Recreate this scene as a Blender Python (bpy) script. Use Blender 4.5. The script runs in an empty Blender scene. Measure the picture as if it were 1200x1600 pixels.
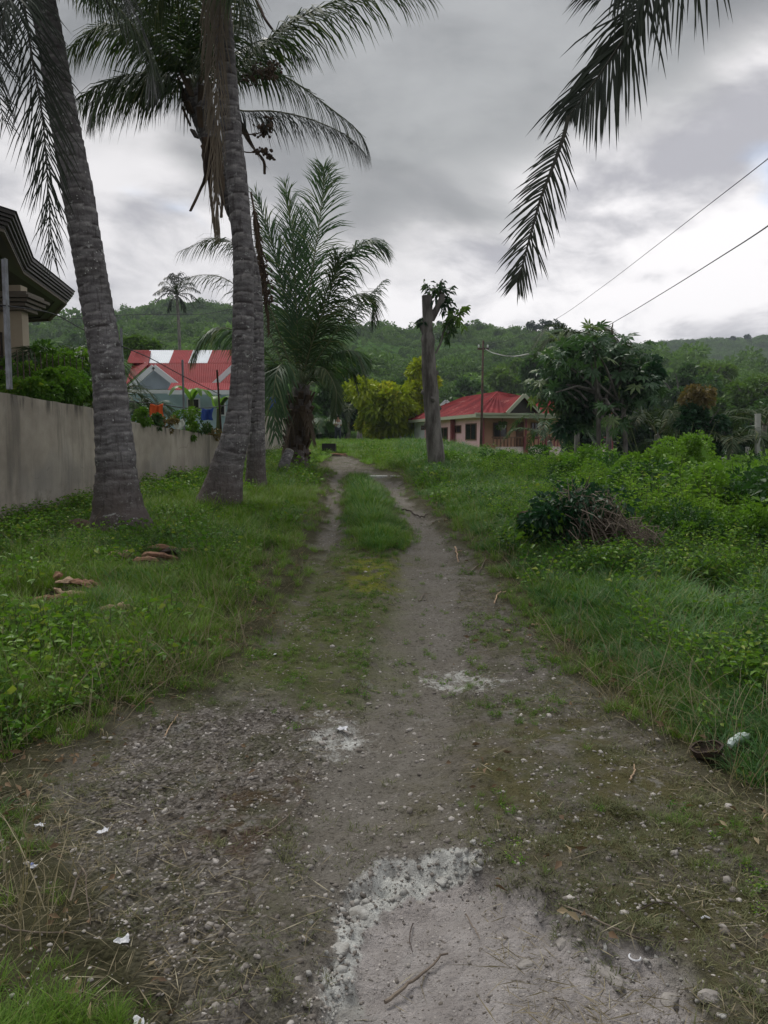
import bpy, math, random
import numpy as np
from mathutils import Vector, Matrix

random.seed(7)
rng = np.random.default_rng(11)
R = math.radians
scene = bpy.context.scene
COL = scene.collection

# ------------------------------------------------------------------ camera
EYE = 1.55
PITCH = math.atan(110.0 / 1200.0)
cam_data = bpy.data.cameras.new("camera")
cam_data.sensor_fit = 'VERTICAL'
cam_data.sensor_height = 32.0
cam_data.sensor_width = 24.0
cam_data.lens = 24.0
cam_data.clip_start = 0.05
cam_data.clip_end = 5000
cam = bpy.data.objects.new("camera", cam_data)
cam.location = (0, 0, EYE)
cam.rotation_euler = (R(90) - PITCH, 0, 0)
COL.objects.link(cam)
scene.camera = cam

# ------------------------------------------------------------------ light
SUN_EL, SUN_ROT = R(58), R(-35)          # high sun behind the clouds, ahead and to the left
world = bpy.data.worlds.new("World")
scene.world = world
world.use_nodes = True


class NT:
    """short hand for building node trees"""
    def __init__(s, tree):
        s.t = tree
        s.t.nodes.clear()

    def n(s, kind, **kw):
        nd = s.t.nodes.new(kind)
        for k, v in kw.items():
            setattr(nd, k, v)
        return nd

    def put(s, sock, val):
        if hasattr(val, 'is_output') or isinstance(val, bpy.types.NodeSocket):
            s.t.links.new(val, sock)
        elif isinstance(val, (tuple, list)):
            if len(sock.default_value) == 4 and len(val) == 3:
                val = (*val, 1.0)
            sock.default_value = val
        else:
            sock.default_value = val

    def math(s, op, a, b=0.0, c=0.0, clamp=False):
        nd = s.n('ShaderNodeMath', operation=op)
        nd.use_clamp = clamp
        s.put(nd.inputs[0], a)
        s.put(nd.inputs[1], b)
        if op in ('MULTIPLY_ADD', 'WRAP', 'COMPARE'):
            s.put(nd.inputs[2], c)
        return nd.outputs[0]

    def vmath(s, op, a, b=(0, 0, 0)):
        nd = s.n('ShaderNodeVectorMath', operation=op)
        s.put(nd.inputs[0], a)
        if op == 'SCALE':
            s.put(nd.inputs['Scale'], b)
        else:
            s.put(nd.inputs[1], b)
        return nd.outputs[0]

    def noise(s, vec, scale, detail=4.0, rough=0.55, dist=0.0, col=False):
        nd = s.n('ShaderNodeTexNoise')
        s.put(nd.inputs['Vector'], vec)
        s.put(nd.inputs['Scale'], scale)
        s.put(nd.inputs['Detail'], detail)
        s.put(nd.inputs['Roughness'], rough)
        s.put(nd.inputs['Distortion'], dist)
        return nd.outputs['Color' if col else 'Fac']

    def voro(s, vec, scale, out='Distance', feature='F1'):
        nd = s.n('ShaderNodeTexVoronoi', feature=feature)
        s.put(nd.inputs['Vector'], vec)
        s.put(nd.inputs['Scale'], scale)
        return nd.outputs[out]

    def step(s, x, a, b, lo=0.0, hi=1.0):
        nd = s.n('ShaderNodeMapRange', interpolation_type='SMOOTHSTEP')
        s.put(nd.inputs[0], x)
        for i, v in enumerate((a, b, lo, hi)):
            s.put(nd.inputs[i + 1], v)
        return nd.outputs[0]

    def mix(s, f, a, b, mode='MIX'):
        nd = s.n('ShaderNodeMix', data_type='RGBA', blend_type=mode)
        s.put(nd.inputs[0], f)
        s.put(nd.inputs[6], a)
        s.put(nd.inputs[7], b)
        return nd.outputs[2]

    def attr(s, name, out='Fac'):
        return s.n('ShaderNodeAttribute', attribute_name=name).outputs[out]

    def sep(s, v):
        nd = s.n('ShaderNodeSeparateXYZ')
        s.put(nd.inputs[0], v)
        return nd.outputs

    def comb(s, x, y, z):
        nd = s.n('ShaderNodeCombineXYZ')
        for i, v in enumerate((x, y, z)):
            s.put(nd.inputs[i], v)
        return nd.outputs[0]

    def bump(s, h, strength=0.5, dist=0.01):
        nd = s.n('ShaderNodeBump')
        s.put(nd.inputs['Height'], h)
        s.put(nd.inputs['Strength'], strength)
        s.put(nd.inputs['Distance'], dist)
        return nd.outputs[0]


# cloudy sky: the Nishita sky seen through a few gaps of a procedural cloud deck
w = NT(world.node_tree)
wo = w.n('ShaderNodeOutputWorld')
bg = w.n('ShaderNodeBackground')
sky = w.n('ShaderNodeTexSky', sky_type='NISHITA')
sky.sun_disc = False
sky.sun_elevation = SUN_EL
sky.sun_rotation = SUN_ROT
d = w.n('ShaderNodeTexCoord').outputs['Generated']
dx, dy, dz = w.sep(d)
el = w.math('MAXIMUM', dz, 0.0)
den = w.math('ADD', el, 0.36)
flat = w.comb(w.math('DIVIDE', dx, den), w.math('DIVIDE', dy, den), w.math('MULTIPLY', el, 1.5))
warp = w.noise(flat, 1.1, 3, 0.5, 0.0, col=True)
fw = w.vmath('ADD', flat, w.vmath('SCALE', w.vmath('SUBTRACT', warp, (0.5, 0.5, 0.5)), 0.5))
nbig = w.noise(w.vmath('ADD', fw, (3.3, 1.7, 0)), 0.9, 4, 0.5)
nmid = w.noise(w.vmath('ADD', fw, (7.1, 2.2, 4.0)), 2.0, 8, 0.58)
npuff = w.noise(w.vmath('ADD', fw, (1.4, 9.2, 1.0)), 3.0, 8, 0.56)
e0 = w.math('MULTIPLY_ADD', w.math('MULTIPLY', dx, dx), 0.75, 0.215)
e0 = w.math('MULTIPLY_ADD', dx, 0.12, e0)
e1 = w.math('ADD', w.math('SUBTRACT', el, e0), w.math('MULTIPLY', w.math('SUBTRACT', nbig, 0.5), 0.55))
e1 = w.math('ADD', e1, w.math('MULTIPLY', w.math('SUBTRACT', nmid, 0.5), 0.22))
darkm = w.step(e1, -0.03, 0.09)
# the bright lower clouds and the dark deck above them
puff = w.step(npuff, 0.36, 0.60)
lightc = w.mix(puff, (0.27, 0.268, 0.290), (0.60, 0.585, 0.59))
deck = w.mix(w.step(nmid, 0.28, 0.72), (0.082, 0.087, 0.092), (0.250, 0.256, 0.260))
up = w.step(el, 0.25, 0.9)
deck = w.mix(w.math('MULTIPLY', up, 0.45), deck, (0.52, 0.53, 0.56))
lightc = w.mix(w.step(dx, 0.3, -0.4, 0.0, 0.30), lightc, (0.22, 0.222, 0.235))
cloud = w.mix(darkm, lightc, deck)
cloud10 = w.mix(1.0, cloud, (10, 10, 10), 'MULTIPLY')
hole = w.math('MULTIPLY', w.step(w.noise(w.vmath('ADD', fw, (5.0, 3.0, 2.0)), 1.7, 4, 0.5), 0.66, 0.74), 0.55)
hole = w.math('MULTIPLY', hole, w.math('SUBTRACT', 1.0, darkm))
skycol = w.mix(hole, cloud10, sky.outputs[0])
w.put(bg.inputs['Color'], skycol)
bg.inputs['Strength'].default_value = 0.10
w.t.links.new(bg.outputs[0], wo.inputs['Surface'])

sun_data = bpy.data.lights.new("sun", 'SUN')
sun_data.energy = 1.5
sun_data.angle = R(25)
sun_data.color = (1.0, 0.96, 0.90)
sun = bpy.data.objects.new("sun", sun_data)
sun.rotation_euler = (R(90) - SUN_EL, 0, R(180) + R(35) + R(180))
# direction towards the sun: azimuth SUN_ROT from +Y (clockwise), elevation SUN_EL
sd = Vector((math.sin(SUN_ROT) * math.cos(SUN_EL), math.cos(SUN_ROT) * math.cos(SUN_EL), math.sin(SUN_EL)))
sun.rotation_euler = sd.to_track_quat('Z', 'Y').to_euler()
sun.location = sd * 60
COL.objects.link(sun)

scene.view_settings.view_transform = 'Standard'
scene.view_settings.look = 'None'
scene.view_settings.gamma = 1.0
scene.view_settings.exposure = 0.88
scene.view_settings.use_curve_mapping = False
scene.render.engine = 'CYCLES'
scene.cycles.max_bounces = 6
scene.cycles.diffuse_bounces = 3
scene.cycles.glossy_bounces = 2
scene.cycles.transmission_bounces = 3
scene.cycles.use_denoising = True

# ------------------------------------------------------------------ numbers
def hash2(ix, iy, seed):
    h = (ix.astype(np.int64) * 374761393 + iy.astype(np.int64) * 668265263 + seed * 974634777) & 0x7fffffff
    h = ((h ^ (h >> 13)) * 1274126177) & 0x7fffffff
    return ((h ^ (h >> 16)) & 0xffff) / 65535.0


def vnoise(x, y, seed=0):
    ix = np.floor(x); iy = np.floor(y)
    fx = x - ix; fy = y - iy
    fx = fx * fx * fx * (fx * (fx * 6 - 15) + 10); fy = fy * fy * fy * (fy * (fy * 6 - 15) + 10)
    a = hash2(ix, iy, seed); b = hash2(ix + 1, iy, seed)
    c = hash2(ix, iy + 1, seed); d = hash2(ix + 1, iy + 1, seed)
    return (a * (1 - fx) + b * fx) * (1 - fy) + (c * (1 - fx) + d * fx) * fy


def fbm(x, y, scale=1.0, octaves=4, seed=0, gain=0.5):
    x = np.asarray(x, float) * scale; y = np.asarray(y, float) * scale
    s = 0; a = 1; t = 0
    for o in range(octaves):
        s = s + a * vnoise(x * 2 ** o + 17.3 * o, y * 2 ** o - 9.1 * o, seed + o)
        t += a; a *= gain
    return s / t


def ss(x, a, b):
    t = np.clip((np.asarray(x, float) - a) / (b - a), 0, 1)
    return t * t * (3 - 2 * t)


def seg_dist(x, y, ax, ay, bx, by):
    dx, dy = bx - ax, by - ay
    t = np.clip(((x - ax) * dx + (y - ay) * dy) / (dx * dx + dy * dy + 1e-12), 0, 1)
    return np.hypot(x - ax - t * dx, y - ay - t * dy)


def poly_sdf(x, y, P):
    """signed distance, negative inside"""
    d = np.full(np.shape(x), 1e9)
    inside = np.zeros(np.shape(x), bool)
    n = len(P)
    for i in range(n):
        ax, ay = P[i]; bx, by = P[(i + 1) % n]
        d = np.minimum(d, seg_dist(x, y, ax, ay, bx, by))
        c = ((ay > y) != (by > y)) & (x < (bx - ax) * (y - ay) / (by - ay + 1e-12) + ax)
        inside ^= c
    return np.where(inside, -d, d)


def base_h(y):
    y = np.asarray(y, float)
    # gentle rise from 4 m, levelling off at 30 m
    r = np.where(y < 4, 0.0, np.where(y < 30, 0.05 * (y - 4), 1.3))
    t = np.clip((y - 27) / 8, 0, 1)
    r = np.where((y > 27) & (y < 35), 1.15 + 0.05 * 8 * (t - t * t / 2) * 0.9, r)
    r = np.where(y >= 35, 1.33, r)
    u = np.clip((y - 2.5) / 3, 0, 1)
    r = np.where((y > 2.5) & (y < 5.5), 0.05 * 3 * u * u / 2, r)
    return r


def macro_h(x, y):
    b = base_h(y)
    return b * (1 - 0.62 * ss(x, 1.5, 10) * ss(y, 5, 12)) - 0.5 * ss(x, 2.2, 6) * ss(y, 22, 32) * (1 - ss(y, 62, 90))


C_, S_ = math.cos(PITCH), math.sin(PITCH)


def ray(px, py):
    u = (px - 600) / 1200.0; v = (800 - py) / 1200.0
    return Vector((u, C_ + S_ * v, C_ * v - S_))


def W(px, py, D):
    """the point of the place that lies D metres ahead on the sight line through a pixel of the photograph"""
    r = ray(px, py)
    k = D / r.y
    return Vector((r.x * k, D, EYE + r.z * k))


def G(px, py):
    """where that sight line meets the ground"""
    r = ray(px, py)
    lo = 0.3; f0 = None
    Dp = lo
    D = lo
    while D < 400:
        k = D / r.y
        if EYE + r.z * k < float(macro_h(r.x * k, D)):
            break
        Dp = D; D *= 1.03
    a, b = Dp, D
    for _ in range(30):
        m = (a + b) / 2; k = m / r.y
        if EYE + r.z * k < float(macro_h(r.x * k, m)):
            b = m
        else:
            a = m
    k = a / r.y
    return Vector((r.x * k, a, EYE + r.z * k))


def gpoly(pts):
    return [tuple(G(*p)[:2]) for p in pts]


# outlines measured on the ground
PATH = gpoly([(320, 1640), (290, 1530), (215, 1450), (150, 1420), (150, 1370), (90, 1310), (70, 1220), (190, 1120), (330, 1085), (390, 1010), (440, 950), (480, 890),
              (505, 840), (516, 780), (521, 738), (508, 722), (530, 712), (560, 722), (580, 738), (606, 740), (640, 780), (690, 830), (745, 890), (790, 945),
              (860, 1010), (910, 1075), (960, 1110), (1060, 1190), (1110, 1250), (1230, 1310), (1290, 1640)])
STRIP = gpoly([(537, 742), (572, 742), (606, 772), (640, 828), (634, 862), (590, 874), (548, 862), (536, 820), (532, 775)])
PIT = gpoly([(515, 1700), (500, 1600), (498, 1490), (525, 1410), (590, 1362), (660, 1335), (735, 1338), (790, 1375), (860, 1425), (920, 1475),
             (1010, 1490), (1090, 1540), (1150, 1620), (1180, 1700)])
MOSS = gpoly([(505, 860), (540, 850), (625, 866), (622, 930), (592, 1060), (560, 1100), (400, 1080), (310, 1080), (390, 960), (450, 885)])
YMOSS = gpoly([(545, 868), (612, 872), (622, 900), (575, 930), (540, 905)])
OLIVE = gpoly([(700, 1120), (900, 1120), (1080, 1230), (1260, 1330), (1250, 1640), (1120, 1560), (1000, 1470), (880, 1410), (780, 1320), (690, 1240)])
LIME1 = gpoly([(655, 1040), (720, 1030), (790, 1055), (780, 1085), (690, 1092)])
LIME2 = gpoly([(470, 1095), (540, 1100), (620, 1130), (590, 1160), (500, 1185), (470, 1150)])
LIME3 = gpoly([(500, 1640), (496, 1490), (522, 1400), (600, 1350), (680, 1322), (760, 1330), (780, 1350), (690, 1350), (625, 1380), (590, 1420), (575, 1500), (590, 1640)])
GRAVEL = gpoly([(110, 1300), (200, 1140), (330, 1100), (470, 1100), (480, 1200), (400, 1300), (390, 1400), (420, 1620), (160, 1640), (130, 1400)])
RED1 = gpoly([(340, 1240), (440, 1230), (430, 1300), (350, 1320)])
MIDTRACK = [tuple(G(*p)[:2]) for p in [(620, 1640), (600, 1250), (650, 1050), (665, 940), (660, 850), (625, 790), (592, 748)]]
LTRACK = [tuple(G(*p)[:2]) for p in [(430, 1000), (480, 900), (512, 830), (524, 780), (526, 735)]]
WALL_X = lambda y: -5.1 + 0.1 * (y - 10.2)


def line_dist(x, y, P):
    d = np.full(np.shape(x), 1e9)
    for i in range(len(P) - 1):
        d = np.minimum(d, seg_dist(x, y, *P[i], *P[i + 1]))
    return d


def masks(x, y):
    """bare path, moss, limestone, gravel, pit ... as world-space fields"""
    n1 = fbm(x, y, 2.2, 4, 5) - 0.5
    n2 = fbm(x, y, 9.0, 3, 9) - 0.5
    wob = 0.55 * n1 + 0.16 * n2
    sc = np.clip(y / 8.0, 0.35, 1.0)
    sd = poly_sdf(x, y, PATH) + wob * sc
    path = 1 - ss(sd, -0.10, 0.10)
    st = poly_sdf(x, y, STRIP) + wob * 0.5
    path = path * ss(st, -0.05, 0.08)
    pit = 1 - ss(poly_sdf(x, y, PIT) + 0.16 * n1 + 0.16 * n2, -0.085, 0.035)
    m = {}
    m['path'] = path
    m['pit'] = pit
    def pm(P, soft, amp=1.0):
        return 1 - ss(poly_sdf(x, y, P) + amp * wob, -soft, soft)
    m['moss'] = np.clip(pm(MOSS, 0.35) * 0.8 + pm(YMOSS, 0.15), 0, 1)
    m['ymoss'] = pm(YMOSS, 0.22)
    m['olive'] = pm(OLIVE, 0.3)
    m['lime'] = np.clip(0.70 * pm(LIME1, 0.18, 0.5) + 0.70 * pm(LIME2, 0.18, 0.5) + 1.22 * pm(LIME3, 0.05, 0.3), 0, 1.25)
    m['gravel'] = pm(GRAVEL, 0.15, 0.6)
    m['red'] = pm(RED1, 0.1)
    m['track'] = np.maximum(1 - ss(line_dist(x, y, MIDTRACK) + wob * 0.3, 0.22, 0.42), 1 - ss(line_dist(x, y, LTRACK) + wob * 0.3, 0.10, 0.22))
    return m


def fine_h(x, y, m):
    near = 1 - ss(y, 12, 25)
    h = (fbm(x, y, 0.6, 3, 21) - 0.5) * 0.16 * (1 - ss(y, 200, 400))
    h = h + (fbm(x, y, 3.0, 4, 31) - 0.5) * 0.07 * near * (1 - 0.45 * m['track'])
    h = h + (fbm(x, y, 14.0, 3, 41) - 0.5) * 0.030 * (1 - ss(y, 5, 9)) * (1 + 1.2 * m['gravel'] + 0.8 * m['lime'])
    h = h - 0.045 * m['track'] * near
    sdp = poly_sdf(x, y, PIT)
    h = h - 0.048 * m['pit'] + 0.010 * np.exp(-((sdp - 0.06) / 0.09) ** 2) * (y < 6)
    rim = np.exp(-((sdp + 0.02) / 0.12) ** 2) * (y < 6)
    h = h + rim * (np.abs(fbm(x, y, 13.0, 4, 55, 0.62) - 0.5) * -0.10 + 0.010)
    h = h + 0.03 * (1 - m['path']) * ss(y, 1, 4)
    return h


def gz(x, y):
    x = np.asarray(x, float); y = np.asarray(y, float)
    return macro_h(x, y) + fine_h(x, y, masks(x, y))


def gz1(x, y):
    return float(gz(np.array([x]), np.array([y]))[0])


def on(px, py, dz=0.0):
    """a spot of ground seen at a pixel, at the true surface height"""
    p = G(px, py)
    return Vector((p.x, p.y, gz1(p.x, p.y) + dz))


# ------------------------------------------------------------------ mesh building
def mk_mesh(name, V, F, mats=(), smooth=False, attrs=None, mat_idx=None):
    """V (n,3); F an (m,k) array or a list of faces"""
    me = bpy.data.meshes.new(name)
    V = np.asarray(V, np.float32)
    if isinstance(F, np.ndarray):
        m, k = F.shape
        me.vertices.add(len(V)); me.vertices.foreach_set('co', V.ravel())
        me.loops.add(m * k); me.loops.foreach_set('vertex_index', F.astype(np.int32).ravel())
        me.polygons.add(m)
        me.polygons.foreach_set('loop_start', np.arange(0, m * k, k, dtype=np.int32))
        me.polygons.foreach_set('loop_total', np.full(m, k, np.int32))
    else:
        me.from_pydata([tuple(map(float, v)) for v in V], [], F)
    if smooth:
        me.polygons.foreach_set('use_smooth', np.ones(len(me.polygons), bool))
    if mat_idx is not None:
        me.polygons.foreach_set('material_index', np.asarray(mat_idx, np.int32))
    for k_, a in (attrs or {}).items():
        a = np.asarray(a, np.float32)
        if a.ndim == 1:
            at = me.attributes.new(k_, 'FLOAT', 'POINT'); at.data.foreach_set('value', a)
        elif a.shape[1] == 3:
            at = me.attributes.new(k_, 'FLOAT_VECTOR', 'POINT'); at.data.foreach_set('vector', a.ravel())
        else:
            at = me.attributes.new(k_, 'FLOAT_COLOR', 'POINT'); at.data.foreach_set('color', a.ravel())
    for mm in mats:
        me.materials.append(mm)
    me.update(); me.validate()
    return me


def link(name, me, parent=None, loc=(0, 0, 0), kind=None):
    o = bpy.data.objects.new(name, me)
    COL.objects.link(o)
    o.location = loc
    if parent:
        o.parent = parent
    if kind:
        o['kind'] = kind
    return o


def tag(o, label=None, cat=None, group=None, kind=None):
    if label: o['label'] = label
    if cat: o['category'] = cat
    if group: o['group'] = group
    if kind: o['kind'] = kind
    return o


def thing(name, label, cat, loc=(0, 0, 0), rz=0.0, group=None):
    o = bpy.data.objects.new(name, None)
    o.empty_display_size = 0.2
    COL.objects.link(o)
    o.location = loc; o.rotation_euler = (0, 0, rz)
    return tag(o, label, cat, group)


def copy_tree(o, parent=None):
    c = o.copy(); COL.objects.link(c); c.parent = parent
    for ch in list(o.children):
        copy_tree(ch, c)
    return c


def root_loc(o):
    while o.parent:
        o = o.parent
    return np.array(o.location)


class MB:
    """collects simple solids into one mesh"""
    def __init__(s):
        s.v = []; s.f = []

    def add(s, V, F, M=None):
        n = len(s.v)
        for p in V:
            p = Vector(p)
            if M is not None:
                p = M @ p
            s.v.append(tuple(p))
        s.f += [[i + n for i in f] for f in F]
        return s

    def box(s, a, b, M=None):
        x0, y0, z0 = a; x1, y1, z1 = b
        V = [(x0, y0, z0), (x1, y0, z0), (x1, y1, z0), (x0, y1, z0), (x0, y0, z1), (x1, y0, z1), (x1, y1, z1), (x0, y1, z1)]
        return s.add(V, [[3, 2, 1, 0], [4, 5, 6, 7], [0, 1, 5, 4], [1, 2, 6, 5], [2, 3, 7, 6], [3, 0, 4, 7]], M)

    def bar(s, p, q, wx, wz, up=(0, 0, 1)):
        p = Vector(p); q = Vector(q); t = (q - p).normalized(); up = Vector(up)
        a = t.cross(up)
        if a.length < 1e-3: a = t.cross(Vector((1, 0, 0)))
        a.normalize(); b = a.cross(t)
        V = []
        for c in (p, q):
            for i, j in ((-1, -1), (1, -1), (1, 1), (-1, 1)):
                V.append(c + a * wx / 2 * i + b * wz / 2 * j)
        return s.add(V, [[0, 1, 2, 3], [7, 6, 5, 4], [0, 4, 5, 1], [1, 5, 6, 2], [2, 6, 7, 3], [3, 7, 4, 0]])

    def tube(s, P, rad, n=8, cap=True):
        P = [Vector(p) for p in P]
        if not hasattr(rad, '__len__'): rad = [rad] * len(P)
        V = []; F = []
        prev = None
        for i, p in enumerate(P):
            t = (P[min(i + 1, len(P) - 1)] - P[max(i - 1, 0)]).normalized()
            if prev is None:
                a = t.cross(Vector((0, 0, 1)))
                if a.length < 0.2: a = t.cross(Vector((1, 0, 0)))
            else:
                a = prev - t * prev.dot(t)
            a.normalize(); prev = a; b = t.cross(a)
            for k in range(n):
                th = 2 * math.pi * k / n
                V.append(p + (a * math.cos(th) + b * math.sin(th)) * rad[i])
        for i in range(len(P) - 1):
            for k in range(n):
                F.append([i * n + k, i * n + (k + 1) % n, (i + 1) * n + (k + 1) % n, (i + 1) * n + k])
        if cap:
            F.append(list(range(n))[::-1]); F.append([(len(P) - 1) * n + k for k in range(n)])
        return s.add(V, F)

    def prism(s, poly, z0, z1, M=None):
        n = len(poly)
        V = [(x, y, z0) for x, y in poly] + [(x, y, z1) for x, y in poly]
        F = [list(range(n))[::-1], list(range(n, 2 * n))] + [[i, (i + 1) % n, n + (i + 1) % n, n + i] for i in range(n)]
        return s.add(V, F, M)

    def build(s, name, mat, parent=None, world=True, smooth=False, kind=None, attrs=None):
        V = np.array(s.v, float)
        if parent is not None and world:
            V = V - root_loc(parent)
        me = mk_mesh(name, V, s.f, [mat] if mat else [], smooth, attrs)
        return link(name, me, parent, kind=kind)


def smooth_path(P, n):
    """Catmull-Rom through control points, n samples"""
    P = np.array([list(p) for p in P], float)
    Q = np.vstack([2 * P[0] - P[1], P, 2 * P[-1] - P[-2]])
    m = len(P) - 1
    out = []
    for t in np.linspace(0, m, n):
        i = min(int(t), m - 1); f = t - i
        p0, p1, p2, p3 = Q[i], Q[i + 1], Q[i + 2], Q[i + 3]
        out.append(0.5 * ((2 * p1) + (-p0 + p2) * f + (2 * p0 - 5 * p1 + 4 * p2 - p3) * f * f + (-p0 + 3 * p1 - 3 * p2 + p3) * f ** 3))
    return np.array(out)


def nrm(a):
    return a / (np.linalg.norm(a, axis=-1, keepdims=True) + 1e-9)


# ------------------------------------------------------------------ materials
def new_mat(name):
    m = bpy.data.materials.new(name)
    m.use_nodes = True
    n = NT(m.node_tree)
    out = n.n('ShaderNodeOutputMaterial')
    b = n.n('ShaderNodeBsdfPrincipled')
    n.t.links.new(b.outputs[0], out.inputs['Surface'])
    return m, n, b, out


def mat_plain(name, c1, c2=None, scale=3.0, rough=0.7, metal=0.0, bump=0.0, bdist=0.01, stretch=(1, 1, 1), spec=0.3):
    m, n, b, out = new_mat(name)
    v = n.vmath('MULTIPLY', n.n('ShaderNodeTexCoord').outputs['Object'], stretch)
    c2 = c2 or tuple(0.75 * c for c in c1)
    f = n.step(n.noise(v, scale, 6, 0.6), 0.3, 0.7)
    n.put(b.inputs['Base Color'], n.mix(f, c1, c2))
    b.inputs['Roughness'].default_value = rough
    b.inputs['Metallic'].default_value = metal
    b.inputs['Specular IOR Level'].default_value = spec
    if bump:
        n.put(b.inputs['Normal'], n.bump(n.noise(v, scale * 6, 5, 0.6), bump, bdist))
    return m


def mat_leaf(name, c1, c2, c3=None, trans=0.35, rough=0.5, nscale=0.35, amt=1.0):
    """leaves: colour varies leaf by leaf (tint), plant by plant (random) and in patches"""
    m, n, b, out = new_mat(name)
    geo = n.n('ShaderNodeNewGeometry').outputs['Position']
    t = n.attr('tint')
    rnd = n.n('ShaderNodeObjectInfo').outputs['Random']
    patch = n.step(n.noise(geo, nscale, 3, 0.6), 0.35, 0.65)
    f = n.math('ADD', n.math('MULTIPLY', t, 0.55), n.math('ADD', n.math('MULTIPLY', patch, 0.35), n.math('MULTIPLY', rnd, 0.25)))
    f = n.math('MINIMUM', n.math('MULTIPLY', f, 0.95 * amt), 1.0)
    c = n.mix(f, c1, c2)
    if c3:
        c = n.mix(n.step(t, 0.86, 0.97), c, c3)
    n.put(b.inputs['Base Color'], c)
    b.inputs['Roughness'].default_value = rough
    b.inputs['Specular IOR Level'].default_value = 0.25
    tr = n.n('ShaderNodeBsdfTranslucent')
    n.put(tr.inputs['Color'], n.mix(1.0, c, (1.15, 1.25, 0.6), 'MULTIPLY'))
    mx = n.n('ShaderNodeMixShader')
    mx.inputs[0].default_value = trans
    n.t.links.new(b.outputs[0], mx.inputs[1]); n.t.links.new(tr.outputs[0], mx.inputs[2])
    n.t.links.new(mx.outputs[0], out.inputs['Surface'])
    return m


M = {}
M['grass'] = mat_leaf('grass_blades', (0.050, 0.135, 0.018), (0.165, 0.270, 0.028), (0.26, 0.25, 0.11), 0.3, 0.5, 0.5)
M['grass_cool'] = mat_leaf('grass_blades_cool', (0.034, 0.105, 0.036), (0.095, 0.210, 0.045), (0.25, 0.25, 0.12), 0.3, 0.5, 0.5)
M['weed'] = mat_leaf('weed_leaves', (0.036, 0.115, 0.018), (0.160, 0.290, 0.032), (0.24, 0.30, 0.05), 0.35, 0.45, 0.5)
M['grass_bright'] = mat_leaf('meadow_grass_blades', (0.095, 0.230, 0.028), (0.230, 0.390, 0.045), None, 0.3, 0.5, 0.3)
M['weed_dark'] = mat_leaf('weed_leaves_dark', (0.018, 0.060, 0.018), (0.050, 0.120, 0.028), None, 0.3, 0.45, 0.6)
M['straw'] = mat_leaf('straw', (0.13, 0.105, 0.065), (0.27, 0.235, 0.15), (0.36, 0.33, 0.24), 0.15, 0.7, 1.0)
M['clip'] = mat_leaf('cut_grass', (0.055, 0.075, 0.03), (0.15, 0.15, 0.07), (0.25, 0.22, 0.13), 0.15, 0.7, 1.0)
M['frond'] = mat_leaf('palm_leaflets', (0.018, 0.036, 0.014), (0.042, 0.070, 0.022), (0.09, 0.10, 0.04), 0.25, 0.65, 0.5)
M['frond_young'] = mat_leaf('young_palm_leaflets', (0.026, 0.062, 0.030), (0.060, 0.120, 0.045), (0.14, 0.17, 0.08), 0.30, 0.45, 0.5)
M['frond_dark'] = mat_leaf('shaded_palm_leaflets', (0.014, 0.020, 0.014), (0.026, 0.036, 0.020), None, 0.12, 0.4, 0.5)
M['frond_dry'] = mat_leaf('dry_palm_leaflets', (0.10, 0.080, 0.060), (0.20, 0.165, 0.13), None, 0.15, 0.7, 0.8)
M['frond_brown'] = mat_leaf('dead_palm_leaflets', (0.045, 0.032, 0.022), (0.10, 0.075, 0.05), None, 0.1, 0.8, 0.8)
M['rachis'] = mat_plain('frond_stem', (0.11, 0.12, 0.05), (0.07, 0.075, 0.035), 4, 0.5)
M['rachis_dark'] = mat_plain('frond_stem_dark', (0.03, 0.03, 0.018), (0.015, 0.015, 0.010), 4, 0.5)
M['rachis_dry'] = mat_plain('frond_stem_dry', (0.15, 0.11, 0.075), (0.07, 0.05, 0.035), 4, 0.8)
M['fibre'] = mat_plain('palm_sheath_fibre', (0.10, 0.070, 0.048), (0.035, 0.024, 0.018), 7, 0.95, bump=0.8, bdist=0.02, stretch=(1, 1, .25))
M['lime_leaf'] = mat_leaf('lime_green_leaves', (0.15, 0.22, 0.012), (0.34, 0.38, 0.02), (0.50, 0.46, 0.05), 0.3, 0.5, 0.4)
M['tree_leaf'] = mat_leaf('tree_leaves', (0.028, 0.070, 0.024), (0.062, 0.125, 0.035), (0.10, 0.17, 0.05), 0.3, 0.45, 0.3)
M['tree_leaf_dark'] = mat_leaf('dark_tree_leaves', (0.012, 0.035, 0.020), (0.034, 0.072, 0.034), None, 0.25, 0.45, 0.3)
M['tree_leaf_light'] = mat_leaf('light_tree_leaves', (0.055, 0.115, 0.026), (0.12, 0.20, 0.04), None, 0.3, 0.45, 0.3)
M['papaya_leaf'] = mat_leaf('lobed_leaves', (0.028, 0.068, 0.036), (0.070, 0.135, 0.055), (0.16, 0.21, 0.09), 0.3, 0.38, 0.5)
M['banana_leaf'] = mat_leaf('banana_leaves', (0.07, 0.15, 0.035), (0.15, 0.27, 0.06), None, 0.4, 0.35, 0.5)
M['shrub_leaf'] = mat_leaf('shrub_leaves', (0.075, 0.175, 0.024), (0.190, 0.330, 0.040), (0.26, 0.40, 0.06), 0.35, 0.45, 0.6)
M['vine_leaf'] = mat_leaf('vine_leaves', (0.012, 0.045, 0.022), (0.030, 0.085, 0.035), None, 0.25, 0.4, 0.6)
M['red_leaf'] = mat_leaf('reddish_new_leaves', (0.10, 0.075, 0.03), (0.17, 0.13, 0.05), None, 0.3, 0.5, 0.6)
M['forest_leaf'] = mat_leaf('forest_leaves', (0.020, 0.056, 0.020), (0.130, 0.235, 0.052), None, 0.25, 0.6, 0.018, 1.15)
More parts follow.
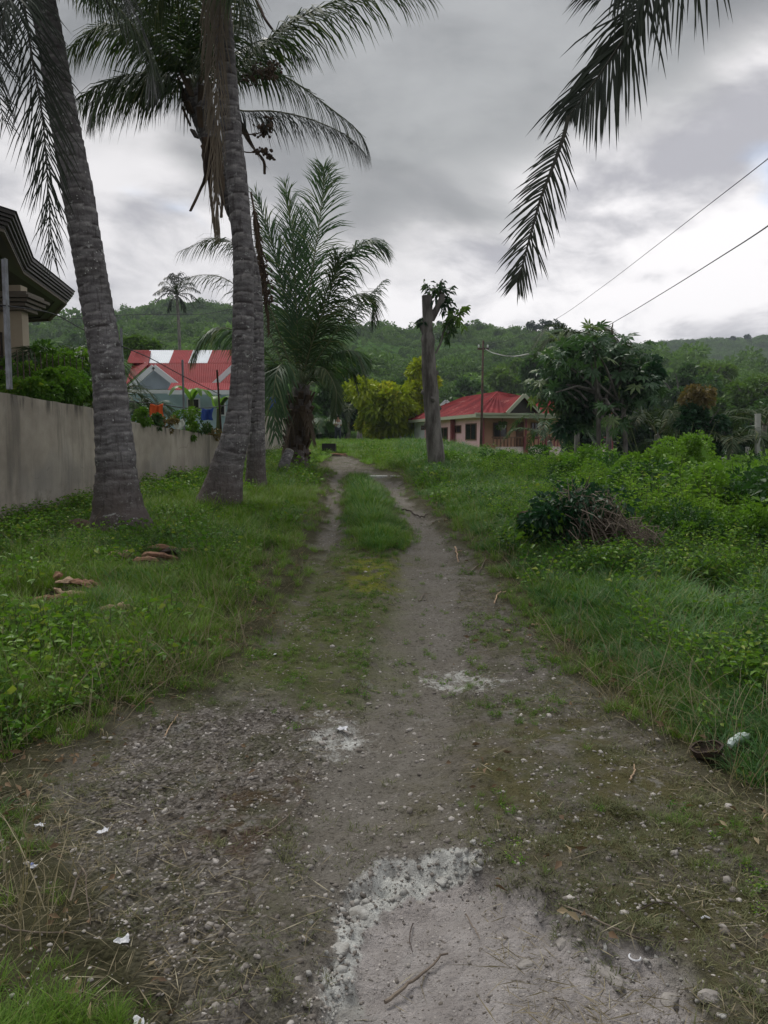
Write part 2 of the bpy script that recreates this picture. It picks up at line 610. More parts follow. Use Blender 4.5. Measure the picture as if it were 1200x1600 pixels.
M['bark'] = mat_plain('grey_bark', (0.20, 0.188, 0.175), (0.060, 0.052, 0.048), 6, 0.9, bump=1.0, bdist=0.03, stretch=(1, 1, 0.25))
M['bark_pale'] = mat_plain('pale_bark', (0.30, 0.29, 0.26), (0.16, 0.15, 0.13), 5, 0.9, bump=0.5, bdist=0.02)
M['twig'] = mat_plain('twig', (0.20, 0.165, 0.13), (0.09, 0.07, 0.055), 9, 0.8)
M['twig_dark'] = mat_plain('dark_twig', (0.075, 0.055, 0.045), (0.03, 0.022, 0.018), 9, 0.8)
M['stem'] = mat_plain('green_stem', (0.06, 0.10, 0.03), (0.09, 0.10, 0.04), 9, 0.6)


def mat_palm_bark():
    m, n, b, out = new_mat('palm_bark')
    v = n.n('ShaderNodeTexCoord').outputs['Object']
    vs = n.vmath('MULTIPLY', v, (1, 1, 3.0))
    f = n.noise(vs, 5, 6, 0.65)
    c = n.mix(n.step(f, 0.3, 0.7), (0.070, 0.064, 0.068), (0.190, 0.182, 0.188))
    c = n.mix(n.math('MULTIPLY', n.attr('lip'), 0.45), c, (0.40, 0.385, 0.37))
    c = n.mix(n.math('MULTIPLY', n.attr('scar'), 1.0), c, (0.024, 0.019, 0.018))
    # roots end: browner and darker bark at the foot
    c = n.mix(n.math('MULTIPLY', n.attr('foot'), 0.75), c, (0.085, 0.066, 0.058))
    # vertical cracks
    vc = n.vmath('MULTIPLY', v, (26, 26, 3.5))
    cr = n.step(n.noise(vc, 1.0, 3, 0.6), 0.56, 0.66)
    c = n.mix(n.math('MULTIPLY', cr, 0.5), c, (0.035, 0.028, 0.026))
    # pale lichen
    c = n.mix(n.step(n.noise(v, 1.1, 4, 0.6), 0.52, 0.66, 0, 0.5), c, (0.050, 0.044, 0.042))
    li = n.step(n.noise(n.vmath('MULTIPLY', v, (1, 1, 1.6)), 9.0, 5, 0.7), 0.57, 0.66)
    li = n.math('MULTIPLY', li, n.step(n.noise(v, 0.9, 2, 0.5), 0.38, 0.6))
    c = n.mix(n.math('MULTIPLY', li, 0.75), c, (0.42, 0.43, 0.42))
    sp = n.step(n.voro(v, 17.0), 0.16, 0.10)
    sp = n.math('MULTIPLY', sp, n.step(n.noise(v, 2.2, 2, 0.5), 0.52, 0.62))
    c = n.mix(sp, c, (0.5, 0.5, 0.48))
    n.put(b.inputs['Base Color'], c)
    b.inputs['Roughness'].default_value = 0.9
    b.inputs['Specular IOR Level'].default_value = 0.2
    h = n.math('ADD', n.noise(vc, 1.0, 4, 0.6), n.noise(v, 30, 4, 0.6))
    n.put(b.inputs['Normal'], n.bump(h, 0.9, 0.02))
    return m


M['palm_bark'] = mat_palm_bark()


def mat_ground():
    m, n, b, out = new_mat('earth')
    v = n.n('ShaderNodeNewGeometry').outputs['Position']
    A = n.attr('m1', 'Color'); B_ = n.attr('m2', 'Color')
    s1 = n.n('ShaderNodeSeparateColor'); n.put(s1.inputs[0], A)
    s2 = n.n('ShaderNodeSeparateColor'); n.put(s2.inputs[0], B_)
    path, moss, lime = s1.outputs[0], s1.outputs[1], s1.outputs[2]
    gravel, pit, olive = s2.outputs[0], s2.outputs[1], s2.outputs[2]
    track = n.attr('track'); ymoss = n.attr('ymoss'); red = n.attr('red')
    n_f = n.noise(v, 42, 6, 0.7)
    n_m = n.noise(v, 7, 6, 0.65)
    n_l = n.noise(v, 1.6, 4, 0.6)
    n_g = n.noise(v, 160, 3, 0.7)
    # trodden dirt
    c = n.mix(n.step(n_m, 0.32, 0.68), (0.104, 0.094, 0.078), (0.190, 0.177, 0.155))
    c = n.mix(n.math('MULTIPLY', n.step(n_l, 0.4, 0.65), 0.6), c, (0.125, 0.108, 0.078))
    c = n.mix(n.math('MULTIPLY', track, 0.5), c, (0.205, 0.190, 0.166))
    c = n.mix(n.step(n_f, 0.56, 0.70, 0, 0.6), c, (0.31, 0.29, 0.26))
    c = n.mix(n.step(n_f, 0.47, 0.34, 0, 0.75), c, (0.045, 0.038, 0.030))
    # gravelly patch: pale and dark chips, purple grey
    vo = n.voro(v, 55, 'Color')
    vs = n.n('ShaderNodeSeparateColor'); n.put(vs.inputs[0], vo)
    gc = n.mix(n.step(vs.outputs[0], 0.25, 0.95), (0.085, 0.072, 0.062), (0.29, 0.265, 0.245))
    c = n.mix(n.math('MULTIPLY', gravel, 0.6), c, gc)
    # moss and algae film
    mo = n.math('MULTIPLY', moss, n.step(n_m, 0.30, 0.52))
    c = n.mix(n.math('MULTIPLY', mo, 0.92), c, n.mix(n_f, (0.048, 0.066, 0.014), (0.125, 0.150, 0.030)))
    ol = n.math('MULTIPLY', olive, n.step(n.noise(v, 4.5, 6, 0.7), 0.36, 0.60))
    c = n.mix(n.math('MULTIPLY', ol, 0.90), c, n.mix(n_f, (0.058, 0.054, 0.020), (0.125, 0.112, 0.045)))
    c = n.mix(n.math('MULTIPLY', n.math('MULTIPLY', ymoss, n.step(n_m, 0.35, 0.58)), 0.8), c, (0.20, 0.21, 0.018))
    gm = n.math('MULTIPLY', n.step(n.noise(v, 2.6, 5, 0.7), 0.46, 0.60), n.math('SUBTRACT', 1.0, track))
    c = n.mix(n.math('MULTIPLY', gm, 0.5), c, (0.062, 0.070, 0.024))
    c = n.mix(n.math('MULTIPLY', n.math('MULTIPLY', red, n.step(n_m, 0.4, 0.6)), 0.7), c, (0.075, 0.042, 0.022))
    # pit floor and limestone
    pc = n.mix(n.step(n_m, 0.3, 0.7), (0.30, 0.275, 0.265), (0.45, 0.42, 0.41))
    pc = n.mix(n.step(n_f, 0.60, 0.72, 0, 0.7), pc, (0.56, 0.55, 0.53))
    pc = n.mix(n.step(n_g, 0.42, 0.30, 0, 0.7), pc, (0.15, 0.13, 0.12))
    c = n.mix(n.math('MULTIPLY', pit, 0.9), c, pc)
    lm = n.step(n.math('ADD', n.math('MULTIPLY', lime, 0.60), n.math('MULTIPLY', n.noise(v, 11, 10, 0.82), 1.5)), 1.02, 1.28)
    lm = n.math('MULTIPLY', lm, n.step(lime, 0.02, 0.3))
    c = n.mix(lm, c, n.mix(n.step(n_m, 0.35, 0.65), (0.32, 0.31, 0.29), (0.60, 0.61, 0.58)))
    c = n.mix(n.math('MULTIPLY', n.step(n.noise(v, 3.3, 5, 0.7), 0.60, 0.68), n.math('MULTIPLY', path, 0.55)), c, (0.30, 0.29, 0.28))
    # grit everywhere
    c = n.mix(n.step(n_g, 0.64, 0.74, 0, 0.5), c, (0.36, 0.34, 0.31))
    # soil under the plants
    soil = n.mix(n_m, (0.040, 0.036, 0.022), (0.075, 0.075, 0.034))
    far = n.step(n.sep(v)[1], 22, 40)
    soil = n.mix(far, soil, n.mix(n_l, (0.050, 0.115, 0.024), (0.085, 0.165, 0.030)))
    c = n.mix(path, soil, c)
    n.put(b.inputs['Base Color'], c)
    b.inputs['Roughness'].default_value = 0.95
    b.inputs['Specular IOR Level'].default_value = 0.15
    vd = n.voro(v, 60)
    h = n.math('ADD', n.math('MULTIPLY', n_f, 0.8), n.math('MULTIPLY', n_g, 0.35))
    h = n.math('ADD', h, n.math('MULTIPLY', n.math('SUBTRACT', 1.0, vd), n.math('MULTIPLY_ADD', gravel, 0.6, 0.25)))
    n.put(b.inputs['Normal'], n.bump(h, 1.0, 0.032))
    return m


M['ground'] = mat_ground()


def mat_concrete():
    m, n, b, out = new_mat('stained_concrete')
    v = n.n('ShaderNodeTexCoord').outputs['Object']
    geo = n.n('ShaderNodeNewGeometry').outputs['Position']
    vs = n.vmath('MULTIPLY', v, (1, 1, 0.12))
    c = n.mix(n.step(n.noise(v, 1.4, 5, 0.6), 0.3, 0.7), (0.27, 0.24, 0.20), (0.42, 0.38, 0.32))
    st = n.step(n.noise(vs, 3.2, 5, 0.65), 0.48, 0.66)
    c = n.mix(n.math('MULTIPLY', st, 0.65), c, (0.135, 0.122, 0.105))
    c = n.mix(n.step(n.noise(v, 0.9, 3, 0.5), 0.55, 0.60, 0, 0.35), c, (0.30, 0.285, 0.26))
    cx_ = n.voro(n.vmath('ADD', v, n.vmath('SCALE', n.noise(v, 3, 3, .5, col=True), .35)), 0.9, feature='DISTANCE_TO_EDGE')
    c = n.mix(n.math('MULTIPLY', n.step(cx_, 0.006, 0.001), n.step(n.noise(v, 1.3, 3, 0.5), 0.55, 0.62, 0, 0.45)), c, (0.06, 0.055, 0.05))
    hh = n.attr('hh')           # 0 at the foot, 1 at the coping
    damp = n.step(n.math('ADD', hh, n.math('MULTIPLY', n.noise(v, 2.2, 4, 0.6), 0.35)), 0.45, 0.25)
    c = n.mix(n.math('MULTIPLY', damp, 0.75), c, (0.15, 0.118, 0.066))
    mid = n.math('MULTIPLY', n.step(hh, 0.25, 0.42), n.step(hh, 0.62, 0.45))
    c = n.mix(n.math('MULTIPLY', mid, n.step(n.noise(vs, 1.4, 4, 0.6), 0.4, 0.6, 0, 0.45)), c, (0.15, 0.148, 0.145))
    ms = n.math('MULTIPLY', n.step(n.noise(v, 5, 5, 0.7), 0.50, 0.60), n.step(hh, 0.45, 0.12))
    c = n.mix(n.math('MULTIPLY', ms, 0.8), c, (0.055, 0.055, 0.025))
    top = n.math('MULTIPLY', n.step(n.noise(vs, 7, 4, 0.6), 0.5, 0.66), n.step(hh, 0.86, 0.985))
    c = n.mix(n.math('MULTIPLY', top, 0.8), c, (0.045, 0.042, 0.035))
    n.put(b.inputs['Base Color'], c)
    b.inputs['Roughness'].default_value = 0.92
    n.put(b.inputs['Normal'], n.bump(n.noise(v, 22, 5, 0.65), 0.5, 0.012))
    return m


M['concrete'] = mat_concrete()

# ------------------------------------------------------------------ the ground
def axis(segs):
    out = [segs[0][0]]
    for a, b, h0, h1 in segs:
        x = a; L = b - a
        while x < b - 1e-6:
            t = (x - a) / L
            x = min(b, x + h0 + (h1 - h0) * t)
            out.append(x)
    return np.array(out)


ys = axis([(-40, -2, 8, 1), (-2, 1.6, 0.5, 0.1), (1.6, 4.2, 0.016, 0.02), (4.2, 9, 0.022, 0.06), (9, 30, 0.08, 0.35), (30, 120, 0.5, 6), (120, 2600, 8, 260)])
xr = axis([(0, 1.9, 0.016, 0.018), (1.9, 5, 0.02, 0.07), (5, 16, 0.08, 0.5), (16, 80, 0.7, 8), (80, 2000, 10, 260)])
xs = np.concatenate([-xr[::-1][:-1], xr])
gx, gy = np.meshgrid(xs, ys)
gm = masks(gx, gy)
gh = macro_h(gx, gy) + fine_h(gx, gy, gm)
ny, nx = gx.shape
V = np.stack([gx, gy, gh], -1).reshape(-1, 3)
ii = (np.arange(ny - 1)[:, None] * nx + np.arange(nx - 1)[None, :]).ravel()
F = np.stack([ii, ii + 1, ii + nx + 1, ii + nx], 1)
one = np.ones(V.shape[0])
attrs = {
    'm1': np.stack([gm['path'].ravel(), gm['moss'].ravel(), gm['lime'].ravel(), one], 1),
    'm2': np.stack([gm['gravel'].ravel(), gm['pit'].ravel(), gm['olive'].ravel(), one], 1),
    'track': gm['track'].ravel(), 'ymoss': gm['ymoss'].ravel(), 'red': gm['red'].ravel()}
pf = (gm['path'] > 0.5)[:-1, :-1].ravel() & (V[F[:, 0], 1] < 26)


def sub_ground(name, sel):
    used = np.unique(F[sel]); remap = -np.ones(len(V), int); remap[used] = np.arange(len(used))
    me = mk_mesh(name, V[used], remap[F[sel]], [M['ground']], True, {k: a[used] for k, a in attrs.items()})
    return tag(link(name, me), kind='structure')


sub_ground('ground', ~pf)
sub_ground('dirt_path', pf)

# ------------------------------------------------------------------ hills
RIDGE = [(-900, 500), (-300, 500), (0, 505), (150, 508), (250, 498), (330, 488), (380, 492), (450, 505), (530, 516), (600, 520), (660, 524), (705, 518), (760, 530),
         (830, 532), (880, 532), (930, 545), (1000, 566), (1080, 588), (1200, 612), (1500, 635), (2200, 650)]
RIDGE2 = [(-900, 560), (300, 560), (700, 560), (900, 555), (980, 548), (1040, 541), (1100, 538), (1160, 536), (1220, 530), (1500, 524), (2200, 540)]


def ridge_h(x, D, table):
    px = 600 + 1200 * x / D
    py = np.interp(px, [t[0] for t in table], [t[1] for t in table])
    return EYE + (690 - py) / 1200 * D


def hill_z(x, y):
    H = ridge_h(x, 300.0, RIDGE) - 1.3
    t = np.clip((y - 95) / 205, 0, 1)
    prof = np.where(y < 300, t ** 1.25, 1 - ss(y, 300, 560) * 0.7)
    n = (fbm(x, y, 0.02, 4, 61) - 0.5) * 16 * t
    n = n * (1 - 0.7 * np.exp(-((y - 300) / 40) ** 2))
    return 1.28 + H * prof + n - 0.9 * (t <= 0)


def hill2_z(x, y):
    H = ridge_h(x, 620.0, RIDGE2) - 1.3
    t = np.clip((y - 380) / 240, 0, 1)
    prof = np.where(y < 620, t ** 1.1, 1 - ss(y, 620, 1000) * 0.7)
    return 1.2 + H * prof + (fbm(x, y, 0.01, 3, 71) - 0.5) * 10 * t * (y < 600) - 1.2 * (t <= 0)


def mat_hill(name, k=1.0):
    m, n, b, out = new_mat(name)
    v = n.n('ShaderNodeNewGeometry').outputs['Position']
    f = n.noise(v, 0.35, 6, 0.7); f2 = n.noise(v, 0.03, 4, 0.6)
    c = n.mix(n.step(f, 0.35, 0.65), (0.020 * k, 0.048 * k, 0.014 * k), (0.055 * k, 0.110 * k, 0.024 * k))
    c = n.mix(n.step(f2, 0.4, 0.65, 0, 0.5), c, (0.075 * k, 0.140 * k, 0.028 * k))
    n.put(b.inputs['Base Color'], c)
    b.inputs['Roughness'].default_value = 1.0
    b.inputs['Specular IOR Level'].default_value = 0.0
    return m


def hill(name, fz, y0, y1, x0, x1, sx, sy, mat):
    hx = np.arange(x0, x1 + 1, sx); hy = np.arange(y0, y1 + 1, sy)
    X, Y = np.meshgrid(hx, hy)
    Z = fz(X, Y)
    Z[-1, :] = -3; Z[:, 0] = np.minimum(Z[:, 0], 0); Z[:, -1] = np.minimum(Z[:, -1], 0)
    n_, m_ = X.shape
    i = (np.arange(n_ - 1)[:, None] * m_ + np.arange(m_ - 1)[None, :]).ravel()
    me = mk_mesh(name, np.stack([X, Y, Z], -1).reshape(-1, 3), np.stack([i, i + 1, i + m_ + 1, i + m_], 1), [mat], True)
    return tag(link(name, me), kind='structure')


hill('hill', hill_z, 90, 560, -420, 420, 5, 5, mat_hill('hill_undergrowth'))
hill('far_hill', hill2_z, 370, 1000, -900, 1000, 14, 14, mat_hill('far_hill_undergrowth', 0.9))


# ------------------------------------------------------------------ plant prototypes
def leaf_quads(P, Dn, L, Wd, fold=0.25, rg=rng, droop=0.3):
    """each leaf: two triangles folded along the midrib. P base points, Dn directions, L lengths"""
    n = len(P)
    Dn = nrm(Dn)
    rnd = rg.normal(size=(n, 3))
    side = nrm(np.cross(Dn, rnd))
    up = np.cross(side, Dn)
    up = np.where(up[:, 2:3] < 0, -up, up)
    L = np.broadcast_to(L, (n,))[:, None]; Wd = np.broadcast_to(Wd, (n,))[:, None]
    mid = P + Dn * L * 0.45
    tip = P + Dn * L + np.array([0, 0, -1.0]) * L * droop
    a = mid + side * Wd * 0.5 + up * Wd * fold
    b = mid - side * Wd * 0.5 + up * Wd * fold
    V = np.stack([P, a, tip, b], 1).reshape(-1, 3)
    i = np.arange(n)[:, None] * 4
    F = np.concatenate([i + np.array([0, 1, 2]), i + np.array([0, 2, 3])], 0)
    return V, F


def blades(n, h, spread, width, lean, rg, seg=3, curl=0.5):
    """a tuft of grass blades"""
    a = rg.uniform(0, 2 * np.pi, n); r = spread * np.sqrt(rg.uniform(0, 1, n))
    base = np.stack([r * np.cos(a), r * np.sin(a), np.full(n, -0.01)], 1)
    az = a + rg.normal(0, 0.9, n); ln = rg.uniform(0.15, 1.0, n) * lean
    H = h * rg.uniform(0.45, 1.1, n)
    d0 = np.stack([np.cos(az) * ln, np.sin(az) * ln, np.ones(n)], 1); d0 = nrm(d0)
    out = np.stack([np.cos(az), np.sin(az), -0.5 * np.ones(n)], 1)
    sidev = np.stack([-np.sin(az), np.cos(az), np.zeros(n)], 1)
    pts = [base]; p = base
    for k in range(seg):
        dd = nrm(d0 + out * curl * ((k + 0.5) / seg) ** 1.5 * 1.6)
        p = p + dd * (H / seg)[:, None]
        pts.append(p)
    rows = []
    for k in range(seg):
        ww = width * (1 - 0.75 * (k / seg) ** 1.5) * rg.uniform(0.7, 1.2, n)[:, None]
        rows += [pts[k] - sidev * ww / 2, pts[k] + sidev * ww / 2]
    rows.append(pts[seg])
    m = len(rows)
    V = np.stack(rows, 1).reshape(-1, 3)
    i = np.arange(n)[:, None] * m
    F = []
    for k in range(seg - 1):
        F += [i + np.array([2 * k, 2 * k + 1, 2 * k + 3]), i + np.array([2 * k, 2 * k + 3, 2 * k + 2])]
    F.append(i + np.array([m - 3, m - 2, m - 1]))
    tint = np.repeat(rg.uniform(0, 1, n), m)
    return V, np.concatenate(F, 0), tint


def merge(parts):
    """parts: list of (V, F, tint, matidx)"""
    Vs, Fs, Ts, Ms = [], [], [], []
    o = 0
    for V_, F_, T_, m_ in parts:
        Vs.append(V_); Fs.append(F_ + o); Ts.append(T_); Ms.append(np.full(len(F_), m_)); o += len(V_)
    return np.concatenate(Vs), np.concatenate(Fs), np.concatenate(Ts), np.concatenate(Ms)


M['dead_leaf'] = mat_leaf('dead_leaves', (0.06, 0.038, 0.024), (0.20, 0.135, 0.08), (0.30, 0.24, 0.15), 0.1, 0.8, 1.0)
protos = {}


def proto(key, parts, mats):
    V_, F_, T_, M_ = merge(parts)
    me = mk_mesh(key, V_, F_, mats, False, {'tint': T_}, M_)
    protos.setdefault(key, [])
    o = bpy.data.objects.new(key, me)
    protos[key].append(o)
    return o


def weedstems(n, h, spread, leafL, leafW, per, rg, lean=0.4, up=0.5):
    """upright stems with leaves along them"""
    Ps, Ds, Ls = [], [], []
    st = []
    for i in range(n):
        a = rg.uniform(0, 2 * np.pi); r = spread * math.sqrt(rg.uniform())
        b = np.array([r * math.cos(a), r * math.sin(a), 0.0])
        az = rg.uniform(0, 2 * np.pi); ln = rg.uniform(0, lean)
        H = h * rg.uniform(0.55, 1.1)
        top = b + np.array([math.cos(az) * ln, math.sin(az) * ln, 1]) * H
        k = max(2, int(per * H / h))
        t = np.linspace(0.2, 1.0, k)
        pts = b + (top - b) * t[:, None]
        aa = rg.uniform(0, 6.28) + np.arange(k) * 2.4
        dd = np.stack([np.cos(aa), np.sin(aa), np.full(k, up) + rg.normal(0, .15, k)], 1)
        Ps.append(pts); Ds.append(dd); Ls.append(leafL * (1.15 - 0.5 * t) * rg.uniform(0.7, 1.2, k))
        st.append((b, top))
    P = np.concatenate(Ps); Dn = np.concatenate(Ds); L = np.concatenate(Ls)
    V_, F_ = leaf_quads(P, Dn, L, L * leafW / leafL, 0.18, rg, 0.25)
    parts = [(V_, F_, np.repeat(rg.uniform(0, 1, len(P)), 4), 0)]
    # stems: thin three sided
    sv, sf = [], []
    for j, (b, t) in enumerate(st):
        w_ = 0.003 + 0.004 * h
        for q in range(3):
            o_ = np.array([math.cos(q * 2.09), math.sin(q * 2.09), 0]) * w_
            sv += [b + o_ - [0, 0, .02], t + o_ * 0.3]
        for q in range(3):
            a_, b_ = 6 * j + 2 * q, 6 * j + 2 * ((q + 1) % 3)
            sf += [[a_, b_, b_ + 1], [a_, b_ + 1, a_ + 1]]
    parts.append((np.array(sv), np.array(sf), np.full(len(sv), 0.3), 1))
    return parts


r2 = np.random.default_rng(5)
for k in range(4):
    V_, F_, T_ = blades(46, 0.16 + 0.03 * k, 0.07, 0.0048, 0.7, r2, 3, 0.7)
    proto('grass_fine', [(V_, F_, T_, 0)], [M['grass']])
for k in range(4):
    V_, F_, T_ = blades(60, 0.34, 0.13, 0.008, 0.6, r2, 3, 0.9)
    proto('grass_tall', [(V_, F_, T_, 0)], [M['grass_cool']])
for k in range(3):
    V_, F_, T_ = blades(14, 0.30, 0.10, 0.006, 0.5, r2, 3, 0.6)
    proto('grass_spiky', [(V_, F_, T_, 0)], [M['grass_cool']])
for k in range(3):
    V_, F_, T_ = blades(7, 0.42, 0.08, 0.0035, 0.7, r2, 4, 0.7)
    proto('dry_stalk', [(V_, F_, T_, 0)], [M['straw']])
for k in range(3):
    V_, F_, T_ = blades(60, 0.36, 0.20, 0.014, 0.6, r2, 2, 0.8)
    proto('grass_far', [(V_, F_, T_, 0)], [M['grass_bright']])
for k in range(3):
    V_, F_, T_ = blades(26, 0.055, 0.05, 0.004, 1.5, r2, 2, 0.9)
    proto('grass_stub', [(V_, F_, T_, 0)], [M['clip']])
for k in range(3):      # creeping broad leaved weeds
    proto('weed_low', weedstems(9, 0.14, 0.10, 0.055, 0.032, 5, r2, 0.9, 0.35), [M['weed'], M['stem']])
for k in range(3):
    proto('weed_mid', weedstems(14, 0.42, 0.20, 0.10, 0.045, 9, r2, 0.5, 0.4), [M['weed'], M['stem']])
for k in range(3):
    proto('weed_feather', weedstems(16, 0.55, 0.28, 0.085, 0.020, 20, r2, 0.5, 0.5), [M['shrub_leaf'], M['stem']])
for k in range(2):
    proto('weed_cool', weedstems(14, 0.40, 0.22, 0.09, 0.040, 9, r2, 0.5, 0.4), [M['weed_dark'], M['stem']])
for k in range(4):      # loose dry blades lying on the ground
    n_ = 9
    a = r2.uniform(0, 6.28, n_); P = np.stack([r2.normal(0, .07, n_), r2.normal(0, .07, n_), r2.uniform(0.004, 0.018, n_)], 1)
    Dn = np.stack([np.cos(a), np.sin(a), r2.normal(0, .07, n_)], 1)
    V_, F_ = leaf_quads(P, Dn, r2.uniform(.05, .16, n_), 0.0035, 0.1, r2, 0.0)
    proto('straw', [(V_, F_, np.repeat(r2.uniform(0, 1, n_), 4), 0)], [M['straw']])


def stone_mesh(rg, flat=0.55, n=1):
    """a small broken stone: distorted icosahedron"""
    t = (1 + 5 ** .5) / 2
    v = np.array([(-1, t, 0), (1, t, 0), (-1, -t, 0), (1, -t, 0), (0, -1, t), (0, 1, t), (0, -1, -t), (0, 1, -t), (t, 0, -1), (t, 0, 1), (-t, 0, -1), (-t, 0, 1)], float)
    f = np.array([(0, 11, 5), (0, 5, 1), (0, 1, 7), (0, 7, 10), (0, 10, 11), (1, 5, 9), (5, 11, 4), (11, 10, 2), (10, 7, 6), (7, 1, 8), (3, 9, 4), (3, 4, 2), (3, 2, 6), (3, 6, 8), (3, 8, 9),
                  (4, 9, 5), (2, 4, 11), (6, 2, 10), (8, 6, 7), (9, 8, 1)])
    v = nrm(v) * rg.uniform(0.7, 1.25, (12, 1)) * np.array([1, rg.uniform(.6, 1), flat * rg.uniform(.7, 1.2)])
    return v, f


def mat_stone():
    m, n, b, out = new_mat('limestone_chips')
    t = n.attr('tint'); r_ = n.n('ShaderNodeObjectInfo').outputs['Random']
    c = n.mix(n.step(r_, 0.35, 1.0), (0.13, 0.115, 0.10), (0.40, 0.375, 0.35))
    c = n.mix(n.step(n.noise(n.n('ShaderNodeNewGeometry').outputs['Position'], 60, 4, 0.7), 0.45, 0.65, 0, 0.6), c, (0.10, 0.088, 0.075))
    n.put(b.inputs['Base Color'], c); b.inputs['Roughness'].default_value = 0.95
    return m


M['stone'] = mat_stone()
M['lime_rock'] = mat_plain('limestone', (0.40, 0.40, 0.38), (0.15, 0.14, 0.125), 14, 0.95, bump=0.8, bdist=0.01)
for k in range(6):
    v_, f_ = stone_mesh(r2)
    proto('pebble', [(v_ * 0.01, f_, np.zeros(12), 0)], [M['stone']])


for k in range(5):
    v_, f_ = stone_mesh(r2, 0.7)
    proto('rubble', [(v_ * 0.011, f_, np.zeros(12), 0)], [M['lime_rock']])


def crown_cloud(rg, n, rx, rz, leaf, clumps=14, core=0.45):
    """leaf faces grouped in clumps that fill an uneven crown"""
    c = rg.normal(size=(clumps, 3)); c = nrm(c) * rg.uniform(core, 1.1, (clumps, 1)) * np.array([rx, rx, rz]) * 0.75
    cr = rg.uniform(0.14, 0.42, clumps) * rx
    k = rg.integers(0, clumps, n)
    d_ = nrm(rg.normal(size=(n, 3)))
    rr = rg.uniform(0.45, 1.0, n) ** 0.5
    P = c[k] + d_ * (cr[k] * rr)[:, None] * np.array([1, 1, 0.8])
    Dn = d_ + rg.normal(0, 0.5, (n, 3)) + nrm(c[k]) * 0.5 + np.array([0, 0, -0.15])
    L = leaf * rg.uniform(0.6, 1.3, n)
    V_, F_ = leaf_quads(P, Dn, L, L * 0.55, 0.2, rg, 0.2)
    tint = np.clip(np.repeat(rg.uniform(0, 1, clumps)[k] * 0.5 + rg.uniform(0, 0.5, n), 4), 0, 1)
    return V_, F_, tint


for k in range(6):
    V_, F_, T_ = crown_cloud(r2, 620, 1.5, 1.3, 0.30, 12)
    proto('forest_crown', [(V_, F_, T_, 0)], [M['forest_leaf']])


def scatter(name, P, scale, keys, rz=None, tilt=0.0, zs=None, seed=1, key_idx=None):
    """one 'stuff' object: instances of the prototypes on given points"""
    n = len(P)
    rg = np.random.default_rng(seed)
    objs = [o for k in keys for o in protos[k]]
    cname = 'prototypes_' + name
    c = bpy.data.collections.new(cname)
    for i, o in enumerate(objs):
        q = o.copy(); q.name = f'{name}_{i:03d}'
        c.objects.link(q)
    idx = rg.integers(0, len(objs), n) if key_idx is None else key_idx
    rot = np.stack([rg.normal(0, tilt, n), rg.normal(0, tilt, n), rg.uniform(0, 6.28, n) if rz is None else rz], 1)
    sc = np.repeat(np.asarray(scale, float)[:, None], 3, 1)
    if zs is not None:
        sc[:, 2] *= zs
    me = bpy.data.meshes.new(name)
    me.vertices.add(n); me.vertices.foreach_set('co', np.asarray(P, np.float32).ravel())
    for an, a, ty in (('rot', rot, 'FLOAT_VECTOR'), ('scl', sc, 'FLOAT_VECTOR')):
        at = me.attributes.new(an, ty, 'POINT'); at.data.foreach_set('vector', a.astype(np.float32).ravel())
    at = me.attributes.new('idx', 'INT', 'POINT'); at.data.foreach_set('value', idx.astype(np.int32))
    o = link(name, me); tag(o, kind='stuff')
    g = bpy.data.node_groups.new('scatter_' + name, 'GeometryNodeTree')
    g.interface.new_socket('Geometry', in_out='INPUT', socket_type='NodeSocketGeometry')
    g.interface.new_socket('Geometry', in_out='OUTPUT', socket_type='NodeSocketGeometry')
    gi = g.nodes.new('NodeGroupInput'); go = g.nodes.new('NodeGroupOutput')
    ip = g.nodes.new('GeometryNodeInstanceOnPoints'); ci = g.nodes.new('GeometryNodeCollectionInfo')
    ci.inputs['Collection'].default_value = c
    ci.inputs['Separate Children'].default_value = True
    ci.inputs['Reset Children'].default_value = True

    def na(nm, ty):
        q = g.nodes.new('GeometryNodeInputNamedAttribute'); q.data_type = ty; q.inputs['Name'].default_value = nm
        return [s for s in q.outputs if s.enabled and s.name == 'Attribute'][0]
    er = g.nodes.new('FunctionNodeEulerToRotation')
    L_ = g.links.new
    L_(gi.outputs[0], ip.inputs['Points']); L_(ci.outputs[0], ip.inputs['Instance'])
    ip.inputs['Pick Instance'].default_value = True
    L_(na('idx', 'INT'), ip.inputs['Instance Index'])
    L_(na('rot', 'FLOAT_VECTOR'), er.inputs[0]); L_(er.outputs[0], ip.inputs['Rotation'])
    L_(na('scl', 'FLOAT_VECTOR'), ip.inputs['Scale'])
    L_(ip.outputs[0], go.inputs[0])
    md = o.modifiers.new('scatter', 'NODES'); md.node_group = g
    return o


def sample_ground(n, D0, D1, seed, margin=1.0, halfw=0.62):
    rg = np.random.default_rng(seed)
    D = D0 * (D1 / D0) ** rg.uniform(0, 1, n)
    x = rg.uniform(-1, 1, n) * (halfw * D + margin)
    return x, D, rg


def place(x, y):
    return np.stack([x, y, gz(x, y)], 1)


# field where things may grow ---------------------------------------------
hpx, hpy = G(905, 872)[:2]


def grow(x, y, rg):
    m = masks(x, y)
    wall = x < WALL_X(y) + 0.02
    return m, wall & (y > 5) & (y < 28)


GC = [(W(*p)[0], W(*p)[1]) for p in ()]
# thin places where litter shows through on the left verge
BARE = [(on(95, 940), 0.40), (on(240, 885), 0.45), (on(1120, 938), 0.42), (on(1195, 915), 0.25)]


def bare_mask(x, y):
    k = np.zeros(len(x), bool)
    for p, r_ in BARE:
        k |= ((x - p.x) ** 2 + ((y - p.y) * 0.7) ** 2) < r_ * r_ * rng.uniform(0.4, 1.1, len(x))
    return k


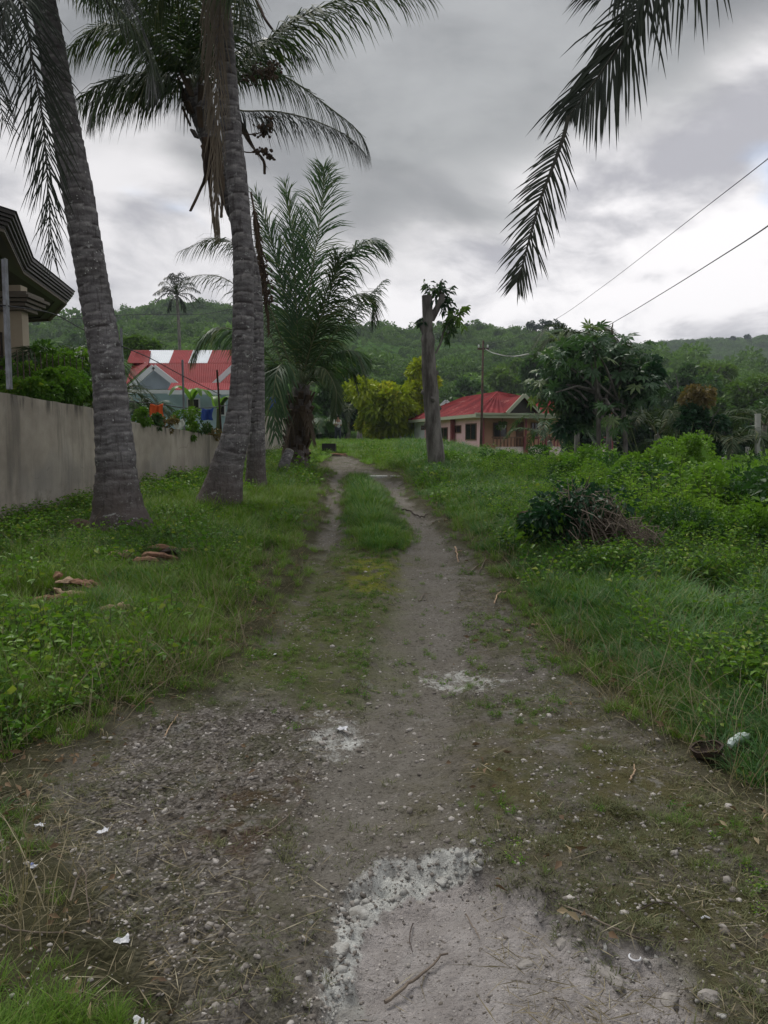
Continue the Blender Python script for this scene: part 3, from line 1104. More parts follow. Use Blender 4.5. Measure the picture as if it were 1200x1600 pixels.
# short grass on the verges
x, y, rg = sample_ground(52000, 1.7, 34, 101)
m, bw = grow(x, y, rg)
patch = fbm(x, y, 1.3, 3, 81)
lownear = (y < 3.6) & (x < -0.5)
corner = (1 - ss(np.abs(x + 1.05), 0.0, 0.6)) * (y < 3.2)
p_ = (1 - m['path']) * np.where(y < 3.7, 0.05 + ss(patch, 0.42, 0.60) * 0.38, 1.0)
dpath = poly_sdf(x, y, PATH)
p_ = p_ * (0.30 + 0.70 * ss(dpath, 0.0, 0.7)) * (0.30 + 0.70 * ss(fbm(x, y, 2.4, 3, 181), 0.36, 0.56))
keep = (rg.uniform(0, 1, len(x)) < p_) & ~bw & ~bare_mask(x, y)
keep &= ~((x > 0) & (y < 2.8) & (rg.uniform(0, 1, len(x)) < 0.2))
x1, y1, d1 = x[keep], y[keep], dpath[keep]
hh = (0.45 + 0.55 * ss(d1, 0, 0.9)) * (0.75 + 0.6 * patch[keep]) * (1 + ss(y1, 6, 20) * 0.5)
hh = hh * np.where((x1 < 0) & (y1 < 3.6), 0.6, 1)
scatter('verge_grass', place(x1, y1), hh * rg.uniform(0.8, 1.2, len(x1)), ['grass_fine'], tilt=0.12, seed=3)

# taller cool grass, mostly right of the path
x, y, rg = sample_ground(30000, 2.6, 40, 102)
m, bw = grow(x, y, rg)
dpath = poly_sdf(x, y, PATH)
patch = fbm(x, y, 0.9, 3, 82)
right = (x > 0.6)
p_ = (1 - m['path']) * ss(dpath, 0.05, 0.8) * np.where(right, 0.9, 0.25 * ss(patch, 0.5, 0.65))
p_ = np.where((~right) & (y > 11), p_ * 2.2, p_)
keep = (rg.uniform(0, 1, len(x)) < p_) & ~bw & ~bare_mask(x, y)
x1, y1, d1 = x[keep], y[keep], dpath[keep]
sc_ = (0.45 + 0.5 * ss(d1, 0.0, 1.2)) * rg.uniform(0.7, 1.25, len(x1)) * (1 + 0.5 * ss(y1, 10, 25))
sc_ = np.where(x1 < 0.6, sc_ * 0.75, sc_)
scatter('tall_grass', place(x1, y1), sc_, ['grass_tall'], tilt=0.15, seed=4)

# the grass strip between the wheel tracks
x, y, rg = sample_ground(16000, 8, 24, 103, 0.0, 0.12)
dd = poly_sdf(x, y, STRIP) + 0.25 * (fbm(x, y, 2.2, 3, 5) - 0.5)
keep = (dd < 0.10) & (rg.uniform(0, 1, len(x)) < 0.12 + 0.75 * ss(-dd + 0.25 * (fbm(x, y, 3.5, 2, 77) - 0.5), -0.05, 0.3))
x1, y1 = x[keep], y[keep]
scatter('strip_grass', place(x1, y1), (0.40 + 0.85 * ss(-dd[keep], 0, 0.6)) * (0.5 + 1.0 * fbm(x1, y1, 2.6, 3, 8)) * rg.uniform(0.5, 1.4, len(x1)), ['grass_fine', 'grass_spiky'], tilt=0.1, seed=5)

# field behind
x, y, rg = sample_ground(26000, 22, 110, 104, 2.0, 0.6)
keep = ~((x < WALL_X(y)) & (y < 27)) & (poly_sdf(x, y, PATH) > 0.1)
x1, y1 = x[keep], y[keep]
scatter('meadow_grass', place(x1, y1), rg.uniform(0.5, 1.1, len(x1)) * (0.55 + 0.012 * (y1 - 22)), ['grass_far', 'grass_far', 'weed_mid'], tilt=0.1, seed=6)

# low broad-leaved weeds, mostly the left verge
x, y, rg = sample_ground(30000, 2.0, 30, 105)
m, bw = grow(x, y, rg)
patch = fbm(x, y, 1.1, 3, 83); dpath = poly_sdf(x, y, PATH)
p_ = (1 - m['path']) * ss(dpath, 0.15, 0.9) * ss(patch, 0.45, 0.62) * ss(fbm(x, y, 4.0, 2, 187), 0.35, 0.6) * np.where(x < 0, 0.75, 0.5) * ss(y, 3.0, 4.5)
keep = (rg.uniform(0, 1, len(x)) < p_) & ~bw & ~bare_mask(x, y)
x1, y1 = x[keep], y[keep]
scatter('creeping_weeds', place(x1, y1), np.clip(rg.lognormal(-0.05, 0.35, len(x1)), 0.4, 1.9) * (1 + ss(y1, 7, 20) * 0.6), ['weed_low'], tilt=0.15, seed=7)

# bushy undergrowth in clumps on the right
for k in range(4):
    V_, F_, T_ = crown_cloud(r2, 1100, 0.50, 0.42, 0.075, 13, 0.3)
    V_ = V_ + np.array([0, 0, 0.32])
    proto('bush', [(V_, F_, T_, 0)], [M[('shrub_leaf', 'weed', 'weed_dark', 'shrub_leaf')[k]]])
x, y, rg = sample_ground(1500, 6.0, 30, 117, 2.0, 0.60)
m, bw = grow(x, y, rg); dpath = poly_sdf(x, y, PATH)
clump = ss(fbm(x, y, 0.45, 2, 189), 0.42, 0.60)
keep = (rg.uniform(0, 1, len(x)) < ss(dpath, 1.3, 2.6) * (0.15 + 0.6 * clump)) & (x > 1.2) & ~((y > 21) & (x < 9)) & ~((np.abs(x - hpx) < 1.0) & (np.abs(y - hpy) < 1.2))
sb = (0.38 + 0.75 * ss(dpath[keep], 1.5, 5.0)) * rg.uniform(0.6, 1.25, keep.sum()) * (0.8 + 0.4 * clump[keep])
scatter('undergrowth', place(x[keep], y[keep]), sb, ['bush'], tilt=0.15, seed=19, zs=rg.uniform(0.7, 1.25, keep.sum()))

# low green film, seedlings and moss tufts on the trodden ground
x, y, rg = sample_ground(40000, 2.3, 17, 118, 0.3, 0.5)
m = masks(x, y)
pt_ = ss(fbm(x, y, 2.3, 3, 190), 0.46, 0.60)
p_ = m['path'] * (1 - 0.8 * m['track']) * (1 - m['pit']) * (1 - m['gravel']) * (0.55 * m['moss'] * ss(fbm(x, y, 5.0, 2, 191), 0.35, 0.6) + 0.40 * pt_ * ss(y, 3.2, 5) + 0.12 * m['olive'] * pt_)
keep = rg.uniform(0, 1, len(x)) < p_
scatter('seedlings', place(x[keep], y[keep]), rg.uniform(0.08, 0.26, keep.sum()) * (1 + 0.03 * y[keep]), ['grass_fine', 'weed_low'], tilt=0.2, seed=20)

x, y, rg = sample_ground(9000, 2.2, 30, 115)
m, bw = grow(x, y, rg)
keep = (rg.uniform(0, 1, len(x)) < np.where(y < 3.6, 0.3, 1.0) * (1 - m['path']) * (0.25 + 0.6 * ss(fbm(x, y, 0.8, 3, 185), 0.45, 0.62))) & ~bw
scatter('dry_stalks', place(x[keep], y[keep]), rg.uniform(0.5, 1.2, keep.sum()), ['dry_stalk'], tilt=0.35, seed=17)

x, y, rg = sample_ground(9000, 3.2, 28, 116)
m, bw = grow(x, y, rg); dpath = poly_sdf(x, y, PATH)
keep = (rg.uniform(0, 1, len(x)) < (1 - m['path']) * ss(dpath, 0.3, 1.2) * ss(fbm(x, y, 0.9, 3, 186), 0.46, 0.60)) & ~bw
scatter('dark_weeds', place(x[keep], y[keep]), rg.uniform(0.35, 0.85, keep.sum()) * np.where(x[keep] < 0, .7, 1.0), ['weed_cool', 'weed_mid'], tilt=0.2, seed=18)

# waist-high weeds on the right
x, y, rg = sample_ground(26000, 4.0, 42, 106, 2.0, 0.62)
m, bw = grow(x, y, rg)
patch = fbm(x, y, 0.5, 3, 84); dpath = poly_sdf(x, y, PATH)
edge = ss(dpath, 0.9, 2.6)
p_ = edge * ss(x, 1.0, 2.0) * (0.10 + 0.75 * ss(patch, 0.40, 0.6)) * ss(y, 4.5, 8) * np.where((y > 23) & (x < 12), 0.12, 1.0)
keep = (rg.uniform(0, 1, len(x)) < p_) & ~bare_mask(x, y)
x1, y1 = x[keep], y[keep]
big = (0.55 + 0.75 * ss(dpath[keep], 1.0, 4.5)) * rg.uniform(0.6, 1.2, len(x1))
big = big * (0.8 + 0.5 * ss(fbm(x1, y1, 0.35, 3, 85), 0.4, 0.6)) * (1 - 0.62 * ss(y1, 14, 23) * (1 - 0.5 * ss(x1, 7, 10))) * (0.60 + 0.40 * ss(y1, 8, 12)) * np.clip(rg.lognormal(-0.05, 0.25, len(x1)), 0.5, 1.35)
hpc = on(905, 872)
nearheap = np.exp(-(((x1 - hpc.x) / 0.9) ** 2 + ((y1 - hpc.y) / 0.8) ** 2))
big = big * (1 - 0.65 * nearheap)
nk = len(protos['weed_mid']) + len(protos['weed_feather']) + len(protos['weed_cool'])
scatter('weed_thicket', place(x1, y1), big, ['weed_mid', 'weed_feather', 'weed_cool'], tilt=0.12, seed=8)

# weeds at the foot of the left wall, behind the palms
x, y, rg = sample_ground(14000, 8.0, 27, 107, 0.0, 0.55)
dw = x - WALL_X(y)
keep = (dw > 0.05) & (dw < 0.5 + 0.9 * fbm(x, y, 1, 2, 3)) & (x < -0.5)
x1, y1 = x[keep], y[keep]
scatter('wall_foot_weeds', place(x1, y1), rg.uniform(0.5, 1.1, len(x1)) * 0.85, ['weed_low', 'weed_mid', 'grass_tall'], tilt=0.12, seed=9)

# stubble, straw and pebbles on the path
x, y, rg = sample_ground(20000, 1.7, 16, 108, 0.5, 0.55)
m = masks(x, y); dpath = poly_sdf(x, y, PATH); patch = fbm(x, y, 1.8, 3, 86)
p_ = m['path'] * (1 - 0.9 * m['track']) * (1 - m['pit']) * (1 - m['lime']) * (0.12 + 0.95 * ss(patch, 0.46, 0.64) + 0.5 * ss(dpath, -0.5, 0.0))
p_ = p_ * np.where((y < 4) & (m['gravel'] > .5), 0.2, 1)
keep = rg.uniform(0, 1, len(x)) < p_
x1, y1 = x[keep], y[keep]
scatter('path_stubble', place(x1, y1), rg.uniform(0.3, 1.0, len(x1)), ['grass_stub'], tilt=0.2, seed=10)

x, y, rg = sample_ground(15000, 1.7, 16, 109, 0.5, 0.6)
m = masks(x, y); dpath = poly_sdf(x, y, PATH); patch = fbm(x, y, 1.5, 3, 87)
p_ = np.exp(-((dpath + 0.05) / 0.35) ** 2) * 0.55 * ss(patch, 0.42, 0.66) + 0.06 * m['path'] + 0.02
p_ = p_ * (1 - 0.8 * m['olive']) * np.where(y < 3.8, 0.5, 1.0)
p_ = p_ * (1 - 0.8 * m['track'])
keep = rg.uniform(0, 1, len(x)) < p_
x1, y1 = x[keep], y[keep]
scatter('dry_grass_litter', place(x1, y1), rg.uniform(0.5, 1.1, len(x1)), ['straw'], tilt=0.05, seed=11)

x, y, rg = sample_ground(110000, 1.7, 16, 110, 0.4, 0.55)
m = masks(x, y); patch = fbm(x, y, 2.5, 3, 88)
p_ = m['path'] * (0.16 + 0.25 * m['pit'] + 0.35 * ss(fbm(x, y, 6.0, 2, 188), .5, .65) + 0.6 * m['gravel'] * ss(patch, 0.40, 0.62) + 0.35 * m['pit'] + 0.5 * m['lime'])
p_ = np.where(m['path'] < 0.5, 0.10 * (y < 4), p_)
keep = rg.uniform(0, 1, len(x)) < p_
x1, y1 = x[keep], y[keep]
sz = np.clip(rg.lognormal(-0.85, 0.55, len(x1)), 0.16, 1.7) * np.where(masks(x1, y1)['pit'] > .5, 0.55, 1) * (1 + 0.05 * y1)
pp = place(x1, y1); pp[:, 2] -= 0.001
scatter('gravel', pp, sz, ['pebble'], tilt=0.3, seed=12)

# broken limestone round the rim of the pit
n_ = 26000
rg = np.random.default_rng(131)
x = rg.uniform(-1.0, 1.3, n_); y = rg.uniform(1.6, 3.3, n_)
sdp = poly_sdf(x, y, PIT); m = masks(x, y)
pr_ = np.exp(-((sdp + 0.03) / 0.07) ** 2) * 0.22 * (0.4 + m['lime']) * ss(fbm(x, y, 6, 3, 140), 0.4, 0.6) + 0.05 * m['lime']
keep = rg.uniform(0, 1, n_) < pr_
x1, y1 = x[keep], y[keep]
scatter('limestone_rubble', place(x1, y1), np.clip(rg.lognormal(-0.45, 0.5, len(x1)), 0.2, 2.0), ['rubble'], tilt=0.7, seed=21)

# fallen leaves
for k in range(3):
    n_ = 5
    a = r2.uniform(0, 6.28, n_); P = np.stack([r2.normal(0, .10, n_), r2.normal(0, .10, n_), r2.uniform(0.004, 0.015, n_)], 1)
    V_, F_ = leaf_quads(P, np.stack([np.cos(a), np.sin(a), r2.normal(0, .15, n_)], 1), r2.uniform(.025, .07, n_), 0.022, 0.35, r2, 0.0)
    proto('fallen_leaf', [(V_, F_, np.repeat(r2.uniform(0, 1, n_), 4), 0)], [M['dead_leaf']])
x, y, rg = sample_ground(6000, 1.8, 24, 133, 0.5, 0.6)
m, bw = grow(x, y, rg)
keep = (rg.uniform(0, 1, len(x)) < 0.08 + 0.6 * ss(fbm(x, y, 1.2, 3, 193), .5, .66)) & ~bw & (m['track'] < .5) & ((m['path'] < .5) | (rg.uniform(0, 1, len(x)) < .10)) & (m['pit'] < .3)
scatter('leaf_litter', place(x[keep], y[keep]), rg.uniform(0.5, 1.1, keep.sum()), ['fallen_leaf'], tilt=0.2, seed=23)

# woods on the hillsides
rg = np.random.default_rng(120)
n_ = 30000
D = 100 * (320 / 100.0) ** rg.uniform(0, 1, n_)
x = rg.uniform(-1, 1, n_) * (0.58 * D + 10)
dens = 0.35 + 0.65 * ss(fbm(x, D, 0.03, 3, 90), 0.35, 0.55)
keep = rg.uniform(0, 1, n_) < dens
x, D = x[keep], D[keep]
sc_ = (0.35 + 0.95 * ss(fbm(x, D, 0.05, 3, 91), 0.35, 0.65)) * rg.lognormal(-0.05, 0.38, len(x)) * (0.8 + D / 500)
P = np.stack([x, D, hill_z(x, D) + 0.5 * sc_], 1)
scatter('hillside_woods', P, sc_, ['forest_crown'], tilt=0.1, seed=13, zs=rg.uniform(.8, 1.3, len(x)))
n_ = 9000
D = 385 * (640 / 385.0) ** rg.uniform(0, 1, n_)
x = rg.uniform(-0.15, 0.62, n_) * D
P = np.stack([x, D, hill2_z(x, D) + 1.0], 1)
scatter('far_hillside_woods', P, rg.uniform(1.4, 3.4, n_), ['forest_crown'], tilt=0.1, seed=14)

# ------------------------------------------------------------------ concrete wall
def wall_piece(name, y0, y1, z_top, parent, thick=0.16, seed=0):
    n = max(2, int((y1 - y0) / 0.08)); yy = np.linspace(y0, y1, n)
    rows = 16
    Vf, hhv = [], []
    for j in range(rows + 1):
        t = j / rows
        bz = macro_h(WALL_X(yy), yy) - 0.25
        tz = z_top(yy) + (fbm(yy, yy * 0, 2.0, 3, 7 + seed) - 0.5) * 0.035
        zz = bz + (tz - bz) * t
        bulge = (fbm(yy, zz, 1.3, 3, 44 + seed) - 0.5) * 0.035
        Vf.append(np.stack([WALL_X(yy) + bulge, yy, zz], 1)); hhv.append(np.full(n, t))
    back = []
    for V_ in (Vf[-1], Vf[0]):
        B = V_.copy(); B[:, 0] -= thick; back.append(B)
    rowsV = Vf + back
    V_ = np.concatenate(rowsV); h_ = np.concatenate(hhv + [np.ones(n), np.zeros(n)])
    k = len(rowsV)
    F_ = []
    i = np.arange(n - 1)
    for j in range(k - 1):
        a = j * n + i; F_.append(np.stack([a, a + 1, a + n + 1, a + n], 1))
    F_ = list(map(list, np.concatenate(F_)))
    F_.append([j * n for j in range(k)]); F_.append([j * n + n - 1 for j in range(k)][::-1])
    me = mk_mesh(name, V_ - root_loc(parent), F_, [M['concrete']], False, {'hh': h_})
    return link(name, me, parent)


wl = thing('concrete_wall', 'long grey rendered concrete wall with damp stains behind the leaning palms', 'wall', (-5.1, 10.2, 0.3))
wall_piece('wall_panel', 5.0, 13.6, lambda y: np.interp(y, [5, 10.2, 13.6], [2.40, 2.21, 2.07]), wl)
wall_piece('wall_panel', 13.605, 21.6, lambda y: np.interp(y, [13.6, 14.3, 17.1, 19.6, 21.6], [1.95, 1.92, 1.80, 1.66, 1.60]), wl, seed=3)
wl2 = thing('concrete_wall', 'taller pale stretch of concrete wall beyond the middle palms', 'wall', (-3.9, 21.7, 0.8))
wall_piece('wall_panel', 21.61, 27.2, lambda y: 0 * y + 2.35, wl2, seed=5)
mb = MB(); mb.box((WALL_X(21.7) - 0.2, 21.55, 0.7), (WALL_X(21.7) + 0.06, 21.83, 2.5)); mb.build('pillar', M['concrete'], wl2)

M['galv'] = mat_plain('galvanised_steel', (0.30, 0.32, 0.36), (0.16, 0.16, 0.17), 5, 0.5, 0.5)
M['rust'] = mat_plain('rusted_steel', (0.10, 0.06, 0.045), (0.05, 0.035, 0.03), 8, 0.9)
M['wire'] = mat_plain('wire', (0.04, 0.04, 0.045), None, 4, 0.6)
M['white_wire'] = mat_plain('pale_cable', (0.45, 0.45, 0.44), (0.3, 0.3, 0.3), 4, 0.6)


def angle_post(label, p_bot, p_top, wdt, mat, group=None):
    t = thing('fence_post', label, 'post', tuple(p_bot), group=group)
    a, b = Vector(p_bot), Vector(p_top)
    mb = MB(); mb.bar(a, b, wdt, wdt * 0.14)
    o = Vector((-wdt / 2 + 0.003, 0.03, 0)); mb.bar(a + o, b + o, wdt * 0.14, wdt * 0.9)
    mb.build('angle_bar', mat, t)
    return t


angle_post('tall galvanised angle post rising past the eave of the brown-roofed house', W(17, 608, 11.2), W(9, 404, 11.2), 0.085, M['galv'])
angle_post('slim grey post on the wall just right of the near palm', W(197, 662, 14.2), W(190, 512, 14.2), 0.05, M['galv'])
angle_post('slim grey post on the wall in front of the red and white roof', W(289, 672, 17.2), W(286, 562, 17.2), 0.05, M['galv'])
angle_post('dark rusty post on the wall next to the second palm', W(347, 684, 19.6), W(340, 578, 19.6), 0.05, M['rust'])
mb = MB(); P = smooth_path([W(-60, 470, 10.5), W(12, 478, 11.2), W(82, 490, 12.2), W(130, 515, 13.2), W(193, 542, 14.2), W(235, 560, 15.5), W(287, 588, 17.2), W(345, 617, 19.6)], 60)
mb.tube(P, 0.009, 5)
for i in range(2, 58, 2):
    p = Vector(P[i]); mb.tube([p + Vector((-.02, 0, -.03)), p + Vector((.02, 0, .03))], 0.003, 3)
o = mb.build('barbed_wire', M['wire']); tag(o, 'dark barbed wire sagging between the posts on the wall', 'wire')


# ------------------------------------------------------------------ palms
def rachis_frames(P, nrm0=None):
    t = nrm(np.gradient(P, axis=0))
    up = np.tile(np.array([0, 0, 1.0]) if nrm0 is None else np.array(nrm0, float), (len(P), 1))
    side = np.cross(t, up)
    bad = np.linalg.norm(side, axis=1) < 0.15
    if bad.any():
        good = side[~bad].mean(0) if (~bad).any() else np.array([1.0, 0, 0])
        side[bad] = good
    side = nrm(side)
    for i in range(1, len(side)):
        if np.dot(side[i], side[i - 1]) < 0: side[i] *= -1
    n = nrm(np.cross(side, t))
    return t, side, n


def leaflet_arrays(P, n_pairs, L, droop, width, rg, ang=55, start=0.15, lift=0.15, nrm0=None, ragged=0.1, seg=3, tipL=0.35, gap=0.0, baseL=0.55, jit=0.12, p9=0.55):
    t, side, nn = rachis_frames(P, nrm0)
    m = len(P)
    out = []
    for s_ in (-1, 1):
        u = np.linspace(start, 1.0, n_pairs) + rg.normal(0, 0.3 / n_pairs, n_pairs)
        u = np.clip(u, 0, 1)
        if gap: u = u[rg.uniform(0, 1, len(u)) > gap]
        f = u * (m - 1); i = np.minimum(f.astype(int), m - 2); fr = (f - i)[:, None]
        p = P[i] * (1 - fr) + P[i + 1] * fr
        T, S_v, N = t[i], side[i] * s_, nn[i]
        prof = np.interp((u - start) / (1 - start), [0, 0.12, 0.35, 0.65, 0.9, 1], [baseL, 0.85, 1, 0.9, p9, tipL])
        Ls = L * prof * rg.uniform(1 - 2 * ragged, 1 + ragged, len(u))
        A = np.radians(ang - 25 * u)[:, None] + rg.normal(0, jit, (len(u), 1))
        d0 = nrm(T * np.cos(A) + S_v * np.sin(A) + N * (lift + rg.normal(0, 0.10, (len(u), 1))))
        out.append((p, d0, Ls, N))
    p = np.concatenate([o_[0] for o_ in out]); d0 = np.concatenate([o_[1] for o_ in out])
    Ls = np.concatenate([o_[2] for o_ in out]); N = np.concatenate([o_[3] for o_ in out])
    n = len(p)
    dr = droop * rg.uniform(0.6, 1.3, n)[:, None]
    pts = [p]; q = p; dirs = []
    for k in range(seg):
        dd = nrm(d0 + np.array([0, 0, -1.0]) * dr * ((k + 0.6) / seg) ** 1.2)
        q = q + dd * (Ls / seg)[:, None]; pts.append(q); dirs.append(dd)
    rows = []
    for k in range(seg):
        wd = nrm(np.cross(dirs[k], N + rg.normal(0, 0.02, N.shape)))
        ww = width * (0.75 if k == 0 else 1.0 - 0.45 * (k - 1) / max(1, seg - 1))
        ww = ww * (Ls / L)[:, None] ** 0.4
        rows += [pts[k] - wd * ww / 2, pts[k] + wd * ww / 2]
    rows.append(pts[seg])
    mm = len(rows)
    V_ = np.stack(rows, 1).reshape(-1, 3)
    i = np.arange(n)[:, None] * mm; F_ = []
    for k in range(seg - 1):
        F_ += [i + np.array([2 * k, 2 * k + 1, 2 * k + 3]), i + np.array([2 * k, 2 * k + 3, 2 * k + 2])]
    F_.append(i + np.array([mm - 3, mm - 2, mm - 1]))
    return V_, np.stack(F_, 1).reshape(-1, 3), np.repeat(rg.uniform(0, 1, n), mm), mm, n


def tube_arrays(P, rad, n=5):
    mb = MB(); mb.tube([tuple(p) for p in P], list(rad), n)
    V_ = np.array(mb.v); F_ = []
    for f in mb.f:
        for k in range(1, len(f) - 1): F_.append([f[0], f[k], f[k + 1]])
    return V_, np.array(F_)


def frond(parent, ctrl, rg, L=1.0, n=75, droop=0.9, width=0.032, mat='frond', rmat='rachis', r0=0.022, samples=26, label=None, **kw):
    P = smooth_path(ctrl, samples)
    V1, F1, T1, mm, nn_ = leaflet_arrays(P, n, L, droop, width, rg, **kw)
    V2, F2 = tube_arrays(P, np.linspace(r0, r0 * 0.18, samples), 5)
    V_, F_, T_, I_ = merge([(V1, F1, T1, 0), (V2, F2, np.full(len(V2), .3), 1)])
    me = mk_mesh('frond', V_ - root_loc(parent), F_, [M[mat], M[rmat]], False, {'tint': T_}, I_)
    o = link('frond', me, parent)
    if label: o['label'] = label
    return o


def palm_trunk(parent, ctrl, radii, ring=0.10, sides=28, samples=None, mat='palm_bark', foot=0.9, name='trunk', seed=0, lump=0.04, dz=0.028):
    P0 = smooth_path(ctrl, 80)
    d_ = np.r_[0, np.cumsum(np.linalg.norm(np.diff(P0, axis=0), axis=1))]
    Ltot = d_[-1]
    ns = samples or int(Ltot / dz)
    s = np.linspace(0, Ltot, ns)
    P = np.stack([np.interp(s, d_, P0[:, k]) for k in range(3)], 1)
    cs = np.linspace(0, Ltot, len(radii)) if not hasattr(radii[0], '__len__') else None
    if cs is None:
        rr = np.interp(s / Ltot, [a for a, b in radii], [b for a, b in radii])
    else:
        rr = np.interp(s, cs, radii)
    t = nrm(np.gradient(P, axis=0))
    a = nrm(np.cross(t, np.array([0, 1.0, 0.02]))); b = np.cross(t, a)
    rg = np.random.default_rng(900 + seed)
    edges = [0.0]
    while edges[-1] < Ltot:
        edges.append(edges[-1] + ring * rg.uniform(0.6, 1.5) * (1.0 + 0.3 * math.sin(edges[-1] * 1.7)))
    edges = np.array(edges)
    th = np.linspace(0, 2 * np.pi, sides, endpoint=False)
    TH, Sg = np.meshgrid(th, s)
    tiltph = rg.uniform(0, 6.28)
    Sw = Sg + 0.035 * np.sin(TH + tiltph + Sg * 0.6) + 0.028 * (fbm(TH * 1.5, Sg, 1.5, 3, seed) - 0.5)
    i = np.clip(np.searchsorted(edges, Sw) - 1, 0, len(edges) - 2)
    fr = (Sw - edges[i]) / (edges[i + 1] - edges[i])
    strength = 0.55 + 0.9 * ((np.sin(i * 12.9898) * 43758.5) % 1.0)
    step = (fr - 0.5) * 0.075 * strength * (0.35 + 0.65 * ss(Sg, 0.2, foot + 0.5))
    Rr = rr[:, None] * (1 + step + (fbm(TH * 2, Sg * 3, 1.0, 3, 5 + seed) - 0.5) * lump * 2 + (fbm(TH * 3.2, Sg * 14, 1.0, 2, 15 + seed) - 0.5) * 0.03)
    V_ = P[:, None, :] + (a[:, None, :] * np.cos(TH)[..., None] + b[:, None, :] * np.sin(TH)[..., None]) * Rr[..., None]
    V_ = V_.reshape(-1, 3)
    partial = ss(fbm(TH * 1.3 + i * 3.1, Sg * 0 + i, 1.0, 2, 33 + seed), 0.38, 0.62)
    scar = (1 - ss(fr, 0.06, 0.26)) * np.clip(strength, 0, 1) * (0.35 + 0.65 * partial) * ss(Sg, foot * 0.3, foot + 0.8)
    ft = 1 - ss(Sg + (fbm(TH, Sg, 2, 2, 4) - .5) * 0.6, foot * 0.4, foot * 1.6)
    n_ = len(s)
    ii = (np.arange(n_ - 1)[:, None] * sides + np.arange(sides)[None, :]).ravel()
    jj = (np.arange(n_ - 1)[:, None] * sides + ((np.arange(sides) + 1) % sides)[None, :]).ravel()
    F_ = np.stack([ii, jj, jj + sides, ii + sides], 1)
    lip = ss(fr, 0.70, 0.97) * ss(Sg, foot * 0.3, foot + 0.8) * (0.4 + 0.6 * ss(fbm(TH * 2.2 + i, Sg, 2.0, 2, 8 + seed), 0.4, 0.6))
    me = mk_mesh(name, V_ - root_loc(parent), F_, [M[mat]], True, {'scar': scar.ravel(), 'foot': ft.ravel(), 'lip': lip.ravel()})
    return link(name, me, parent)


def pxw(ctrl, D):
    return [W(p[0], p[1], D + (p[2] if len(p) > 2 else 0)) for p in ctrl]


rp = np.random.default_rng(77)

# palm 1, near left
b1 = on(190, 836); D1 = b1.y + 0.05
p1 = thing('coconut_palm', 'leaning coconut palm with thick ringed trunk nearest the camera, left', 'palm', (b1.x, b1.y, b1.z))
p1['label'] = 'stout coconut palm with flared foot standing closest to the concrete wall'
tr = pxw([(192, 862), (190, 835), (184, 780), (181, 720), (175, 650), (170, 590), (161, 530), (152, 480), (134, 375), (122, 300), (108, 225), (93, 150), (81, 75), (66, 0), (50, -70), (42, -110)], D1)
L1 = 1 / 1200 * D1
palm_trunk(p1, tr, [(0, 62 * L1), (0.03, 53 * L1), (0.075, 39 * L1), (0.14, 31 * L1), (0.22, 27.5 * L1), (0.3, 24.5 * L1), (0.42, 23.5 * L1), (0.6, 22.5 * L1), (0.8, 20 * L1), (1, 17 * L1)], ring=0.135, seed=1)


def kfr(parent, D, pts, **kw):
    if kw.get('droop', .9) < 2.0:
        upright = kw.get('nrm0') is not None
        kw['droop'] = kw.get('droop', .9) * (1.5 if upright else 1.7); kw['L'] = kw.get('L', 1.0) * (1.0 if upright else 1.2); kw['n'] = int(kw.get('n', 75) * (1.35 if upright else 1.4))
        kw['width'] = kw.get('width', .03) * (.62 if upright else .95); kw.setdefault('lift', 0.0); kw.setdefault('jit', 0.16)
    return frond(parent, pxw(pts, D), rp, **kw)


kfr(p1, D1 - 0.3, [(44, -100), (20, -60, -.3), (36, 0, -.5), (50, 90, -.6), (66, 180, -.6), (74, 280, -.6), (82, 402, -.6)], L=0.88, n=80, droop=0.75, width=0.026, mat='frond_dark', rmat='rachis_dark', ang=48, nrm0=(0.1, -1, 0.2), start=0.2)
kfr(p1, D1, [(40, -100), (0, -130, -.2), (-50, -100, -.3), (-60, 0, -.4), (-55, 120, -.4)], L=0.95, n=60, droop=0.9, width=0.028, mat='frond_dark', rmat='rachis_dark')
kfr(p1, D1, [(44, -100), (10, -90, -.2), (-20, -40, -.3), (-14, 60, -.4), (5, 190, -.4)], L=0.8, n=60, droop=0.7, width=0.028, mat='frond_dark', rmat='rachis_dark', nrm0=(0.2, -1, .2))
kfr(p1, D1, [(52, -90), (100, -60, -.2), (150, -20, -.3), (200, 30, -.3), (240, 95, -.3)], L=0.95, n=70, droop=1.1, width=0.028)
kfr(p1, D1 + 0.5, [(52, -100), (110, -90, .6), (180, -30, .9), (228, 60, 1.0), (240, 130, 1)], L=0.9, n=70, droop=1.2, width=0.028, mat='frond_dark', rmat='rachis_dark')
kfr(p1, D1, [(48, -100), (90, -160, .3), (180, -190, .8), (280, -140, 1.2), (330, -60, 1.2)], L=0.95, n=60, droop=1.0)
kfr(p1, D1, [(45, -100), (30, -200, .4), (-20, -290, .9), (-90, -300, 1.4)], L=0.9, n=55, droop=0.8)
kfr(p1, D1, [(45, -100), (60, -210, -.3), (90, -300, -.9), (140, -320, -1.5)], L=0.9, n=55, droop=0.8)
kfr(p1, D1, [(45, -100), (20, -60, -.8), (10, 0, -1.4), (-5, 80, -1.5)], L=0.6, n=50, droop=0.9, width=0.024, mat='frond_dark', rmat='rachis_dark')

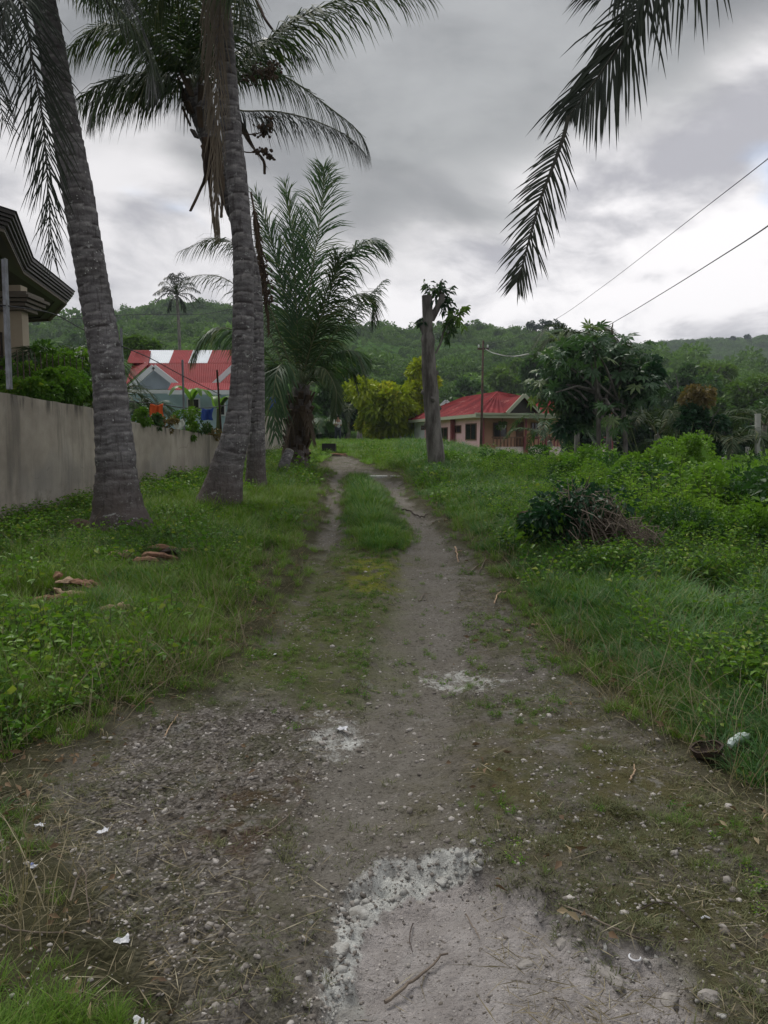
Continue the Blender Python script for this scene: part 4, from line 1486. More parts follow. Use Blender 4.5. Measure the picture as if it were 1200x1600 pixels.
# palm 2, second trunk
b2 = on(342, 800); D2 = b2.y + 0.05; L2 = D2 / 1200
p2 = thing('coconut_palm', 'tall slender coconut palm whose curved foot swings left, in front of another trunk', 'palm', tuple(b2))
tr = pxw([(334, 822), (342, 795), (350, 755), (356, 725), (366, 690), (373, 650), (377, 600), (380, 500), (380, 400), (376, 345), (369, 268), (361, 200), (353, 100), (345, 0), (338, -90), (336, -120)], D2)
palm_trunk(p2, tr, [(0, 48 * L2), (0.03, 40 * L2), (0.07, 31 * L2), (0.11, 25 * L2), (0.16, 21.5 * L2), (0.22, 18 * L2), (0.3, 16.3 * L2), (0.6, 15.5 * L2), (1, 14 * L2)], ring=0.20, seed=2, lump=0.03)
# its dry frond hanging down the trunk
kfr(p2, D2 - 0.35, [(342, -110), (348, -60), (344, 20), (340, 110), (338, 200), (338, 300), (340, 352)], L=0.95, n=85, droop=2.6, width=0.014, mat='frond_dry', rmat='rachis_dry', ang=30, start=0.1, nrm0=(0, -1, 0.2), r0=0.012, label='grey dry frond hanging down the trunk')
kfr(p2, D2 - 0.3, [(338, -110), (330, -60), (326, 0), (324, 90), (326, 190)], L=0.8, n=55, droop=2.6, width=0.014, mat='frond_dry', rmat='rachis_dry', ang=26, nrm0=(0, -1, .2), r0=0.010, label='grey dry frond hanging down the trunk')
for pts in ([(338, -115), (380, -170, -.4), (450, -180, -.8), (520, -120, -1)], [(338, -115), (290, -180), (220, -170, .3), (150, -90, .5)],
            [(338, -115), (360, -60, -.5), (378, 0, -.6), (392, 60, -.6)], [(338, -115), (300, -80, .4), (262, -40, .6), (240, 30, .7)],
            [(338, -115), (330, -220, .6), (300, -300, 1.2)], [(338, -115), (360, -230, -.6), (410, -310, -1.2)]):
    kfr(p2, D2, pts, L=0.85, n=55, droop=1.2, width=0.026)

# palm 3, trunk behind palm 2, crown in view
b3 = on(399, 772); D3 = b3.y + 0.05; L3 = D3 / 1200
p3 = thing('coconut_palm', 'coconut palm with its crown in view and dead brown sheaths hanging below it', 'palm', tuple(b3))
tr = pxw([(399, 790), (400, 770), (400, 730), (401, 690), (402, 600), (401, 500), (397, 440), (385, 385), (368, 335), (352, 290), (335, 235), (322, 195), (312, 160), (306, 140)], D3)
palm_trunk(p3, tr, [(0, 25 * L3), (0.03, 21 * L3), (0.08, 15.5 * L3), (0.2, 12 * L3), (0.5, 10 * L3), (0.8, 13 * L3), (0.92, 17 * L3), (1, 20 * L3)], ring=0.14, seed=3, lump=0.03)
mb = MB()
for k in range(26):      # sheaths and old leaf bases round the head
    a = k * 2.4; r_ = 16 * L3; zc = 0.012 * k
    c0 = Vector(W(318 - k * 0.9, 215 - k * 4.5, D3)) + Vector((math.cos(a) * r_, math.sin(a) * r_, 0))
    c1 = c0 + Vector((math.cos(a) * .14, math.sin(a) * .14, rp.uniform(.12, .35)))
    mb.bar(c0, c1, 0.10, 0.035)
mb.build('leaf_base', M['fibre'], p3, kind='stuff')


def rag(parent, pts, D, w0, name='dead_sheath', mat='fibre', wn=0.35):
    """a hanging torn sheath: crumpled ribbon with thickness"""
    P = smooth_path(pxw(pts, D), 14); mb = MB(); V_ = []
    for i, p in enumerate(P):
        w_ = w0 * (0.5 + 0.8 * math.sin(math.pi * min(1, (i + 1.5) / 13))) * rp.uniform(0.75, 1.2); a = 0.4 * i * wn + 0.5
        s_ = Vector((math.cos(a), math.sin(a), 0)) * w_ / 2; n_ = Vector((-math.sin(a), math.cos(a), 0)) * 0.02
        p = Vector(p); V_ += [p - s_, p + n_ * 1.8, p + s_, p - n_]
    F_ = [[4 * i + k, 4 * i + (k + 1) % 4, 4 * i + 4 + (k + 1) % 4, 4 * i + 4 + k] for i in range(13) for k in range(4)] + [[3, 2, 1, 0], [52, 53, 54, 55]]
    mb.add(V_, F_)
    return mb.build(name, M[mat], parent)


rag(p3, [(318, 215), (326, 260), (312, 300), (298, 330)], D3 - .3, 0.13)
rag(p3, [(330, 235), (328, 285), (333, 330), (337, 365)], D3 - .32, 0.10)
rag(p3, [(338, 240), (346, 280), (348, 310), (346, 340)], D3 - .3, 0.16)
rag(p3, [(325, 215), (320, 250), (322, 280)], D3 - .33, 0.20)
rag(p3, [(336, 215), (340, 250), (336, 290), (342, 320)], D3 - .31, 0.22)
rag(p3, [(300, 150), (284, 112), (276, 104)], D3 - .3, 0.16)
rag(p3, [(375, 190), (392, 225), (412, 250), (414, 272)], D3 - .25, 0.14)
rag(p3, [(400, 0), (412, 25), (428, 48), (436, 52)], D3 - .5, 0.09)

C3 = (308, 140)
F3 = [
    dict(pts=[C3, (282, 128, -.2), (250, 118, -.4), (205, 116, -.6), (165, 128, -.7), (128, 150, -.7)], L=1.10, n=85, droop=1.7, width=0.030, ang=60),
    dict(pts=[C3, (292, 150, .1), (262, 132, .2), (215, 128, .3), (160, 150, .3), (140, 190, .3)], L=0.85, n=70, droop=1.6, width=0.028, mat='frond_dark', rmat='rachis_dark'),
    dict(pts=[C3, (290, 112, -.3), (262, 84, -.5), (220, 50, -.7), (160, 40, -.9), (110, 75, -.9)], L=1.0, n=80, droop=1.5, width=0.030),
    dict(pts=[C3, (292, 98, .3), (270, 50, .6), (240, 10, .9), (190, -20, 1.1), (130, -10, 1.2)], L=1.0, n=80, droop=1.4, width=0.030),
    dict(pts=[C3, (300, 100, -.4), (290, 50, -.8), (265, -10, -1.2), (220, -40, -1.6)], L=0.95, n=75, droop=1.3, width=0.030),
    dict(pts=[C3, (312, 95, .2), (308, 40, .5), (296, -30, .8), (270, -90, 1.1)], L=0.9, n=75, droop=1.1, width=0.030),
    dict(pts=[C3, (320, 98, -.3), (330, 45, -.6), (340, -30, -.9), (365, -80, -1.2)], L=0.9, n=75, droop=1.1, width=0.030),
    dict(pts=[C3, (340, 120), (370, 106, -.1), (410, 72, -.2), (450, 38, -.3), (520, 4, -.4), (600, -16, -.5), (672, -6, -.6)], L=0.98, n=95, droop=1.35, width=0.028, ang=50, r0=0.032, start=0.26),
    dict(pts=[C3, (345, 126, .3), (395, 105, .5), (450, 122, .6), (515, 168, .7), (560, 205, .7), (576, 236, .7)], L=0.80, n=100, droop=1.9, width=0.030, mat='frond', ang=55, start=0.18),
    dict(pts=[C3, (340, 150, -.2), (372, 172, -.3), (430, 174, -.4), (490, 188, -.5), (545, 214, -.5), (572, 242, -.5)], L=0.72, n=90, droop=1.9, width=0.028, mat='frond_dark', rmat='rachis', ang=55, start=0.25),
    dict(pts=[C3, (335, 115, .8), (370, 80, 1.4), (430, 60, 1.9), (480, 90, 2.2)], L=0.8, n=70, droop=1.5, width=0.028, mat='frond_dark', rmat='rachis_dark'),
    dict(pts=[C3, (330, 100, -.8), (350, 60, -1.4), (392, 30, -1.9)], L=0.8, n=60, droop=1.5, width=0.026),
    dict(pts=[C3, (340, 150, .2), (368, 190, .2), (395, 232, .2), (418, 262, .2)], L=0.45, n=50, droop=2.2, width=0.018, mat='frond_brown', rmat='rachis_dry', ang=35),
]
for f_ in F3:
    pts = f_.pop('pts'); kfr(p3, D3, pts, **f_)


def fruit_stalk(parent, pts, D, cl, spread=0.16, label=None):
    P = smooth_path(pxw(pts, D), 16); mb = MB(); mb.tube(P, list(np.linspace(.016, .006, 16)), 5)
    for k in range(cl):
        u = rp.uniform(0.55, 1.0); i = min(int(u * 15), 15); p = Vector(P[i]) + Vector(rp.normal(0, spread * 0.55, 3))
        v_, f_ = stone_mesh(rp, 1.0); v_ = v_ * rp.uniform(.018, .042)
        mb.add([Vector(q) + p for q in v_], [list(map(int, t)) for t in f_])
        mb.tube([P[i], (Vector(P[i]) + p) / 2 + Vector((0, 0, .03)), p], 0.004, 3)
    return mb.build('fruit_stalk', M['fibre'], parent)


fruit_stalk(p3, [(330, 150), (370, 130, -.3), (408, 112, -.5), (432, 108, -.5)], D3 - .2, 90, 0.14)
fruit_stalk(p3, [(350, 200), (385, 210, -.3), (412, 205, -.4), (425, 188, -.4)], D3 - .2, 45, 0.10)
fruit_stalk(p3, [(345, 225), (385, 238, -.2), (412, 236, -.3), (424, 246, -.3)], D3 - .2, 40, 0.07)

# palm 4, young palm with fronds from near the ground
b4 = on(462, 736); D4 = b4.y; L4 = D4 / 1200
p4 = thing('coconut_palm', 'short young coconut palm with a spray of green fronds beside the path', 'palm', tuple(b4))
tr = pxw([(462, 755), (461, 735), (463, 700), (466, 660), (470, 625), (472, 600)], D4)
palm_trunk(p4, tr, [(0, 26 * L4), (0.12, 23 * L4), (0.4, 19 * L4), (0.7, 19 * L4), (1, 12 * L4)], ring=0.2, seed=4, lump=0.14, foot=3.0, dz=.04)
mb = MB()
for k in range(60):       # sawn leaf bases on the stubby trunk
    a = k * 2.4; t = k / 60.0
    c0 = Vector(W(462 + 8 * t, 728 - 110 * t, D4)) + Vector((math.cos(a), math.sin(a), 0)) * 0.24
    c1 = c0 + Vector((math.cos(a) * .13, math.sin(a) * .13, rp.uniform(.10, .32)))
    mb.bar(c0, c1, 0.13, 0.05)
mb.build('leaf_base', M['fibre'], p4, kind='stuff')
C4 = (471, 612)
K4 = [
    dict(pts=[C4, (474, 540), (484, 450), (496, 370), (505, 300), (506, 262)], L=1.05, n=95, droop=0.5, width=0.040, ang=50, nrm0=(0.1, -1, 0)),
    dict(pts=[C4, (466, 540), (462, 460), (458, 380), (446, 290)], L=1.0, n=85, droop=0.35, width=0.045, ang=42, nrm0=(0.3, -1, 0)),
    dict(pts=[C4, (460, 550), (446, 470), (428, 390), (400, 305)], L=1.0, n=85, droop=0.45, width=0.045, ang=42, nrm0=(0.5, -1, 0)),
    dict(pts=[C4, (480, 545, .3), (482, 470, .6), (476, 400, .8), (470, 330, 1)], L=1.0, n=80, droop=0.4, width=0.040, ang=45, nrm0=(-.3, -1, 0)),
    dict(pts=[C4, (486, 540, -.3), (508, 460, -.6), (538, 405, -.8), (575, 376, -1.), (603, 388, -1.)], L=0.95, n=85, droop=1.1, width=0.034),
    dict(pts=[C4, (488, 560, .4), (512, 500, .8), (552, 462, 1.1), (578, 465, 1.2), (584, 500, 1.2)], L=0.95, n=75, droop=1.1, width=0.034, mat='frond'),
    dict(pts=[C4, (490, 570, -.5), (525, 520, -1), (560, 480, -1.3), (600, 438, -1.5)], L=0.55, n=60, droop=0.9, width=0.028),
    dict(pts=[C4, (495, 585, -.3), (525, 555, -.6), (555, 550, -.8), (572, 590, -.8)], L=0.9, n=70, droop=1.2, width=0.034),
    dict(pts=[C4, (498, 590, .6), (530, 572, 1.1), (552, 585, 1.3), (560, 612, 1.3)], L=0.42, n=65, droop=1.2, width=0.034, mat='frond'),
    dict(pts=[C4, (450, 560, -.2), (418, 470, -.3), (385, 400, -.3), (340, 372, -.3), (282, 392, -.3)], L=0.95, n=90, droop=1.2, width=0.024, mat='frond', gap=0.15),
    dict(pts=[C4, (445, 575, .4), (410, 500, .8), (360, 440, 1.0), (310, 430, 1.1), (270, 448, 1.1)], L=0.8, n=75, droop=1.2, width=0.020, mat='frond', gap=0.25),
    dict(pts=[C4, (440, 580, -.5), (400, 535, -.9), (350, 512, -1.1), (318, 528, -1.2), (300, 560, -1.2)], L=0.9, n=75, droop=1.25, width=0.036),
    dict(pts=[C4, (446, 590, -.5), (420, 570, -1.0), (398, 590, -1.2), (396, 650, -1.3)], L=0.85, n=65, droop=1.2, width=0.036),
    dict(pts=[C4, (455, 585, -.8), (438, 570, -1.5), (428, 610, -2.0), (430, 680, -2.2)], L=0.9, n=70, droop=1.0, width=0.036),
    dict(pts=[C4, (484, 590, -.8), (505, 575, -1.4), (525, 610, -1.8), (522, 650, -2.0)], L=0.5, n=65, droop=1.1, width=0.034, mat='frond'),
    dict(pts=[C4, (480, 560, -.4), (500, 500, -.8), (520, 440, -1), (528, 400, -1.1)], L=0.9, n=70, droop=0.7, width=0.036, mat='frond'),
    dict(pts=[C4, (470, 560, .9), (455, 500, 1.6), (430, 450, 2.2), (400, 440, 2.6)], L=0.9, n=60, droop=0.9, width=0.036, mat='frond'),
    dict(pts=[C4, (462, 640, -.3), (448, 690, -.5), (440, 720, -.55)], L=0.5, n=45, droop=1.8, width=0.03, mat='frond_brown', rmat='rachis_dry'),
    dict(pts=[C4, (480, 650, -.3), (492, 690, -.4)], L=0.45, n=40, droop=1.8, width=0.03, mat='frond_brown', rmat='rachis_dry'),
]
for f_ in K4:
    pts = f_.pop('pts'); m_ = f_.pop('mat', 'frond_young')
    kfr(p4, D4, pts, mat=m_, **f_)
rag(p4, [(398, 330), (402, 370), (406, 410)], D3 + .8, 0.05, 'dead_spathe')

# dead hanging frond of palm 2/3 between the trunks and the young palm
kfr(p3, D3 + .5, [(392, 300), (400, 345), (408, 400), (414, 450), (420, 520)], L=0.32, n=60, droop=2.4, width=0.03, mat='frond_brown', rmat='rachis_dry', ang=35, nrm0=(0, -1, .1), label='brown dead frond hanging beside the trunk')
fruit_stalk(p3, [(396, 330), (404, 380), (412, 430), (418, 480)], D3 + .4, 80, 0.13)

bs = on(440, 748)
st = thing('palm_stump', 'leaning grey ringed palm stump at the foot of the young palm', 'stump', tuple(bs))
palm_trunk(st, [W(436, 752, bs.y), W(444, 726, bs.y + .1), W(452, 706, bs.y + .3)], [0.14, 0.125, 0.11], ring=0.09, seed=6, foot=.01)
mb = MB(); mb.tube([W(451, 708, bs.y + .28), W(453, 703, bs.y + .31)], [0.11, 0.10], 14); mb.build('cut_top', M['bark_pale'], st)

# the frond hanging into the upper right, and the palm that carries it
pr = thing('coconut_palm', 'coconut palm outside the frame whose dark fronds hang into the upper right', 'palm', (5.6, 6.6, 0))
pr['label'] = 'coconut palm whose dark frond hangs into the sky beside the power lines'
cr_ = Vector((4.3, 6.5, 7.9))
palm_trunk(pr, [(5.6, 6.6, -0.1), (5.55, 6.6, 1.0), (5.2, 6.55, 3.5), (4.7, 6.5, 6.0), (4.3, 6.5, 7.9)], [0.34, 0.22, 0.17, 0.15, 0.15], ring=0.11, seed=8, sides=20)
DF = 5.6


def leaflet_frond(parent, ctrl, L, n, rg, label=None, rot_mid=None, **kw):
    """frond whose every leaflet is its own sub-part"""
    P = smooth_path(ctrl, 60)
    V1, F1, T1, mm, cnt = leaflet_arrays(P, n, L, kw.pop('droop', .4), kw.pop('width', .028), rg, seg=4, **kw)
    mb = MB(); mb.tube(P, list(np.linspace(.017, .004, 60)), 6)
    fr = mb.build('frond', M['rachis_dark'], parent)
    if label: fr['label'] = label
    rl = root_loc(parent); per = len(F1) // cnt
    for k in range(cnt):
        v_ = V1[k * mm:(k + 1) * mm]; f_ = F1[k * per:(k + 1) * per] - k * mm
        o0 = v_[0].copy()
        me = mk_mesh('leaflet', v_ - o0, f_, [M['frond_dark']], False, {'tint': T1[k * mm:(k + 1) * mm]})
        link('leaflet', me, fr, loc=tuple(o0 - rl))
    return fr


rf = np.random.default_rng(31)
ctrlA = [cr_, Vector((3.6, 6.2, 7.6)), W(1090, -130, DF + .2), W(1010, 0, DF), W(965, 75, DF), W(920, 140, DF), W(888, 182, DF)]
leaflet_frond(pr, ctrlA, 0.60, 84, rf, 'long dark frond hanging into the frame', ang=50, nrm0=(-0.25, -1, 0.15), start=0.35, droop=1.1, width=0.0165, tipL=0.10, p9=0.24, ragged=0.18, lift=0.0, jit=.08)
# its drooping outer half, beyond the kink
ctrlB = [W(888, 182, DF), W(880, 215, DF), W(862, 265, DF), W(845, 310, DF), W(828, 370, DF), W(815, 420, DF), W(808, 440, DF)]
leaflet_frond(pr, ctrlB, 0.35, 66, rf, 'kinked outer half of the hanging frond', ang=50, nrm0=(0.1, -1, 0.1), start=0.10, droop=0.35, width=0.0125, tipL=0.42, ragged=0.14, lift=0.0, baseL=0.10, jit=.07)
ctrlC = [cr_, Vector((3.9, 6.1, 7.5)), W(1150, -180, DF - .1), W(1085, -85, DF - .1), W(1010, -45, DF - .1), W(960, -10, DF - .1)]
leaflet_frond(pr, ctrlC, 0.66, 70, rf, None, ang=70, nrm0=(0, -1, 0.3), start=0.45, droop=1.5, width=0.015, ragged=0.2, lift=0.0)
for k in range(7):
    a = k * 0.9 + 0.2
    e = cr_ + Vector((math.cos(a) * 2.6, abs(math.sin(a)) * -1.2 + 1.0, 0.2)); md = cr_ + Vector((math.cos(a) * 1.4, math.sin(a) * 0.7, 1.2))
    if e.x < 3.9: e.x = 4.6 + k * 0.3; md.x = 4.6
    frond(pr, [cr_, md, e], rf, L=0.8, n=50, droop=1.2, mat='frond_dark', rmat='rachis_dark')

# far lone palm
D5 = 88.0
p5 = thing('coconut_palm', 'distant lone palm silhouetted above the red and white roof', 'palm', tuple(W(280, 640, D5)))
mb = MB(); mb.tube(smooth_path([W(281, 650, D5), W(281, 560, D5), W(279, 500, D5), W(276, 462, D5)], 12), [.4, .26, .22, .2] + [.18] * 8, 8); mb.build('trunk', M['bark'], p5)
for k in range(17):
    a = math.radians([-165, -140, -120, -100, -80, -60, -35, -15, 10, 30, 170, 190, 205, -90, -110, 60, 120][k]); ln = [32, 36, 38, 42, 42, 38, 36, 38, 36, 34, 34, 36, 30, 36, 36, 26, 26][k]
    c = (276, 460)
    e = (c[0] + math.cos(a) * ln, c[1] + math.sin(a) * ln * 0.95 + 6); md = (c[0] + math.cos(a) * ln * .55, c[1] + math.sin(a) * ln * .62 - 5)
    frond(p5, pxw([c, (*md, rp.normal(0, 1)), (*e, rp.normal(0, 1.6))], D5), rp, L=0.95, n=24, droop=2.2, width=0.08, mat='frond_dark', rmat='rachis_dark', r0=.06, samples=8, seg=2)

# ------------------------------------------------------------------ house left, behind the wall
def paint(name, c, k=0.85, rough=0.6, scale=2.0, **kw):
    M[name] = mat_plain(name, c, tuple(k * q for q in c), scale, rough, **kw)


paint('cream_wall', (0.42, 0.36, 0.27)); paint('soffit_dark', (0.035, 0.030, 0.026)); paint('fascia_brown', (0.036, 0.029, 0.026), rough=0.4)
paint('fascia_light', (0.15, 0.13, 0.105)); paint('glass_dark', (0.02, 0.022, 0.026), rough=0.12); paint('curtain', (0.40, 0.28, 0.24))
M['glass_dark'].node_tree.nodes['Principled BSDF'].inputs['Specular IOR Level'].default_value = 0.5

ze = 4.95
lh = thing('house', 'cream house with a dark brown layered eave behind the left wall', 'house', (-9.5, 17.0, 0.6))
E = [(-5.0, 8.0), (-5.75, 11.0), (-5.92, 12.7), (-7.05, 15.8), (-7.62, 19.3), (-9.2, 22.0), (-14, 23.5), (-18, 22), (-18, 8.0)]
E = [(q[0] - (0.9 if i < 2 else 0.0), q[1]) for i, q in enumerate(E)]


def inset(poly, d_):
    c = np.mean(poly, 0); out = []
    for i, p in enumerate(poly):
        a = np.array(poly[i - 1]); b = np.array(p); c2 = np.array(poly[(i + 1) % len(poly)])
        e1_ = (b - a) / np.linalg.norm(b - a); e2_ = (c2 - b) / np.linalg.norm(c2 - b)
        n1 = np.array([-e1_[1], e1_[0]]); n2 = np.array([-e2_[1], e2_[0]])
        bis = n1 + n2; bis /= np.linalg.norm(bis); k = d_ / max(0.35, bis @ n1)
        out.append(tuple(b + bis * k))
    return out


def strip_along(mb, poly, z0, z1, d0, d1):
    """moulding that follows an outline: from inset d0 to inset d1"""
    A = inset(poly, d0); B = inset(poly, d1); n = len(poly)
    for i in range(n):
        j = (i + 1) % n
        V_ = [(*A[i], z0), (*A[j], z0), (*B[j], z0), (*B[i], z0), (*A[i], z1), (*A[j], z1), (*B[j], z1), (*B[i], z1)]
        mb.add(V_, [[3, 2, 1, 0], [4, 5, 6, 7], [0, 1, 5, 4], [2, 3, 7, 6]])


sgn = 1 if np.cross(np.array(E[1]) - np.array(E[0]), np.array(E[3]) - np.array(E[1])) > -9 else -1
area = sum(E[i][0] * E[(i + 1) % len(E)][1] - E[(i + 1) % len(E)][0] * E[i][1] for i in range(len(E)))
if area < 0: E = E[::-1]
mb = MB()
for k, (z0, z1, d0) in enumerate([(0, .045, .16), (.05, .10, .11), (.105, .15, .07), (.16, .20, .03), (.21, .27, 0.0)]):
    strip_along(mb, E, ze + z0, ze + z1, d0, d0 + 0.28)
mb.build('fascia', M['fascia_brown'], lh)
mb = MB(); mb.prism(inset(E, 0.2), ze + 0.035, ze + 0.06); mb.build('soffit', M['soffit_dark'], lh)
mb = MB(); strip_along(mb, E, ze - 0.05, ze + 0.03, 0.17, 0.24); mb.build('soffit_trim', M['fascia_light'], lh)
Ei = inset(E, -0.03); Ec = [(-12.5 + (p[0] + 12.5) * 0.12, 15.5 + (p[1] - 15.5) * 0.25) for p in Ei]
mb = MB(); n_ = len(Ei)
mb.add([(*p, ze + .28) for p in Ei] + [(*p, ze + 2.1) for p in Ec], [[i, (i + 1) % n_, n_ + (i + 1) % n_, n_ + i] for i in range(n_)] + [list(range(n_, 2 * n_)), list(range(n_))[::-1]])
mb.build('roof', M['fascia_brown'], lh)
wx = W(20, 540, 15.5).x
mb = MB(); mb.box((-17, 13.2, 0), (wx - .75, 15.9, ze + 0.03)); mb.build('wall', M['cream_wall'], lh)
mb = MB(); mb.box((-17, 15.902, 0), (-9.9, 20.5, ze + 0.03)); mb.build('wall', M['cream_wall'], lh)
mb = MB(); a = W(30, 540, 15.5); mb.box((a.x - .14, 15.36, 0), (a.x + .14, 15.64, 4.6)); mb.build('column', M['cream_wall'], lh)
mb = MB()
for k, (z0, ex) in enumerate([(0, .10), (.07, .16), (.14, .22), (.21, .28), (.28, .20)]):
    mb.box((a.x - 3.5, 15.3 - ex, 4.1 + z0), (a.x + .16 + ex, 15.7 + ex, 4.155 + z0))
mb.build('cornice', M['fascia_light'], lh)
mb = MB(); mb.box((a.x - 1.9, 15.45, 0), (a.x - .16, 15.6, 4.1)); mb.build('bay_wall', M['cream_wall'], lh)
fo = MB(); x0, x1 = a.x - 1.25, a.x - 0.30
for q in ((x0, x0 + .05), (x1 - .05, x1), ((x0 + x1) / 2 - .025, (x0 + x1) / 2 + .025)): fo.box((q[0], 15.38, 1.6), (q[1], 15.447, 3.7))
fo.box((x0 + .05, 15.385, 3.65), (x1 - .05, 15.44, 3.7)); fo.box((x0 + .05, 15.385, 1.6), (x1 - .05, 15.44, 1.65))
fr = fo.build('window', M['fascia_brown'], lh)
mb = MB(); mb.box((x0 + .02, 15.41, 1.62), (x1 - .02, 15.43, 3.68)); mb.build('pane', M['curtain'], fr)
mb = MB()
for zz in np.linspace(1.8, 3.5, 9): mb.tube([(x0, 15.33, zz), (x1, 15.33, zz)], .012, 5)
for xx in (x0, (x0 + x1) / 2, x1): mb.tube([(xx, 15.33, 1.6), (xx, 15.33, 3.7)], .012, 5)
mb.build('grille', M['rust'], lh)

# ------------------------------------------------------------------ red roofed house, mid left
paint('roof_red', (0.20, 0.020, 0.022), 0.8, 0.65); paint('roof_red2', (0.24, 0.030, 0.034), 0.85, 0.65); M['roof_red'].node_tree.nodes['Principled BSDF'].inputs['Specular IOR Level'].default_value = 0.1; M['roof_red2'].node_tree.nodes['Principled BSDF'].inputs['Specular IOR Level'].default_value = 0.1; paint('roof_white', (0.62, 0.66, 0.70), 0.9, 0.5); paint('trim_white', (0.60, 0.63, 0.66), 0.92, 0.5)
paint('blue_grey', (0.26, 0.31, 0.36)); paint('light_blue', (0.36, 0.50, 0.56))


def sheet(name, mat, parent, quad, nx=10, amp=0.02, thick=0.03, local=True):
    if not local: nx = int(nx * 2.5); amp *= .5
    """corrugated roof sheeting laid over a quad (a,b along the eave, d,c along the ridge)"""
    a, b, c, d_ = [np.array(q, float) for q in quad]
    nrm_ = np.cross(b - a, d_ - a); nrm_ /= np.linalg.norm(nrm_)
    if nrm_[2] < 0: nrm_ = -nrm_
    m = nx * 4 + 1; V_ = []
    for s_ in (0, 1):
        for i in range(m):
            t = i / (m - 1); w_ = amp * math.sin(i * math.pi / 2)
            for u in (0, 1):
                p = (a + (b - a) * t) * (1 - u) + (d_ + (c - d_) * t) * u
                V_.append(p + nrm_ * (w_ + (thick if s_ == 0 else 0)))
    F_ = []
    for i in range(m - 1):
        k = 2 * i; F_.append([k, k + 2, k + 3, k + 1]); k += 2 * m; F_.append([k, k + 1, k + 3, k + 2])
    n2 = 2 * m
    for i in range(m - 1):
        F_.append([2 * i, n2 + 2 * i, n2 + 2 * i + 2, 2 * i + 2]); F_.append([2 * i + 1, 2 * i + 3, n2 + 2 * i + 3, n2 + 2 * i + 1])
    F_.append([0, 1, n2 + 1, n2]); F_.append([2 * m - 2, n2 + 2 * m - 2, n2 + 2 * m - 1, 2 * m - 1])
    V_ = np.array(V_)
    if not local: V_ = V_ - root_loc(parent)
    me = mk_mesh(name, V_, F_, [mat]); return link(name, me, parent)


DR = 34.0
rh = thing('house', 'house with a red and white striped metal roof and white gable trim beyond the wall', 'house', tuple(W(285, 700, DR)))


def q4(*pts):
    return [W(*p) for p in pts]


sheet('roof_sheet', M['roof_red'], rh, q4((196, 603, DR + 1.5), (232, 570, DR + 2.5), (236, 549, DR + 4.5), (214, 549, DR + 4.5)), 6, local=False)
e = [(200, 238), (238, 262), (262, 302), (302, 332), (332, 372)]
xs_ = [204, 232, 270, 300, 330, 372]
cl = ['roof_red', 'roof_white', 'roof_red2', 'roof_white', 'roof_red']
for i in range(5):
    xa, xb = xs_[i], xs_[i + 1]
    sh = 10
    sheet('roof_sheet', M[cl[i]], rh, q4((xa - sh * .6, 568, DR + 3), (xb - sh * .6, 568, DR + 3), (xb + sh * .2, 548, DR + 5), (xa + sh * .2, 548, DR + 5)), 5, local=False)
sheet('roof_sheet', M['roof_red'], rh, q4((240, 603, DR + .6), (362, 603, DR + .6), (372, 568.5, DR + 2.95), (226, 568.5, DR + 2.95)), 16, local=False)
sheet('porch_roof', M['roof_red2'], rh, q4((262, 610, DR - 1.6), (372, 610, DR - 1.6), (372, 599, DR - .2), (268, 599, DR - .2)), 12, local=False)
mb = MB()
for (p, q) in (((202, 607), (240, 573)), ((240, 573), (281, 605)), ((281, 605), (330, 605)), ((330, 605), (368, 570))):
    mb.bar(W(*p, DR), W(*q, DR), 0.10, 0.20, up=(0, -1, 0)) if False else mb.bar(W(*p, DR), W(*q, DR), 0.22, 0.10, up=(0, 1, 0))
mb.build('bargeboard', M['trim_white'], rh)
mb = MB(); g = [W(206, 608, DR + .15), W(240, 578, DR + .15), W(279, 608, DR + .15)]
mb.add(g + [p + Vector((0, .1, 0)) for p in g], [[0, 1, 2], [5, 4, 3], [0, 3, 4, 1], [1, 4, 5, 2], [2, 5, 3, 0]]); mb.build('gable', M['blue_grey'], rh)
mb = MB(); mb.bar(W(262, 613, DR - 1.65), W(372, 613, DR - 1.65), 0.08, 0.18, up=(0, 0, 1)); mb.bar(W(196, 612, DR - .2), W(285, 612, DR - .2), .08, .16); mb.build('fascia', M['trim_white'], rh)
mb = MB(); a = W(203, 650, DR + .4); b = W(372, 650, DR + .4); mb.box((a.x, DR + .4, .4), (b.x, DR + 6, W(0, 611, DR + .4).z)); mb.build('wall', M['light_blue'], rh)
for (xa, xb, ya, yb) in ((222, 234, 622, 646), (292, 312, 622, 648), (338, 352, 622, 650)):
    a = W(xa, yb, DR + .33); b = W(xb, ya, DR + .33)
    mb = MB(); t_ = .06
    mb.box((a.x, DR + .34, a.z), (a.x + t_, DR + .399, b.z)); mb.box((b.x - t_, DR + .34, a.z), (b.x, DR + .399, b.z)); mb.box((a.x + t_, DR + .34, b.z - t_), (b.x - t_, DR + .399, b.z)); mb.box((a.x + t_, DR + .34, a.z), (b.x - t_, DR + .399, a.z + t_))
    wn = mb.build('window', M['trim_white'], rh); mb = MB(); mb.box((a.x + t_, DR + .37, a.z + t_), (b.x - t_, DR + .39, b.z - t_)); mb.build('pane', M['glass_dark'], wn)

# washing between the wall and that house
paint('orange_cloth', (0.75, 0.12, 0.02)); paint('blue_cloth', (0.04, 0.10, 0.42)); paint('white_cloth', (0.62, 0.66, 0.60)); paint('teal_cloth', (0.14, 0.38, 0.42))


